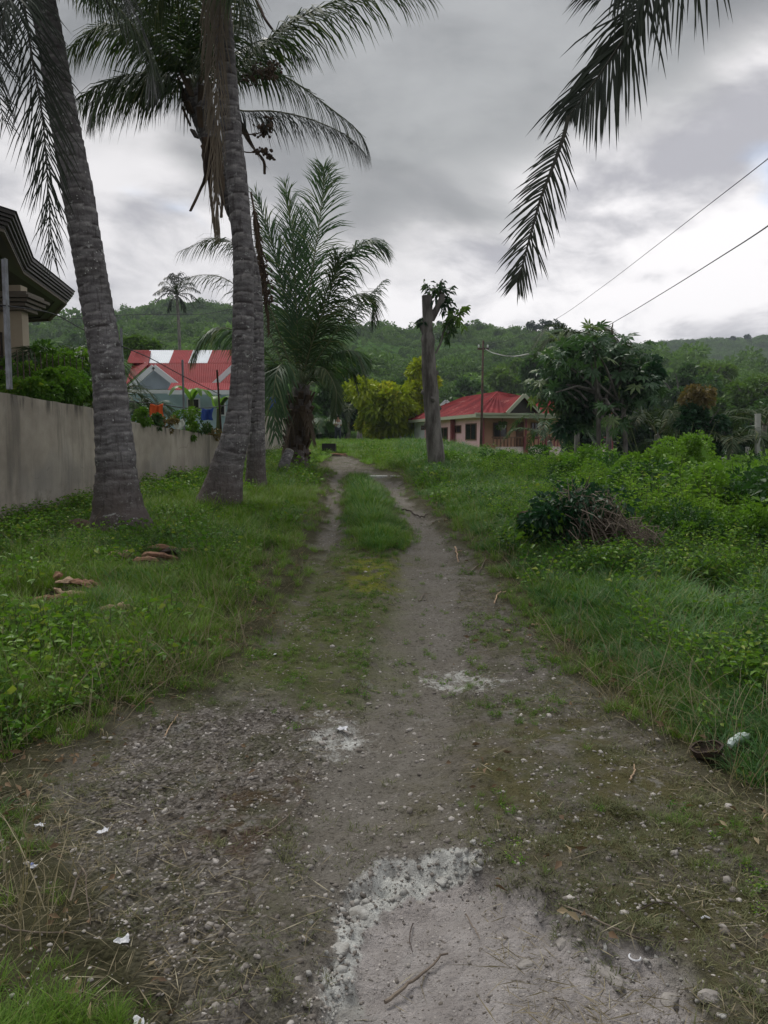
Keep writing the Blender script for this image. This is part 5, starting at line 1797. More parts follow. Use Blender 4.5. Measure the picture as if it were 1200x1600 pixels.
def cloth(name, label, cat, px0, py0, px1, py1, D, mat, group=None, seed=0):
    a, b = W(px0, py0, D), W(px1, py1, D); n, m = 9, 12; V_ = []
    rg = np.random.default_rng(seed); ph = rg.uniform(0, 6)
    for side in (0, 1):
        for j in range(m + 1):
            for i in range(n + 1):
                u, v_ = i / n, j / m
                wv = 0.05 * math.sin(u * 9 + ph + v_ * 2) * (0.3 + v_) + 0.03 * math.sin(u * 19 + v_ * 4 + ph)
                V_.append((a.x + (b.x - a.x) * (u + 0.05 * math.sin(v_ * 5 + ph)), D + wv + side * .012, a.z + (b.z - a.z) * v_ * (1 + 0.1 * math.sin(u * 6 + ph)) - 0.04 * math.sin(math.pi * u)))
    F_ = []; N_ = (n + 1) * (m + 1)
    for j in range(m):
        for i in range(n):
            k = j * (n + 1) + i; F_.append([k, k + 1, k + n + 2, k + n + 1]); F_.append([k + N_, k + n + 1 + N_, k + n + 2 + N_, k + 1 + N_])
    ring = [i for i in range(n + 1)] + [j * (n + 1) + n for j in range(1, m + 1)] + [m * (n + 1) + i for i in range(n - 1, -1, -1)] + [j * (n + 1) for j in range(m - 1, 0, -1)]
    for q in range(len(ring)):
        k, l = ring[q], ring[(q + 1) % len(ring)]; F_.append([k, k + N_, l + N_, l])
    me = mk_mesh(name, np.array(V_), F_, [mat], True); return tag(link(name, me), label, cat, group)


cloth('hanging_cloth', 'bright orange cloth hanging above the wall beside the blue-walled house', 'cloth', 235, 630, 256, 663, 17.2, M['orange_cloth'], seed=1)
cloth('hanging_cloth', 'blue shirt hanging above the wall right of the banana leaves', 'cloth', 314, 637, 333, 655, 19.4, M['blue_cloth'], seed=2)
cloth('hanging_cloth', 'blue cloth draped low behind the wall weeds', 'cloth', 322, 668, 331, 684, 19.8, M['blue_cloth'], seed=3)
cloth('hanging_cloth', 'blue cloth glimpsed between the palm trunk and the young palm', 'cloth', 421, 620, 432, 640, 30, M['blue_cloth'], seed=4)
cloth('hanging_cloth', 'pale cloth slung over the top of the wall by the hedge', 'cloth', 270, 654, 287, 668, 16.8, M['white_cloth'], seed=5)
cloth('hanging_cloth', 'teal cloth hanging by the corner of the blue-walled house', 'cloth', 208, 632, 222, 656, 26, M['teal_cloth'], seed=6)
mb = MB(); mb.tube(smooth_path([W(190, 626, 16.5), W(245, 631, 17.2), W(325, 637, 19.4), W(430, 619, 30)], 24), .01, 4); o = mb.build('clothesline', M['wire']); tag(o, 'thin clothesline stretched behind the wall', 'wire')
for i, (px_, D_, lb) in enumerate([(190, 16.5, 'left'), (432, 30, 'right')]):
    mb = MB(); mb.tube([W(px_, 690, D_), W(px_, 618, D_)], .035, 6); o = mb.build('line_post', M['twig_dark']); tag(o, ('clothesline post hidden beside the near palm trunk', 'clothesline post behind the young palm')[i], 'post')

# ------------------------------------------------------------------ pink house
paint('pink_wall', (0.80, 0.50, 0.54), 0.92); paint('tan_wall', (0.72, 0.45, 0.30), 0.9); paint('white_wall', (0.72, 0.75, 0.76), 0.85); paint('maroon', (0.22, 0.055, 0.065), 0.8)
paint('eave_green', (0.34, 0.36, 0.27), 0.88); paint('wood_rail', (0.16, 0.085, 0.05)); paint('pale_base', (0.74, 0.62, 0.60), 0.9)


def mat_rust_roof():
    m, n, b, out = new_mat('weathered_red_roof')
    v = n.n('ShaderNodeTexCoord').outputs['Object']
    c = n.mix(n.step(n.noise(v, 0.8, 5, 0.6), 0.35, 0.65), (0.11, 0.010, 0.014), (0.20, 0.026, 0.028))
    c = n.mix(n.step(n.noise(n.vmath('MULTIPLY', v, (1, 0.35, 1)), 1.6, 5, 0.65), 0.56, 0.70), c, (0.30, 0.11, 0.10))
    n.put(b.inputs['Base Color'], c); b.inputs['Roughness'].default_value = 0.75; b.inputs['Specular IOR Level'].default_value = 0.08
    return m


M['rust_roof'] = mat_rust_roof()
zf = W(0, 711, 45).z          # floor level
c0 = W(752, 700, 45); c1 = W(648, 700, 58)
ph = thing('house', 'pink bungalow with a faded red hip roof and railed porch', 'house', (c0.x, c0.y, zf), rz=math.atan2(c0.x - c1.x, c1.y - c0.y))
LEN = (Vector((c1.x, c1.y)) - Vector((c0.x, c0.y))).length
rot = ph.rotation_euler.z; ca, sa = math.cos(rot), math.sin(rot)


def loc_of(p):
    dx_, dy_ = p.x - c0.x, p.y - c0.y
    return (dx_ * ca + dy_ * sa, -dx_ * sa + dy_ * ca, p.z - zf)


def side_at(px, py):
    """the point of the side wall (local x = 0) under a pixel: returns (y, z) in house coordinates"""
    r = ray(px, py)
    nx_, ny_ = ca, sa              # normal of the side wall
    k = (c0.x * nx_ + c0.y * ny_) / (r.x * nx_ + r.y * ny_)
    p = Vector((r.x * k, r.y * k, EYE + r.z * k)); l = loc_of(p); return l[1], l[2]


def front_at(px, py, yl=0.0):
    r = ray(px, py); nx_, ny_ = -sa, ca
    k = (c0.x * nx_ + c0.y * ny_ + yl) / (r.x * nx_ + r.y * ny_)
    p = Vector((r.x * k, r.y * k, EYE + r.z * k)); l = loc_of(p); return l[0], l[2]


def pbox(name, mat, a, b, parent=None):
    mb = MB(); mb.box(a, b); return mb.build(name, M[mat], parent or ph, world=False)


ZT = side_at(745, 652)[1]
zeave = front_at(752, 648)[1]
PD = 2.2                        # porch depth
FW = 5.6
pbox('wall', 'pink_wall', (0, 0, -0.3), (0.15, LEN * 0.82, zeave))
pbox('wall', 'white_wall', (-0.02, LEN * 0.82 + .01, -0.3), (0.15, LEN, zeave - .05))
pbox('wall', 'pink_wall', (0.15, LEN - .15, -0.3), (8.5, LEN, zeave))
pbox('wall', 'tan_wall', (0.15, PD, -0.3), (8.5, PD + .15, zeave))
pbox('wall', 'tan_wall', (8.35, PD + .15, -0.3), (8.5, LEN - .15, zeave))
pbox('porch_floor', 'pale_base', (0.15, 0.05, -0.3), (8.5, PD, 0.12))
pbox('porch_base', 'pale_base', (0.9, -0.08, -0.3), (8.5, 0.045, 0.48))
pbox('ceiling', 'eave_green', (0.15, 0, zeave - .04), (8.5, PD, zeave - .002))
pbox('corner_post', 'maroon', (-0.08, -0.08, -0.3), (0.16, -0.002, zeave))


def win(px0, py0, px1, py1, side=True, yl=0.0, mat='glass_dark', name='window'):
    f = side_at if side else (lambda a, b: front_at(a, b, yl))
    u0, zb = f(px0, py1); _, zt = f(px0, py0); u1, _ = f(px1, py0)
    u0, u1 = sorted((u0, u1)); zb, zt = sorted((zb, zt)); t_ = 0.06
    mb = MB()
    for (a0, a1, b0, b1) in ((u0, u0 + t_, zb, zt), (u1 - t_, u1, zb, zt), (u0 + t_, u1 - t_, zt - t_, zt), (u0 + t_, u1 - t_, zb, zb + t_), ((u0 + u1) / 2 - .02, (u0 + u1) / 2 + .02, zb + t_, zt - t_)):
        if side: mb.box((-0.05, a0, b0), (-0.003, a1, b1))
        else: mb.box((a0, yl - 0.05, b0), (a1, yl - 0.003, b1))
    w_ = mb.build(name, M['wood_rail'], ph, world=False)
    mb = MB()
    if side: mb.box((-0.02, u0 + t_, zb + t_), (-0.004, u1 - t_, zt - t_))
    else: mb.box((u0 + t_, yl - 0.02, zb + t_), (u1 - t_, yl - 0.004, zt - t_))
    mb.build('pane', M[mat], w_, world=False)


win(728, 662, 745, 688); win(707, 665, 721, 677); win(688, 668, 700, 690); win(659, 665, 665, 672)
win(770, 660, 792, 686, False, PD); win(829, 660, 841, 686, False, PD)
u0, zb = front_at(806, 692, PD); u1, zt = front_at(818, 659, PD)
dr = pbox('door', 'wood_rail', (u0, PD - .06, 0.125), (u1, PD - .004, zt)); pbox('handle', 'galv', (u0 + .06, PD - .10, 1.0), (u0 + .1, PD - .062, 1.12), dr)
for px_ in (700, 711, 664):
    y_, _ = side_at(px_, 690)
    if px_ == 711: pbox('pillar', 'maroon', (-0.30, y_ - .12, -0.3), (-0.06, y_ + .12, zeave - .1))
# porch columns and railing
for px_ in (820, 853):
    u, _ = front_at(px_, 690); pbox('column', 'maroon', (u - .13, -0.22, -0.3), (u + .13, -0.082, 1.15 if px_ > 830 else 1.1))
    if px_ == 820: pbox('column_shaft', 'maroon', (u - .05, -0.17, 1.101), (u + .05, -0.09, zeave))
pbox('column', 'maroon', (8.3, -0.2, -0.3), (8.5, -.082, zeave))
u20, _ = front_at(790, 690); uc, _ = front_at(820, 690); ue, _ = front_at(853, 690)
for (ua, ub) in ((0.6, uc - .14), (uc + .14, ue - .14), (ue + .14, 8.2)):
    pbox('rail', 'wood_rail' if ua < 1 else 'maroon', (ua, -0.15, 1.0), (ub, -0.08, 1.07))
    n_ = int((ub - ua) / .22); mb0 = None
    for k in range(n_):
        x_ = ua + (k + .5) * (ub - ua) / n_
        if mb0 is None:
            mb = MB(); mb.box((-.03, -.03, .49), (.03, .03, .999)); mb0 = mb.build('baluster', M['maroon' if ua > 1 else 'wood_rail'], ph, world=False); mb0.location = (x_, -.115, 0)
        else:
            q = mb0.copy(); COL.objects.link(q); q.location = (x_, -.115, 0)
# side yard fence pieces read white in front of the side wall
# roof: hip roof + cross gable, eaves
OV = 0.55; zr0 = zeave
ridge_z = zeave + 1.55
A_ = (-OV, -OV, zr0); B_ = (8.5 + OV, -OV, zr0); C2_ = (8.5 + OV, LEN + OV, zr0); D_ = (-OV, LEN + OV, zr0)
r0_ = (2.5, 3.6, ridge_z); r1_ = (2.5, LEN - 3.6, ridge_z)
sheet('roof', M['rust_roof'], ph, (D_, A_, r0_, r1_), 40, 0.025)
sheet('roof', M['rust_roof'], ph, (B_, C2_, r1_, r0_), 40, 0.025)
sheet('roof', M['rust_roof'], ph, (A_, B_, (2.51, 3.6, ridge_z), r0_), 24, 0.025)
sheet('roof', M['rust_roof'], ph, (C2_, D_, r1_, (2.51, LEN - 3.6, ridge_z)), 24, 0.025)
mb = MB(); mb.tube([A_, r0_], .07, 6); mb.tube([r0_, r1_], .07, 6); mb.tube([B_, r0_], .07, 6); mb.tube([D_, r1_], .07, 6); mb.build('ridge_cap', M['rust_roof'], ph, world=False)
mb = MB(); mb.box((-OV - .05, -OV - .06, zr0 - .20), (8.5 + OV + .05, -OV, zr0 + .04)); mb.box((-OV - .05, -OV + .001, zr0 - .17), (-OV, LEN + OV, zr0 + .03)); mb.box((8.5 + OV, -OV + .001, zr0 - .2), (8.5 + OV + .05, LEN + OV, zr0 + .03))
mb.build('fascia', M['eave_green'], ph, world=False)
mb = MB(); mb.box((-OV - .12, -OV - .17, zr0 - .02), (8.5 + OV + .1, -OV - .065, zr0 + .09)); mb.build('gutter', M['eave_green'], ph, world=False)
mb = MB(); mb.box((-OV + .002, -OV + .002, zr0 - .15), (-.005, LEN + OV - .01, zr0 - .12)); mb.box((0.0, -OV + .002, zr0 - .15), (8.5 + OV - .01, -.09, zr0 - .12)); mb.build('soffit', M['tan_wall'], ph, world=False)
# porch gable
ug, zg = front_at(815, 619, -OV); ul, zl = front_at(797, 640, -OV); ur, _ = front_at(834, 640, -OV)
hw = (ur - ul) / 2 + .1
for s_ in (-1, 1):
    q = ((ug + s_ * (hw + .15), -OV - .35, zr0 + .10), (ug + s_ * (hw + .15), 3.2, zr0 + .10), (ug, 3.2, zg), (ug, -OV - .35, zg))
    sheet('gable_roof', M['rust_roof'], ph, q, 12, 0.02)
    mb = MB(); mb.bar((ug + s_ * (hw + .22), -OV - .38, zr0 + .06), (ug, -OV - .38, zg + .05), 0.09, 0.20, up=(0, 1, 0)); 
    mb = MB(); mb.bar((ug + s_ * (hw + .22), -OV - .38, zr0 + .06), (ug + s_ * 0.005, -OV - .38 - .002 * s_, zg + .05), 0.20, 0.08, up=(0, 1, 0)); mb.build('bargeboard', M['eave_green'], ph, world=False)
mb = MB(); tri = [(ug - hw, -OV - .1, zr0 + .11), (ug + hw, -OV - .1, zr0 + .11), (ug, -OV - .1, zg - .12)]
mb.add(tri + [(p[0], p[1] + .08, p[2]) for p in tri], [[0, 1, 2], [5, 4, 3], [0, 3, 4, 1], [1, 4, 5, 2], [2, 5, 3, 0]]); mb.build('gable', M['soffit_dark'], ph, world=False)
# hanging planter and lamps
u, z_ = front_at(785, 668, 0.6)
hp = thing('hanging_planter', 'round hanging planter under the porch ceiling of the pink house', 'planter', tuple(Matrix.Translation(ph.location) @ Matrix.Rotation(rot, 4, 'Z') @ Vector((u, 0.6, z_))))
mb = MB(); b_ = Vector(hp.location); mb.tube([b_ + Vector((0, 0, -.12)), b_ + Vector((0, 0, 0)), b_ + Vector((0, 0, .14))], [.10, .22, .24], 12); mb.build('bowl', M['white_cloth'], hp)
mb = MB(); mb.tube([b_ + Vector((0, 0, .14)), b_ + Vector((0, 0, zeave - z_))], .015, 5); mb.build('chain', M['wire'], hp)
V_, F_, T_ = crown_cloud(rp, 160, .38, .25, .16, 6); mb_ = mk_mesh('foliage', V_ + np.array([0, 0, .12]), F_, [M['banana_leaf']], False, {'tint': T_}); tag(link('foliage', mb_, hp), kind='stuff')
for px_ in (804, 825):
    u, z_ = front_at(px_, 671, PD); p = Matrix.Translation(ph.location) @ Matrix.Rotation(rot, 4, 'Z') @ Vector((u, PD - .12, z_))
    t = MB(); t.tube([p + Vector((0, 0, -.09)), p + Vector((0, 0, -.04)), p + Vector((0, 0, .05)), p + Vector((0, 0, .09))], [.03, .09, .09, .03], 10); o = t.build('wall_lamp', M['white_cloth'], smooth=True)
    tag(o, 'small white globe lamp left of the porch door' if px_ < 810 else 'small white globe lamp right of the porch door', 'lamp')
# small roof behind
sr = thing('shed', 'low building with a small red gable roof behind the pink house', 'shed', tuple(W(694, 680, 66)))
for s_ in (-1, 1):
    a, b = W(697 + s_ * 20, 645, 66), W(697, 626, 66); q = (tuple(a), (a.x, 72, a.z), (b.x, 72, b.z), tuple(b)); sheet('roof', M['rust_roof'], sr, q, 10, .02, local=False)
    mb = MB(); mb.bar(a + Vector((0, -.1, 0)), b + Vector((-.002 * s_, -.1, 0)), .25, .1, up=(0, 1, 0)); mb.build('bargeboard', M['trim_white'], sr)
a, b = W(680, 700, 66.3), W(716, 645, 66.3); mb = MB(); mb.box((a.x, 66.3, 0.5), (b.x, 71.7, b.z)); mb.build('wall', M['pink_wall'], sr)
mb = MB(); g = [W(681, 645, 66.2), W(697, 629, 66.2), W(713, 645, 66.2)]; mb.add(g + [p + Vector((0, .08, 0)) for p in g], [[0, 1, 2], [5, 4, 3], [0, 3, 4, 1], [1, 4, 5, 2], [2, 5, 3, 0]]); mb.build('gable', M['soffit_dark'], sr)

# ------------------------------------------------------------------ utility pole and lines
up_ = thing('utility_pole', 'thin dark utility pole standing in front of the pink house', 'pole', tuple(W(752, 705, 43)))
mb = MB(); mb.tube([W(751, 712, 43), W(753, 640, 43), W(755, 532, 43)], [.085, .07, .05], 10); mb.build('shaft', M['rust'], up_, smooth=True)
mb = MB(); mb.bar(W(746, 545, 43), W(764, 545, 43), .08, .10); mb.build('crossarm', M['rust'], up_)
for px_ in (748, 762):
    mb = MB(); p = W(px_, 543, 43); mb.tube([p, p + Vector((0, 0, .08)), p + Vector((0, 0, .16))], [.035, .05, .03], 8); mb.build('insulator', M['white_cloth'], up_)


def cable(label, pts, r_, mat, name='power_cable'):
    P = smooth_path([W(*p) for p in pts], 70); mb = MB(); mb.tube(P, r_, 5); o = mb.build(name, M[mat]); return tag(o, label, 'cable')


cable('upper thin power cable running from the pole to the upper right', [(755, 535, 43), (790, 533, 41), (866, 500, 36), (940, 449, 30), (1020, 388, 24), (1110, 318, 17), (1200, 248, 12), (1300, 165, 9)], .008, 'wire')
cable('lower thicker power cable slanting up past the tree with large lobed leaves', [(762, 543, 43), (780, 553, 42), (810, 557, 40), (850, 549, 37), (905, 532, 33), (965, 500, 28), (1040, 455, 22), (1120, 405, 16), (1200, 353, 11.5), (1320, 262, 8.5)], .011, 'wire')
cable('pale slack cable near the top of the utility pole', [(758, 545, 43), (772, 552, 42.5), (800, 557, 41), (826, 553, 39.5)], .03, 'white_wire')
op = thing('utility_pole', 'roadside pole that carries the power cables', 'pole', (5.9, 8.5, 0.0))
e1, e2 = W(1300, 165, 9), W(1320, 262, 8.5)
mb = MB(); mb.tube([(6.15, 8.75, -.1), (6.15, 8.75, e1.z + .3)], [.15, .11], 12); mb.build('shaft', M['twig'], op, smooth=True)
for e_ in (e1, e2):
    mb = MB(); mb.bar(e_ + Vector((.0, 0, 0)), Vector((6.15, 8.75, e_.z)), .05, .05); mb.build('bracket', M['rust'], op)
cloth('torn_sheet', 'torn white plastic strip caught on the power cable', 'litter', 840, 549, 857, 558, 37, M['white_cloth'], seed=9)
cable('thin wire crossing the sky beyond the near palm trunk', [(-40, 505, 60), (130, 497, 60), (200, 492, 60), (280, 491, 60), (330, 489, 60), (420, 470, 62)], .02, 'wire', 'wire')


# ------------------------------------------------------------------ trees and shrubs
def crown(parent, name, c, rx, rz, n, leaf, mat, clumps=16, seed=0, core=.45, squash=None):
    rg = np.random.default_rng(seed)
    V_, F_, T_ = crown_cloud(rg, n, rx, rz, leaf, clumps, core)
    V_ = V_ + np.array(c) - root_loc(parent)
    me = mk_mesh(name, V_, F_, [M[mat]], False, {'tint': T_})
    return tag(link(name, me, parent), kind='stuff')


def tree(name, label, px, pyb, D, wpx, pytop, pylow, mat, n=4000, leaf=None, bark='bark', clumps=18, seed=0, group=None, cat='tree', trunks=1, core=.45, r=None):
    base = W(px, pyb, D); base.z = min(base.z, float(macro_h(base.x, D))) if D < 60 else base.z
    t = thing(name, label, cat, tuple(base), group=group)
    s = D / 1200; rx = wpx * s / 2 / 1.05; top = W(px, pytop, D).z; low = W(px, pylow, D).z
    cz = (top + low) / 2; rz = (top - low) / 2
    c = Vector((base.x, D, cz))
    for k in range(trunks):
        mb = MB(); rg = np.random.default_rng(seed + 5); bx = base + Vector((rg.normal(0, .25) * (trunks > 1), 0, 0))
        rr = (r or 0.035 * (top - base.z))
        mb.tube(smooth_path([bx, bx + (c - bx) * .5 + Vector((rr, 0, 0)), c + Vector((0, 0, rz * .4))], 8), list(np.linspace(rr, rr * .35, 8)), 8)
        mb.build('trunk', M[bark], t)
        for q in range(6):
            a = q * 1.1 + seed; st_ = bx + (c - bx) * rg.uniform(.55, 1); e_ = c + Vector((math.cos(a) * rx * .7, math.sin(a) * rx * .7, rg.uniform(-.3, .7) * rz))
            mb = MB(); mb.tube([st_, (st_ + e_) / 2 + Vector((0, 0, .1 * rz)), e_], [rr * .4, rr * .28, rr * .1], 5); mb.build('branch', M[bark], t)
    crown(t, 'crown', c, rx, rz, n, leaf or 0.3, mat, clumps, seed + 1, core)
    return t


# pollarded trunk beside the path
tb = on(683, 738); Dp = 19.6; Lp = Dp / 1200
pt = thing('pollarded_tree', 'bare lopped tree trunk with leafy sprouts at its cut top beside the path', 'tree', tuple(tb))
tr = [W(684, 752, Dp), W(682, 720, Dp), W(679, 690, Dp), W(675, 640, Dp), W(671, 590, Dp), (W(669, 545, Dp)), W(668, 500, Dp), W(667, 462, Dp)]
P0 = smooth_path(tr, 150); rr_ = np.interp(np.linspace(0, 1, 150), [0, .06, .2, .5, .72, .76, .79, 1], [18 * Lp, 14.5 * Lp, 13 * Lp, 11.5 * Lp, 10 * Lp, 10.8 * Lp, 8 * Lp, 8.2 * Lp])
mb = MB(); mb.tube(P0, list(rr_), 22); V_ = np.array(mb.v)
ang = np.arctan2(V_[:, 1] - Dp, V_[:, 0] - np.interp(V_[:, 2], P0[:, 2], P0[:, 0]))
bumpv = (fbm(ang * 2.2, V_[:, 2] * 0.9, 1.6, 4, 91) - .5) * 0.10 + (fbm(ang * 5, V_[:, 2] * 5, 1, 2, 92) - .5) * .03
cx = np.interp(V_[:, 2], P0[:, 2], P0[:, 0]); V_[:, 0] = cx + (V_[:, 0] - cx) * (1 + bumpv * 3); V_[:, 1] = Dp + (V_[:, 1] - Dp) * (1 + bumpv * 3)
me = mk_mesh('trunk', V_ - root_loc(pt), mb.f, [M['bark']], True); link('trunk', me, pt)
mb = MB(); mb.tube([W(674, 500, Dp), W(683, 482, Dp), W(690, 468, Dp), W(691, 460, Dp)], [5 * Lp, 5 * Lp, 5 * Lp, 4.4 * Lp], 9); mb.build('cut_limb', M['bark'], pt)
for (kx, ky, s_, l_) in ((684, 640, 1, 5), (664, 615, -1, 5), (686, 690, 1, 4), (668, 665, -1, 4), (680, 585, 1, 5), (676, 625, 0, 4)):
    a_ = W(kx - 5 * s_, ky + 3, Dp - (.10 if s_ == 0 else 0)); b_ = W(kx + l_ * s_, ky - 4, Dp - (.24 if s_ == 0 else .02)); mb = MB(); mb.tube([a_, (a_ + b_) / 2, b_], [5 * Lp, 4.2 * Lp, 3.0 * Lp], 9); mb.build('branch_stub', M['bark'], pt)
mb = MB(); mb.tube([W(665, 525, Dp), W(661, 514, Dp), W(659, 508, Dp)], [4.5 * Lp, 4 * Lp, 3.2 * Lp], 8); mb.build('branch_stub', M['bark'], pt)
mb = MB(); mb.tube([W(681, 552, Dp), W(689, 535, Dp), W(693, 518, Dp), W(704, 502, Dp), W(712, 494, Dp)], [2.0 * Lp, 1.8 * Lp, 1.6 * Lp, 1.0 * Lp, .6 * Lp], 6); mb.build('branch', M['bark'], pt)


def sprout(parent, px, py, D, n, rpx, leafpx, mat, seed, name='leafy_sprout'):
    rg = np.random.default_rng(seed); c = np.array(W(px, py, D)); s = D / 1200
    P, Dn = [], []
    mb = MB()
    for k in range(n):
        d_ = nrm(rg.normal(size=3) * [1, 1, .8] + [0, 0, .35]); tip = c + d_ * rpx * s * rg.uniform(.5, 1.1)
        mb.tube([c, (c + tip) / 2 + [0, 0, .02], tip], [.008, .006, .003], 3)
        for q in range(8):
            P.append(c + (tip - c) * (.35 + .65 * q / 7)); Dn.append(d_ + rg.normal(0, .7, 3) + [0, 0, -.45])
    P = np.array(P); L = leafpx * s * rg.uniform(.7, 1.3, len(P))
    V1, F1 = leaf_quads(P, np.array(Dn), L, L * .38, .15, rg, .35)
    F2 = []
    for f in mb.f:
        for k in range(1, len(f) - 1): F2.append([f[0], f[k], f[k + 1]])
    V_, F_, T_, I_ = merge([(V1, F1, np.repeat(rg.uniform(0, 1, len(P)), 4), 0), (np.array(mb.v), np.array(F2), np.zeros(len(mb.v)), 1)])
    me = mk_mesh(name, V_ - root_loc(parent), F_, [M[mat], M['twig_dark']], False, {'tint': T_}, I_); return tag(link(name, me, parent), kind='stuff')


sprout(pt, 688, 460, Dp, 18, 24, 9, 'tree_leaf_dark', 1)
sprout(pt, 674, 452, Dp, 9, 18, 9, 'tree_leaf', 2)
sprout(pt, 696, 478, Dp, 8, 18, 10, 'tree_leaf_dark', 3)
sprout(pt, 661, 505, Dp, 8, 11, 9, 'tree_leaf_dark', 4)
sprout(pt, 713, 496, Dp, 20, 22, 10, 'tree_leaf_light', 5)
sprout(pt, 702, 509, Dp, 9, 15, 9, 'tree_leaf', 6)
sprout(pt, 700, 522, Dp, 8, 12, 10, 'tree_leaf', 7)

# lime green trees
tree('mango_tree', 'bright lime-green round tree left of the lopped trunk, the yellowest', 650, 700, 60, 84, 548, 682, 'lime_leaf', 7000, .50, seed=11, clumps=22, core=.25)
tree('mango_tree', 'broad yellow-green tree spreading low beside the meadow', 594, 702, 58, 116, 566, 696, 'lime_leaf', 8000, .46, seed=12, clumps=30, core=.25)
tree('mango_tree', 'dark shaded tree between the two yellow-green ones', 622, 700, 66, 76, 590, 690, 'tree_leaf', 6000, .42, seed=13)
# dense plants behind the person
tree('jungle_tree', 'dark rounded tree behind the walking person', 540, 702, 66, 70, 560, 690, 'tree_leaf_dark', 6500, .45, seed=14)
tree('jungle_tree', 'bushy mid-green tree right behind the young palm', 506, 704, 60, 60, 590, 700, 'tree_leaf', 5000, .42, seed=15)
tree('jungle_tree', 'tall dull green tree rising at the foot of the hill centre', 560, 700, 85, 70, 540, 650, 'tree_leaf', 5000, .6, seed=16)
tree('jungle_tree', 'low green tree at the left end of the meadow behind the palms', 455, 704, 52, 80, 610, 700, 'tree_leaf', 6000, .4, seed=17)
tree('jungle_tree', 'green tree behind the left house hedge', 60, 640, 30, 110, 565, 640, 'weed', 6000, .28, seed=18)
tree('round_shrub', 'yellowish bushy tree above the red roof ridge', 217, 575, 60, 60, 528, 556, 'tree_leaf_light', 2500, .45, seed=19)

# hedge behind the left wall
hg = thing('hedge', 'leafy overgrown hedge spilling over the left wall beside the near palm', 'hedge', tuple(W(100, 640, 12.2)))
for k, (px_, py_, D_, rx_, rz_, n_) in enumerate([(60, 618, 12.0, .45, .35, 2400), (100, 606, 12.6, .55, .5, 3200), (135, 612, 13.4, .5, .45, 2400), (80, 580, 13.6, .6, .5, 2400), (125, 575, 14.6, .6, .5, 2400), (45, 590, 12.6, .35, .4, 1200)]):
    crown(hg, 'foliage', W(px_, py_, D_) + Vector((-.15, 0, 0)), rx_, rz_, n_, .085, 'weed', 10, 60 + k)
mb = MB()
for k in range(12):
    p = W(50 + 9 * k, 628, 12 + .15 * k) + Vector((-.3, 0, 0)); mb.tube([p + Vector((0, 0, -.8)), p + Vector((.1, 0, .3)), p + Vector((.05, .1, .8))], [.02, .014, .006], 5)
mb.build('stems', M['twig_dark'], hg, kind='stuff')
vn = thing('creeper', 'leafy creeper hanging over the wall top between the palms', 'plant', tuple(W(250, 668, 16)))
for k, (px_, py_, D_, rx_) in enumerate([(222, 652, 14.9, .22), (238, 660, 15.5, .2), (262, 662, 16.3, .22), (300, 672, 17.6, .22), (315, 664, 18.2, .32), (334, 672, 19.2, .28), (290, 650, 17.2, .3)]):
    crown(vn, 'foliage', W(px_, py_, D_), rx_, .25, 420, .075, ('weed', 'tree_leaf', 'red_leaf')[k % 3], 6, 80 + k)


def young_palm(label, px, py, D, n, lpx, mat='frond_young', seed=0, up=1.0, L=.5, name='young_palm', trunk=0.0, cat='palm', w_=.03, num=45, group=None):
    rg = np.random.default_rng(seed); c = np.array(W(px, py, D)); s = D / 1200
    t = thing(name, label, cat, (c[0], c[1], c[2] - trunk), group=group)
    mb = MB(); mb.tube([c - [0, 0, trunk + .25], c - [0.04, 0, trunk * .5], c], [.13, .10, .09], 10); mb.build('trunk', M['bark' if trunk > 3 else 'bark_pale'], t)
    for k in range(n):
        a = k * 2.4 + rg.uniform(-.3, .3); ln = lpx * s * rg.uniform(.75, 1.15); e = rg.uniform(.35, 1.0) * up
        hd = np.array([math.cos(a), math.sin(a), 0])
        pts = [c, c + hd * ln * .35 + [0, 0, ln * .45 * e], c + hd * ln * .72 + [0, 0, ln * .42 * e], c + hd * ln + [0, 0, ln * (.42 * e - .35)]]
        frond(t, pts, rg, L=L * rg.uniform(.85, 1.1), n=num, droop=.9, width=w_, mat=mat, samples=14, r0=.02)
    return t


young_palm('young palm with pale arching fronds behind the hedge by the left house', 88, 590, 15.5, 9, 120, 'frond_young', 1, L=.6)
young_palm('pale green young palm leaning over the wall left of the orange cloth', 172, 640, 19, 8, 95, 'frond', 2, L=.5)
young_palm('low feathery palm in front of the red-roofed house', 228, 650, 24, 10, 46, 'frond_young', 3, L=.55)
young_palm('small palm by the meadow edge behind the young coconut palm', 500, 672, 50, 9, 46, 'frond_young', 4, L=.8, w_=.06)
young_palm('feathery palm in the dark thicket behind the walking person', 545, 650, 60, 10, 55, 'frond', 5, L=.9, w_=.07, trunk=1.5)
young_palm('coconut palm with ragged head behind the large-leaved tree', 905, 545, 36, 13, 75, 'frond', 6, L=.8, w_=.05, trunk=4.6)
young_palm('young palm with upright pale fronds right of the large-leaved tree', 1028, 680, 30, 10, 95, 'frond', 7, L=.8, up=1.4, w_=.045)
young_palm('palm in the gap between the large-leaved tree and the dark leafy tree', 1050, 715, 27, 9, 70, 'frond_young', 8, L=.6, up=.8, w_=.04)
young_palm('young coconut palm with pale trunk beside the white gate posts', 1142, 700, 25, 10, 88, 'frond', 9, L=.7, up=.7, trunk=.9, w_=.04)
young_palm('short palm with arching fronds at the right edge of the field', 1195, 665, 28, 9, 80, 'frond', 10, L=.7, up=.7, trunk=1.2, w_=.04)
young_palm('small palm in front of the pink house porch', 860, 690, 33, 8, 80, 'frond_young', 21, L=.6, up=1.2, w_=.04)
t = young_palm('storm-torn palm with brown dead spear above the large-leaved tree', 955, 560, 35, 9, 55, 'frond', 22, L=.6, trunk=4.0, w_=.04)
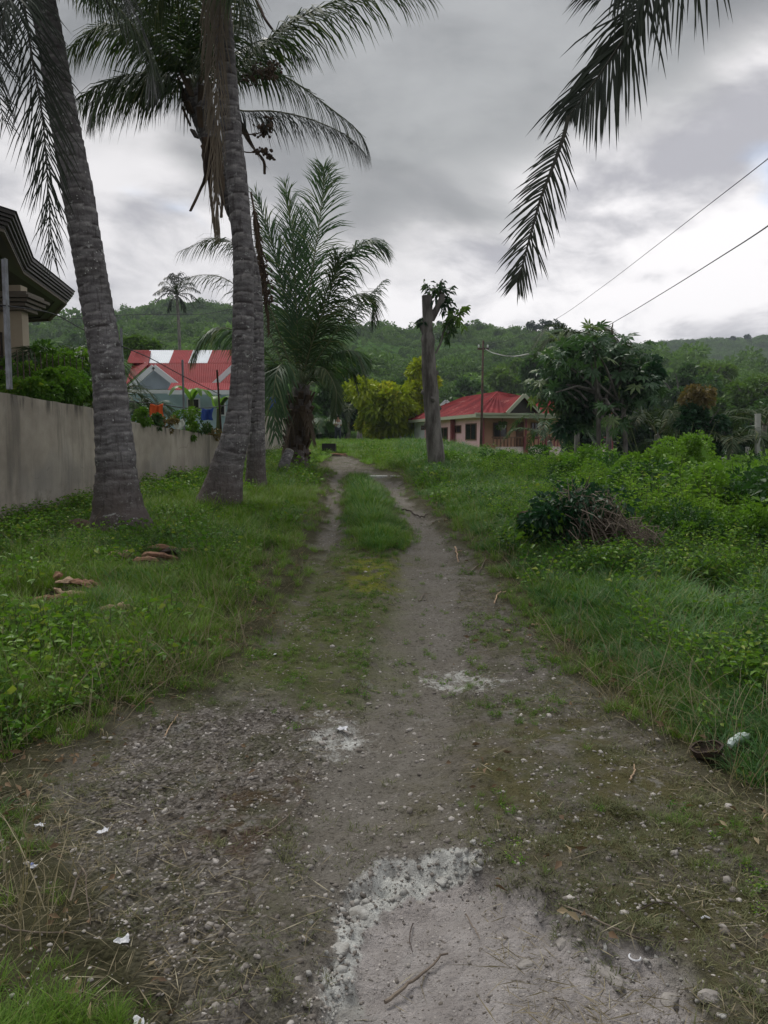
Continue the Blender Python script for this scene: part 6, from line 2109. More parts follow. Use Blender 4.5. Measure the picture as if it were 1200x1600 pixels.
fruit = frond(t, pxw([(955, 562), (953, 540), (957, 508)], 35), rp, L=.35, n=30, droop=.2, width=.06, mat='frond_dry', rmat='rachis_dry', ang=25, nrm0=(0, -1, 0))


# tree with big lobed leaves
def lobed_leaf(size=1.0, lobes=7):
    V_ = [(0, 0, 0)]; F_ = []
    for k in range(lobes):
        a = math.radians(-125 + 250 * k / (lobes - 1)); ln = size * (0.62 + 0.38 * math.cos(a * .75))
        w_ = size * .14; d_ = np.array([math.sin(a), math.cos(a)]); s_ = np.array([d_[1], -d_[0]])
        i = len(V_); m1 = d_ * ln * .55
        V_ += [tuple(m1 * .9 + s_ * w_) + (-.02 * size,), tuple(m1 * .9 - s_ * w_) + (-.02 * size,), tuple(d_ * ln) + (-.16 * size,), tuple(m1) + (.03 * size,)]
        F_ += [[0, i, i + 3], [0, i + 3, i + 1], [i, i + 2, i + 3], [i + 3, i + 2, i + 1]]
    return np.array(V_), F_


bl = thing('lobed_leaf_tree', 'double-stemmed tree with large hanging lobed leaves right of the pink house', 'tree', tuple(W(950, 742, 27)))
v_, f_ = lobed_leaf(.46)
leafme = [mk_mesh('leaf', v_ * [1, 1, k], f_, [M['papaya_leaf']], False, {'tint': np.full(len(v_), t_)}) for k, t_ in ((1, .15), (1.6, .5), (.5, .75), (1, .93))]
for (pts, rr) in (([(937, 748), (936, 700), (934, 640), (930, 590)], .10), ([(975, 748), (977, 700), (974, 640), (965, 580)], .10)):
    mb = MB(); mb.tube(smooth_path(pxw(pts, 27), 14), list(np.linspace(rr, rr * .6, 14)), 9); mb.build('trunk', M['bark'], bl)
rg = np.random.default_rng(55); heads = []
for k in range(30):
    a = rg.uniform(0, 6.28); u = rg.uniform(.15, 1)
    px_ = 930 + 88 * math.cos(a) * math.sqrt(u); py_ = 592 + 66 * math.sin(a) * math.sqrt(u)
    h_ = W(px_, py_, 27 + rg.normal(0, .8)); heads.append(h_)
    st_ = W(936 if k % 2 else 968, 640 + rg.uniform(-30, 20), 27)
    mb = MB(); mb.tube([st_, (st_ + h_) / 2 + Vector((0, 0, .2)), h_], [.05, .04, .02], 5); mb.build('branch', M['bark'], bl)
rl = root_loc(bl)
for k in range(290):
    h_ = heads[k % len(heads)]; d_ = nrm(rg.normal(size=3) + [0, -.3, .1]); p = np.array(h_) + d_ * rg.uniform(.15, .7)
    o = link('leaf', leafme[rg.choice(4, p=[.35, .35, .22, .08])], bl, loc=tuple(p - rl))
    z_ = Vector((d_[0] * .8, d_[1] * .8, .5)).normalized(); q = Vector((d_[0], d_[1], d_[2] - .7)).to_track_quat('Y', 'Z'); o.rotation_euler = (q.to_matrix() @ Matrix.Rotation(rg.normal(0, .5), 3, 'Y')).to_euler()
    s_ = rg.uniform(.65, 1.2); o.scale = (s_, s_, s_)
crown(bl, 'inner_foliage', W(928, 600, 27.5), 1.75, 1.5, 2200, .30, 'papaya_leaf', 14, 77)
crown(bl, 'inner_foliage', W(905, 660, 27.3), .9, .9, 900, .26, 'vine_leaf', 8, 78)
crown(bl, 'inner_foliage', W(990, 600, 27.8), 1.1, 1.2, 900, .28, 'vine_leaf', 8, 79)

tree('dark_leafy_tree', 'dark glossy-leaved tree with a reddish top right of the big shrub', 1090, 748, 26, 84, 612, 740, 'vine_leaf', 5200, .17, seed=31, clumps=22)
tt = [o for o in COL.objects if o.name.startswith('dark_leafy_tree')][0]
crown(tt, 'new_leaves', W(1088, 615, 26), .75, .35, 700, .16, 'red_leaf', 8, 32)
# mid distance trees on the right
for k, (px_, D_, w_, t_, l_, m_, lb) in enumerate([
        (1165, 75, 110, 566, 690, 'tree_leaf_light', 'light green broad tree behind the white posts at the right'),
        (1060, 90, 110, 560, 680, 'tree_leaf', 'dull green tree behind the dark leafy tree'),
        (980, 95, 120, 562, 680, 'tree_leaf_light', 'pale green tree showing above the palm gap'),
        (845, 100, 80, 545, 650, 'tree_leaf', 'green tree behind the porch gable of the pink house'),
        (1230, 60, 110, 590, 700, 'tree_leaf', 'broad green tree at the right edge of the field'),
        (1110, 120, 90, 556, 640, 'tree_leaf_light', 'small pale tree far back on the slope at right'),
        (800, 130, 100, 560, 640, 'tree_leaf_light', 'wide pale tree low on the hillside above the pink house'),
        (740, 120, 70, 590, 650, 'tree_leaf', 'round green tree just behind the red hip roof'),
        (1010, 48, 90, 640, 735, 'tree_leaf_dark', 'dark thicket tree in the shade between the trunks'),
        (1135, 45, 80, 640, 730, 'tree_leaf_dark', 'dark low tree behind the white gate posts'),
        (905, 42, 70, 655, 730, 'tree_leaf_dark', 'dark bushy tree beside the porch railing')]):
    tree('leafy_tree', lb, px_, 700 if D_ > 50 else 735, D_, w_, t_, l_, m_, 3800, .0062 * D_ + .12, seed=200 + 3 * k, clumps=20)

# ridge trees against the sky
rt = None
for k, (px_, h_) in enumerate([(836, 24), (846, 22), (856, 26), (866, 25), (876, 27), (886, 24), (706, 14), (690, 12), (808, 12), (720, 10), (735, 9), (752, 10), (1190, 12), (1165, 10), (345, 14), (310, 12)]):
    D_ = 300 if px_ < 1000 else 615; s = D_ / 1200; sz = h_ * s; b_ = W(px_, 0, D_); z0 = float((hill_z if D_ < 400 else hill2_z)(b_.x, D_)) - .5
    lb, gp = ((('slender tree in the tight clump on the ridge right of the hanging frond tip'), 'clump of trees on the ridge') if 830 < px_ < 890 else ('small tree on the far blue ridge at the right edge', 'trees on the far ridge') if px_ > 1000
              else ('dark tree on the ridge between the near palm and the second palm', 'trees on the left ridge') if px_ < 400 else ('small dark tree on the ridge between the lopped trunk and the tight clump', 'scattered trees on the ridge'))
    t = thing('ridge_tree', lb, 'tree', (b_.x, D_, z0), group=gp)
    mb = MB(); mb.tube([(b_.x, D_, z0), (b_.x + .3, D_, z0 + sz * .5), (b_.x, D_, z0 + sz * .85)], [.35, .28, .15], 6); mb.build('trunk', M['bark'], t)
    crown(t, 'crown', (b_.x, D_, z0 + sz * .78), sz * .30, sz * .25, 220, .9 * s * 4, 'tree_leaf_dark', 5, 300 + k, .6)

# shrubs in the right field
for k, (px_, py_, D_, rx_, rz_, n_, m_, lf, lb) in enumerate([
        (1045, 750, 15.0, 1.02, .92, 16000, 'shrub_leaf', .070, 'tall bright-green feathery shrub in the middle of the right field'),
        (975, 768, 17.0, .8, .45, 5500, 'shrub_leaf', .07, 'lower light-green shrub left of the tallest one'),
        (1165, 775, 13.5, .9, .55, 8000, 'shrub_leaf', .07, 'wide light-green shrub towards the right edge'),
        (880, 740, 19.5, .8, .36, 5500, 'shrub_leaf', .08, 'green shrub below the porch of the pink house'),
        (815, 742, 18.5, .6, .32, 4000, 'weed', .09, 'leafy shrub right of the lopped trunk'),
        (760, 742, 17.5, .45, .26, 2600, 'weed', .10, 'broad-leaved bush between the lopped trunk and the shrubs'),
        (1090, 840, 11.5, .7, .32, 4000, 'shrub_leaf', .06, 'low yellow-green shrub in front of the tall one'),
        (1180, 850, 10.8, .8, .38, 5000, 'weed', .06, 'low leafy shrub at the right edge near the dirt scrape'),
        (700, 738, 20.5, .5, .3, 2600, 'shrub_leaf', .08, 'small shrub at the foot of the lopped trunk'),
        (940, 745, 24.0, .9, .35, 3600, 'weed', .09, 'shrub under the tree with large lobed leaves')]):
    p = W(px_, py_, D_); t = thing('shrub', lb, 'shrub', (p.x, D_, float(macro_h(p.x, D_))))
    c = Vector((p.x, D_, max(p.z, float(macro_h(p.x, D_)) + rz_ * .6)))
    crown(t, 'foliage', c, rx_, rz_ * 1.15, n_, lf, m_, 30, 400 + k, .2)
    mb = MB(); rg = np.random.default_rng(k)
    for q in range(26):
        a = rg.uniform(0, 6.28); u = math.sqrt(rg.uniform()); b_ = Vector((p.x + .25 * rx_ * math.cos(a), D_ + .25 * rx_ * math.sin(a), float(macro_h(p.x, D_)) - .05))
        e_ = c + Vector((math.cos(a) * rx_ * u, math.sin(a) * rx_ * u, rz_ * rg.uniform(.3, 1.15))); mb.tube([b_, (b_ + e_) / 2, e_], [.012, .009, .004], 4)
    mb.build('stems', M['stem'], t, kind='stuff')

# banana plants


def banana(label, px, py, D, hgt, n, L, seed):
    rg = np.random.default_rng(seed); b_ = W(px, py, D); t = thing('banana_plant', label, 'plant', tuple(b_))
    mb = MB(); mb.tube([b_ - Vector((0, 0, .6)), b_ + Vector((0, 0, hgt))], [.10, .06], 10); mb.build('stem', M['stem'], t)
    for k in range(n):
        a = rg.uniform(0, 6.28) if n > 5 else k * 1.3; c = np.array(b_) + [0, 0, hgt * .95]; hd = np.array([math.cos(a), math.sin(a), 0]); ln = L * rg.uniform(.8, 1.1)
        P = smooth_path([c, c + hd * ln * .3 + [0, 0, ln * .4], c + hd * ln * .7 + [0, 0, ln * .45], c + hd * ln + [0, 0, ln * .1]], 13)
        sd_ = np.array([-hd[1], hd[0], 0]); V_ = []; F_ = []
        for i, p in enumerate(P):
            w_ = ln * .15 * math.sin(math.pi * min(1, (i + .6) / 12.6)) ** .6 * (.85 + .15 * rg.uniform())
            V_ += [p - sd_ * w_ + [0, 0, -w_ * .3], p, p + sd_ * w_ + [0, 0, -w_ * .3]]
        for i in range(12): F_ += [[3 * i, 3 * i + 1, 3 * i + 4, 3 * i + 3], [3 * i + 1, 3 * i + 2, 3 * i + 5, 3 * i + 4]]
        V_ = np.array(V_); me = mk_mesh('leaf', V_ - root_loc(t), F_, [M['banana_leaf']], True, {'tint': np.full(len(V_), rg.uniform())}); link('leaf', me, t)


banana('banana plant with broad pale leaves in front of the red-roofed house', 300, 650, 24, .5, 6, .85, 3)
banana('banana plant between the orange cloth and the second palm', 342, 655, 23, .3, 6, .9, 4)

# ------------------------------------------------------------------ posts and fence at right
paint('post_white', (0.42, 0.43, 0.40), 0.7)
for k, (px_, y0_, y1_, D_, w_, lb) in enumerate([(1184, 752, 648, 24.0, .13, 'tall whitish post, the tallest at the right edge of the field'), (1169, 748, 700, 27, .13, 'short mossy post left of the tallest white one'),
                                                (970, 748, 717, 27, .20, 'stubby concrete post under the tree with large lobed leaves'), (1137, 753, 716, 24, .10, 'thin leaning pale post beside the young palm trunk')]):
    t = thing('fence_post', lb, 'post', tuple(W(px_, y0_, D_))); a = W(px_, y0_ + 6, D_); b = W(px_ + (0 if k != 3 else -6), y1_, D_)
    mb = MB(); mb.bar(a, b, w_, w_, up=(0, 1, 0)); mb.build('shaft', M['post_white'], t)
    mb = MB(); u_ = (b - a).normalized(); mb.bar(b + u_ * .001, b + u_ * .03, w_ * 1.12, w_ * 1.12, up=(0, 1, 0)); mb.build('cap', M['post_white'], t)
ft = thing('fence', 'low grey picket fence half hidden behind the posts at the right', 'fence', tuple(W(1130, 748, 29)))
pk = None
for k in range(34):
    p = W(1052 + k * 4.6, 745, 29)
    if pk is None:
        mb = MB(); mb.box((-.025, -.01, -.1), (.025, .01, .62)); pk = mb.build('picket', M['bark_pale'], ft, world=False); pk.location = tuple(np.array(p) - root_loc(ft))
    else:
        q = pk.copy(); COL.objects.link(q); q.location = tuple(np.array(p) - root_loc(ft))
for zz in (.15, .5):
    mb = MB(); a = W(1048, 745, 29.03); b = W(1206, 745, 29.03); mb.bar(a + Vector((0, .01, zz)), b + Vector((0, .01, zz)), .02, .05); mb.build('rail', M['bark_pale'], ft)
ff = thing('fence', 'white post fence beside the long wall of the pink house', 'fence', tuple(W(700, 712, 40)))
for k, px_ in enumerate((693, 703, 724, 737)):
    a = W(px_, 722, 40 + k * -.6); b = W(px_, 690 + (k % 2) * 6, 40 + k * -.6); mb = MB(); mb.bar(a, b, .16, .16, up=(0, 1, 0)); mb.build('post', M['post_white'], ff)
for py_ in (697, 707):
    mb = MB(); mb.bar(W(690, py_, 40.25), W(739, py_, 38.3), .04, .05); mb.build('rail', M['bark_pale'], ff)

# ------------------------------------------------------------------ dry brush heap with vines, log
bh = on(905, 872); bh = Vector((bh.x + .02, bh.y - .12, gz1(bh.x, bh.y - .12) - .04))
hp_ = thing('brush_heap', 'heap of dry grey palm branches half covered by dark vines', 'brush heap', tuple(bh))
sB = bh.y / 1200
rg = np.random.default_rng(66); V_, F_ = stone_mesh(rg, .8)
mb = MB()
for k in range(900):
    a = rg.uniform(0, 6.28); el_ = rg.uniform(-.2, 1.3)
    c = bh + Vector((rg.uniform(-.30, .78), rg.normal(0, .24), rg.uniform(.03, .80)))
    c.z = bh.z + (c.z - bh.z) * (1 - max(0, c.x - bh.x - .1) * 1.05) * rg.uniform(.7, 1.05)
    ln = rg.uniform(.15, .5); dd_ = Vector((rg.normal(.3, .7), rg.normal(-.2, .4), rg.normal(-.4, .7))).normalized() * ln
    mb.tube([c - dd_ * .5, c + Vector((0, 0, .02)), c + dd_ * .5 + Vector((0, 0, -.03))], [.006, .005, .003], 3)
for k in range(46):
    c = bh + Vector((rg.uniform(.15, .75), rg.normal(-.1, .15), -.02)); e_ = c + Vector((rg.normal(-.05, .12), rg.normal(0, .08), rg.uniform(.35, .85) * (1 - .6 * (c.x - bh.x))))
    mb.tube([c, (c + e_) / 2 + Vector((rg.normal(0, .03), 0, 0)), e_], [.009, .007, .004], 4)
mb.build('dry_branches', M['twig'], hp_, kind='stuff')
for k in range(7):
    c = np.array(bh) + [rg.uniform(-.1, .2), rg.uniform(-.2, .2), rg.uniform(.55, .75)]; e_ = c + np.array([rg.uniform(.3, .75), rg.uniform(-.4, .1), rg.uniform(-.8, -.35)])
    frond(hp_, [c, (c + e_) / 2 + [0, 0, .16], e_], rg, L=.26, n=34, droop=1.8, width=.014, mat='frond_dry' if k % 2 else 'frond_brown', rmat='rachis_dry', samples=10, r0=.012, ang=35)
mb = MB(); V_ = []
v0, f0 = stone_mesh(rg, .9)
mb.add([Vector(q) * .36 + bh + Vector((.15, .05, .3)) for q in v0], [list(map(int, f)) for f in f0]); mb.build('rotten_core', M['fibre'], hp_)
vn2 = thing('vine', 'dark green vine draped over the left side of the brush heap', 'plant', tuple(bh + Vector((-.35, -.1, 0))))
crown(vn2, 'foliage', bh + Vector((-.36, -.08, .48)), .42, .38, 1500, .085, 'vine_leaf', 9, 501, .2)
crown(vn2, 'trailing_leaves', bh + Vector((-.45, -.1, .30)), .5, .3, 300, .075, 'weed', 9, 504, .3)
crown(vn2, 'foliage', bh + Vector((.02, 0, .66)), .50, .15, 800, .07, 'vine_leaf', 10, 502)
crown(vn2, 'foliage', bh + Vector((-.34, -.15, .2)), .34, .26, 800, .08, 'vine_leaf', 10, 503)
lg = on(838, 842)
lo = thing('palm_log', 'cut end of a fibrous palm log poking out of the grass left of the vine', 'log', (lg.x, lg.y + .2, lg.z))
c = Vector((lg.x, lg.y + .15, lg.z + .16)); ax = Vector((.9, .45, .02)).normalized(); rd = .15
mb = MB(); P = [c - ax * .19 + ax * .1 * i for i in range(9)]; mb.tube(P, [rd * (1 + .08 * (i % 2)) for i in range(9)], 18); mb.build('log', M['fibre'], lo)
for k in range(7):
    mb = MB(); q = c - ax * .17 + ax * .055 * k; b1_ = ax.cross(Vector((0, 0, 1))).normalized(); b2_ = ax.cross(b1_)
    ring_ = [q + (b1_ * math.cos(a) + b2_ * math.sin(a)) * rd * 1.07 + ax * .01 * math.sin(3 * a) for a in np.linspace(0, 6.283, 22)]
    mb.tube(ring_, .011, 4, cap=False); mb.build('fibre_band', M['rachis_dry'], lo)

# ------------------------------------------------------------------ husks, wood and litter on the left verge
paint('husk', (0.30, 0.17, 0.11), 0.45, 0.9, 9); paint('husk_pale', (0.42, 0.30, 0.20), 0.6, 0.9, 9); paint('coco_dark', (0.045, 0.030, 0.022), 0.6, 0.8, 9)


def chip(name, label, cat, p, L, w_, t_, az, mat, tilt=.1, curve=.15, group=None, seed=0):
    """a split piece of husk or wood: a curved, tapering shell with ragged ends"""
    rg = np.random.default_rng(seed); n = 9; V_ = []
    for i in range(n):
        u = i / (n - 1) - .5; wd = w_ * (1 - (2 * u) ** 2 * .6) * rg.uniform(.6, 1.25); cz = curve * L * (.25 - u * u) * 1.6
        for (a, b) in ((-.5, 0), (-.25, .32), (.1, .42), (.5, .05), (.3, -.28), (-.2, -.22)):
            V_.append((u * L + rg.normal(0, .03 * L), a * wd + rg.normal(0, .06 * w_), cz + b * wd * (t_ / w_) * 2 * rg.uniform(.8, 1.2)))
    F_ = [[6 * i + k, 6 * i + (k + 1) % 6, 6 * i + 6 + (k + 1) % 6, 6 * i + 6 + k] for i in range(n - 1) for k in range(6)] + [[5, 4, 3, 2, 1, 0], list(range(6 * n - 6, 6 * n))]
    me = mk_mesh(name, V_, F_, [M[mat]]); o = link(name, me, loc=tuple(p)); o.rotation_euler = (rg.normal(0, .3), tilt, az); return tag(o, label, cat, group)


hk = [on(95, 942), on(110, 930), on(128, 935), on(75, 952), on(120, 948), on(92, 925), (on(140, 928)), on(105, 955)]
hl = ['pale curved husk standing up at the left of the husk pile', 'flat pinkish husk piece on top of the husk pile', 'brown split husk at the right of the husk pile', 'long flat husk lying in front of the husk pile',
      'pale husk strip in the middle of the husk pile', 'dark husk piece behind the pale curved one', 'small brown husk piece at the far right of the pile', 'thin husk splinter in front of the pile']
for i, p in enumerate(hk):
    chip('coconut_husk', hl[i], 'husk', p + Vector((0, 0, .05 + .02 * (i % 3))), [.22, .26, .28, .34, .22, .2, .2, .24][i], [.09, .12, .09, .07, .07, .09, .08, .05][i], .04, [1.3, .3, -.4, .05, .5, 2.2, -.3, .1][i], 'husk_pale' if i in (0, 4, 1) else 'husk', tilt=[.9, .1, .15, 0, .2, .3, .1, .0][i], seed=i)
p = on(187, 973); chip('wood_piece', 'curved light-brown wood piece lying alone in the grass', 'wood', p + Vector((0, 0, .06)), .30, .07, .05, .35, 'husk_pale', seed=21)
for i, (q, L_, w_, mt, lb, az) in enumerate([((192, 878), .34, .16, 'husk_pale', 'rounded tan husk near the foot of the near palm', .1), ((250, 884), .40, .09, 'husk', 'long brown frond butt lying below the near palm', .0), ((270, 878), .30, .10, 'coco_dark', 'dark husk among the frond butts', .5),
                                        ((262, 872), .45, .06, 'husk', 'reddish brown stick behind the frond butts', -.15), ((228, 890), .26, .08, 'husk', 'brown husk between the tan one and the frond butts', .6), ((300, 880), .3, .08, 'husk', 'brown husk at the right end of the litter by the palm', -.4)]):
    chip('coconut_husk', lb, 'husk', on(*q) + Vector((0, 0, .06)), L_, w_, .05, az, mt, seed=30 + i)
p = on(125, 838); mb = MB(); mb.tube(smooth_path([p + Vector((-.3, 0, .05)), p + Vector((0, -.05, .12)), p + Vector((.3, .05, .03))], 9), [.03, .07, .1, .12, .12, .11, .09, .07, .03], 10)
o = mb.build('rotten_log', M['fibre'], smooth=True); tag(o, 'dark rotten log in the grass against the near palm foot', 'log')

# coconut shell and white wrapper at right
p = on(1107, 1204)
cs = thing('coconut_shell', 'halved dark coconut shell lying beside the white plastic tube', 'coconut shell', tuple(p))
mb = MB(); V_ = []; n_ = 18
for s_, r_ in ((0, .078), (1, .066)):
    for j in range(7):
        ph_ = math.pi / 2 * j / 6
        for i in range(n_):
            a = 2 * math.pi * i / n_; V_.append((math.cos(a) * math.sin(ph_) * r_, math.sin(a) * math.sin(ph_) * r_, r_ * .8 - math.cos(ph_) * r_ * .8 + .004 * math.sin(5 * a) * (j == 6) + s_ * .010))
F_ = []
for s_ in range(2):
    for j in range(6):
        for i in range(n_):
            a, b = s_ * 7 * n_ + j * n_ + i, s_ * 7 * n_ + j * n_ + (i + 1) % n_; F_.append([a, b, b + n_, a + n_] if s_ else [a, a + n_, b + n_, b])
for i in range(n_): F_.append([6 * n_ + i, 6 * n_ + (i + 1) % n_, 13 * n_ + (i + 1) % n_, 13 * n_ + i])
me = mk_mesh('shell', V_, F_, [M['coco_dark']], True); o = link('shell', me, cs); o.rotation_euler = (-.12, -.18, .3)
me = mk_mesh('husk_fringe', leaf_quads(rng.normal(0, .01, (60, 3)) + np.stack([np.cos(np.linspace(0, 6, 60)) * .075, np.sin(np.linspace(0, 6, 60)) * .075, np.full(60, .055)], 1), rng.normal(size=(60, 3)) + [0, 0, .6], .03, .004)[0],
             leaf_quads(np.zeros((60, 3)), rng.normal(size=(60, 3)), .03, .004)[1], [M['straw']], False, {'tint': np.full(240, .3)}); tag(link('husk_fringe', me, cs), kind='stuff')
paint('plastic_white', (0.60, 0.70, 0.68), 0.92, 0.35, 20); paint('paper_white', (0.62, 0.63, 0.66), 0.85, 0.7, 15); paint('blue_print', (0.05, 0.12, 0.45), .9)
p = on(1152, 1192)
pw = thing('plastic_tube', 'crumpled white plastic tube lying in the grass at the right', 'litter', tuple(p))
a = p + Vector((-.055, -.03, .035)); b = p + Vector((.065, .05, .05)); Pq = smooth_path([a, (a + b) / 2 + Vector((0, 0, .012)), b], 9)
mb = MB(); mb.tube(Pq, [.012, .022, .024, .019, .023, .025, .021, .023, .016], 10); mb.build('tube_body', M['plastic_white'], pw)
mb = MB(); mb.tube([b, b + (b - a).normalized() * .022], [.011, .010], 10); mb.build('nozzle', M['paper_white'], pw)


def scrap(label, px, py, size, seed, mat='paper_white'):
    rg = np.random.default_rng(seed); p = on(px, py, .008); n = 5; V_ = []
    for s_ in (0, 1):
        for j in range(n):
            for i in range(n):
                u, v_ = i / (n - 1) - .5, j / (n - 1) - .5
                edge = 1 + (.25 * math.sin(3 * math.atan2(v_, u) + seed))
                V_.append((u * size * edge, v_ * size * .7 * edge, size * .16 * math.sin(u * 7 + seed) * math.cos(v_ * 5) + size * .16 + (0 if s_ else .002) + size * .05 * math.sin(9 * u * v_ + i)))
    F_ = []
    for j in range(n - 1):
        for i in range(n - 1):
            k = j * n + i; F_.append([k, k + 1, k + n + 1, k + n]); F_.append([k + n * n, k + n + n * n, k + n + 1 + n * n, k + 1 + n * n])
    ring_ = [i for i in range(n)] + [j * n + n - 1 for j in range(1, n)] + [(n - 1) * n + i for i in range(n - 2, -1, -1)] + [j * n for j in range(n - 2, 0, -1)]
    for q in range(len(ring_)):
        k, l = ring_[q], ring_[(q + 1) % len(ring_)]; F_.append([k, k + n * n, l + n * n, l])
    me = mk_mesh('paper_scrap', V_, F_, [M[mat]]); o = link('paper_scrap', me, loc=tuple(p)); o.scale = (.75, .75, .75) if size < .1 else (1, 1, 1); o.rotation_euler = (0, 0, seed * 1.3); return tag(o, label, 'litter')


scrap('crumpled white scrap on the gravelly ground, left', 163, 1298, .055, 1)
sc = scrap('small torn wrapper piece with a blue mark in the left grass', 50, 1364, .040, 2)
mb = MB(); q = Vector(sc.location); mb.box((q.x - .006, q.y - .009, q.z + .0172), (q.x + .006, q.y + .007, q.z + .0186)); o = mb.build('printed_mark', M['blue_print'], None); o.parent = sc; o.matrix_parent_inverse = sc.matrix_world.inverted(); 
o.location = (0, 0, 0); o.data.transform(Matrix.Translation(-q)); o.matrix_parent_inverse = Matrix.Identity(4)
scrap('white crumpled paper by the grass patch near the bottom left', 192, 1472, .055, 3)
scrap('white scrap at the very bottom left of the path', 216, 1594, .045, 4)
scrap('pale scrap lying at the edge of the left grass', 62, 1288, .045, 5)
scrap('small white fleck on the mossy ground left of the track', 430, 1026, .035, 6)
scrap('white paint-like lump on the pale patch in the centre', 535, 1142, .07, 7)
scrap('small white piece in the meadow beyond the slab', 569, 717, .22, 8)
p = on(992, 1492, .006); mb = MB(); mb.tube([p + Vector((math.cos(a) * .017, math.sin(a) * .017, .003)) for a in np.linspace(2.2, 6.2, 12)], .0028, 5); o = mb.build('plastic_ring', M['paper_white']); tag(o, 'broken white plastic ring at the edge of the pit', 'litter')
p = on(1102, 1446, .006); mb = MB(); mb.tube([p + Vector((-.014, 0, 0)), p + Vector((0, .003, .005)), p + Vector((.014, 0, 0))], .0035, 5); o = mb.build('plastic_bit', M['paper_white']); tag(o, 'tiny white curved bit on the olive ground right of the pit', 'litter')


# sticks and stalks
def stick(label, pts, r_, mat='twig', name='stick', lift=.012, cat='stick', fork=None, group=None, ext=None):
    P = [on(a, b, lift + (c[0] if (c := q[2:]) else 0)) for q in pts for a, b in [q[:2]]]
    t_ = smooth_path(P, 14); t_ = t_ + np.random.default_rng(int(pts[0][0])).normal(0, r_ * .5, t_.shape)
    mb = MB(); mb.tube(t_, list(np.linspace(r_, r_ * .5, 14)), 7)
    if fork:
        for (i, dx_, dy_) in fork:
            b_ = Vector(t_[i]); mb.tube([b_, b_ + Vector((dx_, dy_, .006))], [r_ * .6, r_ * .3], 5)
    o = mb.build(name, M[mat]); return tag(o, label, cat, group)


stick('thick brown broken stick lying in the limestone pit', [(603, 1520), (650, 1488), (699, 1456)], .0062, 'twig', lift=.02)
stick('long pale stalk lying on the right rim of the pit', [(872, 1420), (920, 1448), (965, 1468), (1020, 1475), (1085, 1480)], .0035, 'straw_stalk' if False else 'twig', fork=[(7, .03, .02), (9, -.02, .04)], lift=.012)
stick('thin dark runner crossing the olive ground at the lower right', [(990, 1437), (1035, 1423), (1070, 1440), (1110, 1470), (1165, 1502)], .0024, 'twig_dark', lift=.006)
stick('thin twig standing over the centre of the pit', [(728, 1400), (742, 1430), (750, 1445)], .0026, 'twig', lift=.02)
stick('dark twig along the left wall of the pit', [(645, 1405), (640, 1430), (645, 1450)], .0022, 'twig_dark', lift=.012)
stick('long thin dry stem curving over the left ground', [(398, 1325), (440, 1290), (468, 1262), (478, 1244)], .0025, 'twig', lift=.012, fork=[(10, .03, .004), (11, -.012, .03)])
stick('short whitish stalk upright on the dirt at the right', [(985, 1240), (990, 1228), (990, 1216)], .0045, 'straw_pale' if 'straw_pale' in M else 'husk_pale', lift=.012)
stick('pale straw lying at the gravel edge, left', [(257, 1150), (268, 1132), (278, 1118)], .0035, 'husk_pale', lift=.012)
stick('curved dark twig lying across the right wheel track', [(628, 797), (640, 798), (655, 806), (668, 806)], .016, 'twig_dark', lift=.03)
stick('forked pale twig on the right edge of the track', [(712, 860), (714, 872), (716, 880)], .010, 'husk_pale', lift=.03, fork=[(5, .08, .05)])
stick('dry bent stalk beside the track below the forked twig', [(732, 900), (745, 886), (758, 880), (748, 896)], .008, 'twig', lift=.02)
stick('pale zigzag stalk on the right dirt verge', [(773, 948), (778, 938), (790, 934)], .007, 'husk_pale', lift=.02)
stick('short white stalk near the right grass edge', [(832, 981), (842, 979), (853, 981)], .007, 'husk_pale', lift=.02)
stick('thin twig at the middle of the bare track', [(655, 933), (664, 920), (668, 934)], .005, 'twig', lift=.015, fork=[(6, .06, -.03)])
stick('bent dry stem arching out of the left grass', [(110, 1415, 0), (125, 1392, .05), (134, 1400, .06), (140, 1440, 0)], .004, 'twig', lift=.01)
stick('long stem lying at the left grass edge', [(0, 1462), (40, 1468), (115, 1462)], .0035, 'twig', lift=.012)
stick('straight thin twig near the bottom of the path', [(355, 1580), (385, 1548)], .003, 'twig_dark', lift=.008)
stick('pale green blade-like stem upright in the left grass', [(138, 975), (150, 960), (158, 948)], .008, 'stem', lift=.05)
stick('short dark twig near the white lump', [(468, 1142), (485, 1146), (498, 1150)], .004, 'twig_dark', lift=.012)

# bigger loose stones
M['rough_stone'] = mat_plain('rough_stone', (0.30, 0.28, 0.26), (0.12, 0.11, 0.10), 12, 0.95, bump=0.9, bdist=0.008)


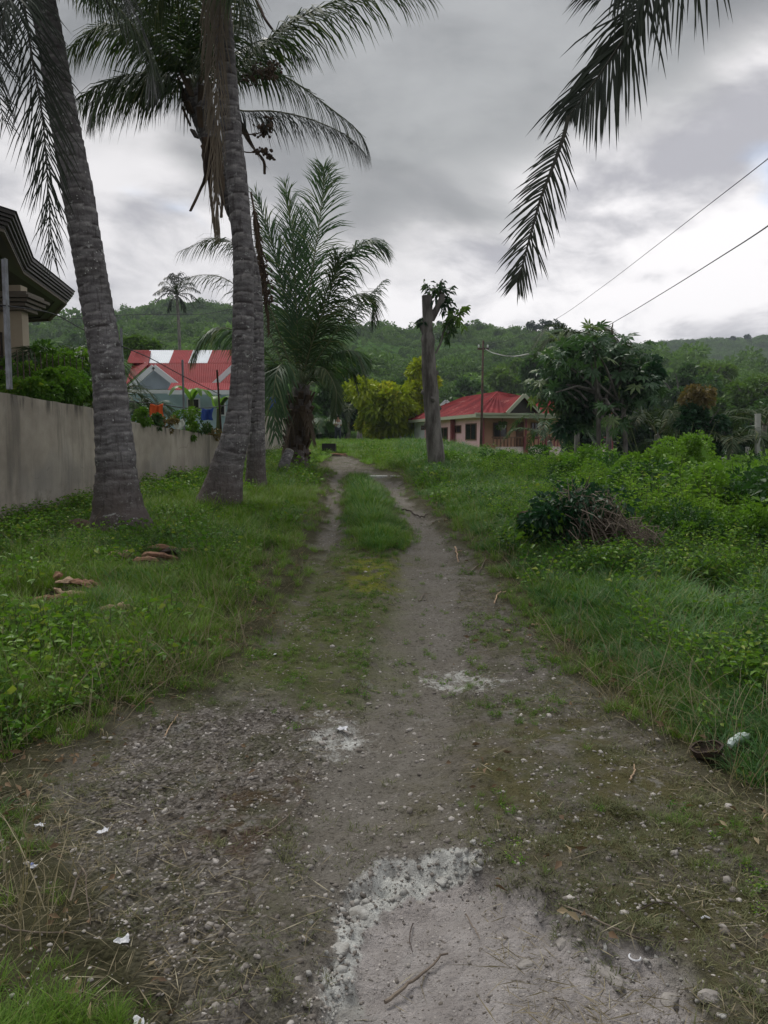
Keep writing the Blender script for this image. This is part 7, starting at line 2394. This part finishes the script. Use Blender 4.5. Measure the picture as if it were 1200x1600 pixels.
def rock(name, p, r_, seed):
    bm_v = []; n1, n2 = 9, 14; rg = np.random.default_rng(seed + 40)
    for j in range(n1 + 1):
        for i in range(n2):
            th_ = math.pi * j / n1; ph_ = 2 * math.pi * i / n2
            bm_v.append((math.sin(th_) * math.cos(ph_), math.sin(th_) * math.sin(ph_), math.cos(th_)))
    V_ = np.array(bm_v); sx, sy, sz = rg.uniform(.7, 1.25), rg.uniform(.6, 1.1), rg.uniform(.32, .55)
    for q in range(9):      # chop flat facets
        nv = nrm(rg.normal(size=3)); dd_ = V_ @ nv; lim = rg.uniform(.55, .85); V_ = V_ - np.maximum(dd_ - lim, 0)[:, None] * nv
    V_ = V_ * (1 + .10 * (fbm(V_[:, 0] * 2 + V_[:, 2], V_[:, 1] * 2, 1.5, 3, seed) - .5)[:, None] * 2) * [sx * r_, sy * r_, sz * r_]
    F_ = [[j * n2 + i, (j + 1) * n2 + i, (j + 1) * n2 + (i + 1) % n2, j * n2 + (i + 1) % n2] for j in range(n1) for i in range(n2)]
    me = mk_mesh(name, V_, F_, [M['lime_rock'] if 6 < seed < 11 else M['rough_stone']]); o = link(name, me, loc=tuple(Vector(p) + Vector((0, 0, -.05 * r_)))); o.rotation_euler = (0, 0, seed * 1.7); return o


for i, (px_, py_, s_, lb) in enumerate([(575, 1086, .035, 'pale stone above the white lump patch'), (648, 1130, .028, 'pale stone right of the white lump patch'), (820, 1490, .04, 'grey stone half buried by the pit rim'), (950, 1510, .10, 'large flat grey rock at the right edge of the pit'),
                                   (1050, 1545, .08, 'rough grey rock near the lower right corner'), (1110, 1570, .06, 'pale broken rock beside the lower right grass'), (880, 1462, .06, 'whitish stone on the far right rim of the pit'), (560, 1400, .07, 'white limestone lump on the left rim of the pit'),
                                   (535, 1460, .06, 'white limestone lump lower on the left rim of the pit'), (690, 1345, .05, 'white limestone lump on the top rim of the pit'), (745, 1345, .05, 'pale lump at the upper right rim of the pit'), (362, 1268, .03, 'grey stone in the gravel patch'),
                                   (465, 1520, .03, 'small pale stone left of the pit'), (325, 1300, .028, 'rounded grey pebble in the gravel'), (655, 1375, .03, 'purple-tinged stone inside the top of the pit')]):
    rg = np.random.default_rng(500 + i); p = on(px_, py_, 0); v_, f_ = stone_mesh(rg, .55)
    mb = MB(); o = rock('stone', p, s_ * .62, i); tag(o, lb, 'stone')
sl = on(595, 743); tt_ = thing('stone_slab', 'flat white concrete slab at the crest of the track', 'slab', tuple(sl))
for (dx_, w2, l2) in ((-.10, .26, .30), (.36, .13, .18)):
    mb = MB(); pts_ = [(sl.x + dx_ + math.cos(a) * w2 * (1 + .15 * math.sin(3 * a)), sl.y + math.sin(a) * l2) for a in np.linspace(0, 6.283, 13)[:-1]]; mb.prism(pts_, sl.z - .05, sl.z + .02); mb.build('slab_piece', M['post_white'], tt_)

# ------------------------------------------------------------------ crate, cut branches, person
D_ = 25.5; a = W(503, 711, D_); b = W(524, 693, D_)
ct = thing('crate', 'black open box standing beside the cut branches at the end of the path', 'crate', ((a.x + b.x) / 2, D_, a.z))
paint('black_paint', (0.02, 0.02, 0.022), .8, .5)
x0, x1, z0, z1 = a.x, b.x, a.z, b.z
for nm, A2, B2 in (('side_panel', (x0, D_, z0 + .10), (x1, D_ + .03, z1)), ('side_panel', (x0, D_ + .5, z0 + .10), (x1, D_ + .53, z1)), ('end_panel', (x0, D_ + .031, z0 + .10), (x0 + .03, D_ + .499, z1)), ('end_panel', (x1 - .03, D_ + .031, z0 + .1), (x1, D_ + .499, z1)), ('floor_panel', (x0 + .031, D_ + .031, z0 + .10), (x1 - .031, D_ + .499, z0 + .13))):
    mb = MB(); mb.box(A2, B2); mb.build(nm, M['black_paint'], ct)
for fx in (x0 + .03, x1 - .07):
    for fy in (D_ + .01, D_ + .45): mb = MB(); mb.box((fx, fy, z0 - .05), (fx + .04, fy + .04, z0 + .098)); mb.build('leg', M['twig_dark'], ct)
bp = thing('branch_pile', 'low pile of brown cut branches beside the black box', 'wood pile', tuple(W(535, 713, 25.2)))
rg = np.random.default_rng(8)
for k in range(30):
    p = W(514 + rg.uniform(0, 40), 714 - rg.uniform(-1, 3), 25.2 + rg.normal(0, .25)); d2 = Vector((rg.uniform(.5, 1), rg.normal(0, .25), rg.uniform(-.16, .02))).normalized() * rg.uniform(.25, .6)
    mb = MB(); mb.tube([p - d2, p + Vector((0, 0, .04)), p + d2], [.03, .026, .014], 5); mb.build('branch', M['twig_dark'] if k % 3 else M['husk'], bp)
mb = MB(); mb.tube(smooth_path([W(482, 704, 25), W(498, 711, 25), W(520, 712, 25), W(548, 718, 25)], 12), [.05, .05, .045, .04, .04, .04, .035, .035, .03, .03, .025, .02], 7); mb.build('branch', M['husk'], bp)


def skin_body(name, joints, edges, rad, mat, parent, sub=1):
    me = bpy.data.meshes.new(name); me.from_pydata([tuple(j) for j in joints], edges, []); me.materials.append(mat)
    o = link(name, me, parent); sk = o.modifiers.new('skin', 'SKIN'); sk.use_smooth_shade = True
    for i, r_ in enumerate(rad):
        me.skin_vertices[0].data[i].radius = (r_, r_) if not hasattr(r_, '__len__') else r_
    me.skin_vertices[0].data[0].use_root = True
    s_ = o.modifiers.new('sub', 'SUBSURF'); s_.levels = sub; s_.render_levels = sub + 1
    return o


paint('skin_tone', (0.22, 0.12, 0.08)); paint('grey_shirt', (0.36, 0.37, 0.36)); paint('dark_trousers', (0.02, 0.025, 0.04)); paint('hair_black', (0.012, 0.010, 0.010)); paint('sack', (0.45, 0.42, 0.34))
Dq = 46.0; fz = W(528, 692, Dq).z; pe = thing('person', 'person in a grey shirt and dark trousers walking on the meadow track', 'person', (W(528, 694, Dq).x, Dq, fz)); k_ = 0.96
J = [(0, 0, .92), (0, 0, 1.12), (0, .02, 1.34), (0, .02, 1.46), (0, -.01, 1.60), (.10, 0, .88), (.12, -.08, .50), (.13, .02, .08), (.13, -.12, .03), (-.10, 0, .88), (-.10, .06, .50), (-.10, .20, .10), (-.10, .10, .03),
     (.19, .02, 1.38), (.25, .04, 1.12), (.12, -.18, 1.08), (.04, -.24, 1.12), (-.19, .02, 1.38), (-.25, .04, 1.12), (-.12, -.18, 1.10), (-.04, -.24, 1.14)]
Eg = [(0, 1), (1, 2), (2, 3), (3, 4), (0, 5), (5, 6), (6, 7), (7, 8), (0, 9), (9, 10), (10, 11), (11, 12), (2, 13), (13, 14), (14, 15), (15, 16), (2, 17), (17, 18), (18, 19), (19, 20)]
Rd = [.13, .13, .15, .055, .10, .09, .062, .045, .035, .09, .062, .045, .035, .06, .045, .034, .03, .06, .045, .034, .03]
bd = skin_body('body', J, Eg, Rd, M['skin_tone'], pe)
sh = skin_body('shirt', [J[i] for i in (1, 2, 13, 14, 17, 18)] + [(0, 0, .90)], [(6, 0), (0, 1), (1, 2), (2, 3), (1, 4), (4, 5)], [.150, .172, .08, .065, .08, .065, .155], M['grey_shirt'], pe)
tq = skin_body('trousers', [J[i] for i in (0, 5, 6, 7, 9, 10, 11)], [(0, 1), (1, 2), (2, 3), (0, 4), (4, 5), (5, 6)], [.15, .115, .085, .065, .115, .085, .065], M['dark_trousers'], pe)
hr = MB(); v_, f_ = stone_mesh(np.random.default_rng(1), 1.0); hr.add([Vector(nrm(q)) * .115 + Vector((0, .025, 1.64)) + Vector(root_loc(pe)) for q in v_], [list(map(int, f)) for f in f_]); hr.build('hair', M['hair_black'], pe, smooth=True)
for o in (bd, sh, tq): pass
pe.scale = (k_, k_, k_); pe.rotation_euler = (0, 0, .5)
sk_ = MB(); pb = Vector((pe.location.x - .12, Dq - .22, fz + 1.18)); v_, f_ = stone_mesh(np.random.default_rng(4), .9); sk_.add([Vector(q) * .09 + pb for q in v_], [list(map(int, f)) for f in f_]); o = sk_.build('sack', M['sack'], smooth=True); tag(o, 'small pale bundle held at the chest of the walking person', 'sack')


# ------------------------------------------------------------------ groups of repeats
GROUPS = {'coconut_palm': 'coconut palms', 'young_palm': 'young palms in the undergrowth', 'mango_tree': 'yellow-green trees by the meadow', 'jungle_tree': 'trees behind the meadow',
          'leafy_tree': 'trees beyond the right field', 'shrub': 'shrubs of the right field', 'banana_plant': 'banana plants', 'fence_post': 'fence posts', 'coconut_husk': 'coconut husks and frond butts on the left verge',
          'stone': 'loose stones on the ground', 'paper_scrap': 'white litter scraps', 'stick': 'sticks and stalks on the ground', 'hanging_cloth': 'washing behind the wall', 'power_cable': 'power cables',
          'utility_pole': 'utility poles', 'concrete_wall': 'boundary walls', 'wall_lamp': 'porch lamps', 'line_post': 'clothesline posts', 'house': 'houses', 'fence': 'fences'}
for o in list(COL.objects):
    if o.get('category') and not o.get('group'):
        g = GROUPS.get(o.name.split('.')[0])
        if g: o['group'] = g

# ------------------------------------------------------------------ haze
hz = MB(); hz.box((-1100, -60, -8), (1200, 1100, 130)); hm = bpy.data.materials.new('haze'); hm.use_nodes = True; hn = NT(hm.node_tree)
ho = hn.n('ShaderNodeOutputMaterial'); hv = hn.n('ShaderNodeVolumePrincipled'); hv.inputs['Color'].default_value = (0.80, 0.88, 1.0, 1); hv.inputs['Density'].default_value = 0.00028; hv.inputs['Anisotropy'].default_value = 0.2
hn.t.links.new(hv.outputs[0], ho.inputs['Volume'])
tag(hz.build('haze', hm), kind='stuff')
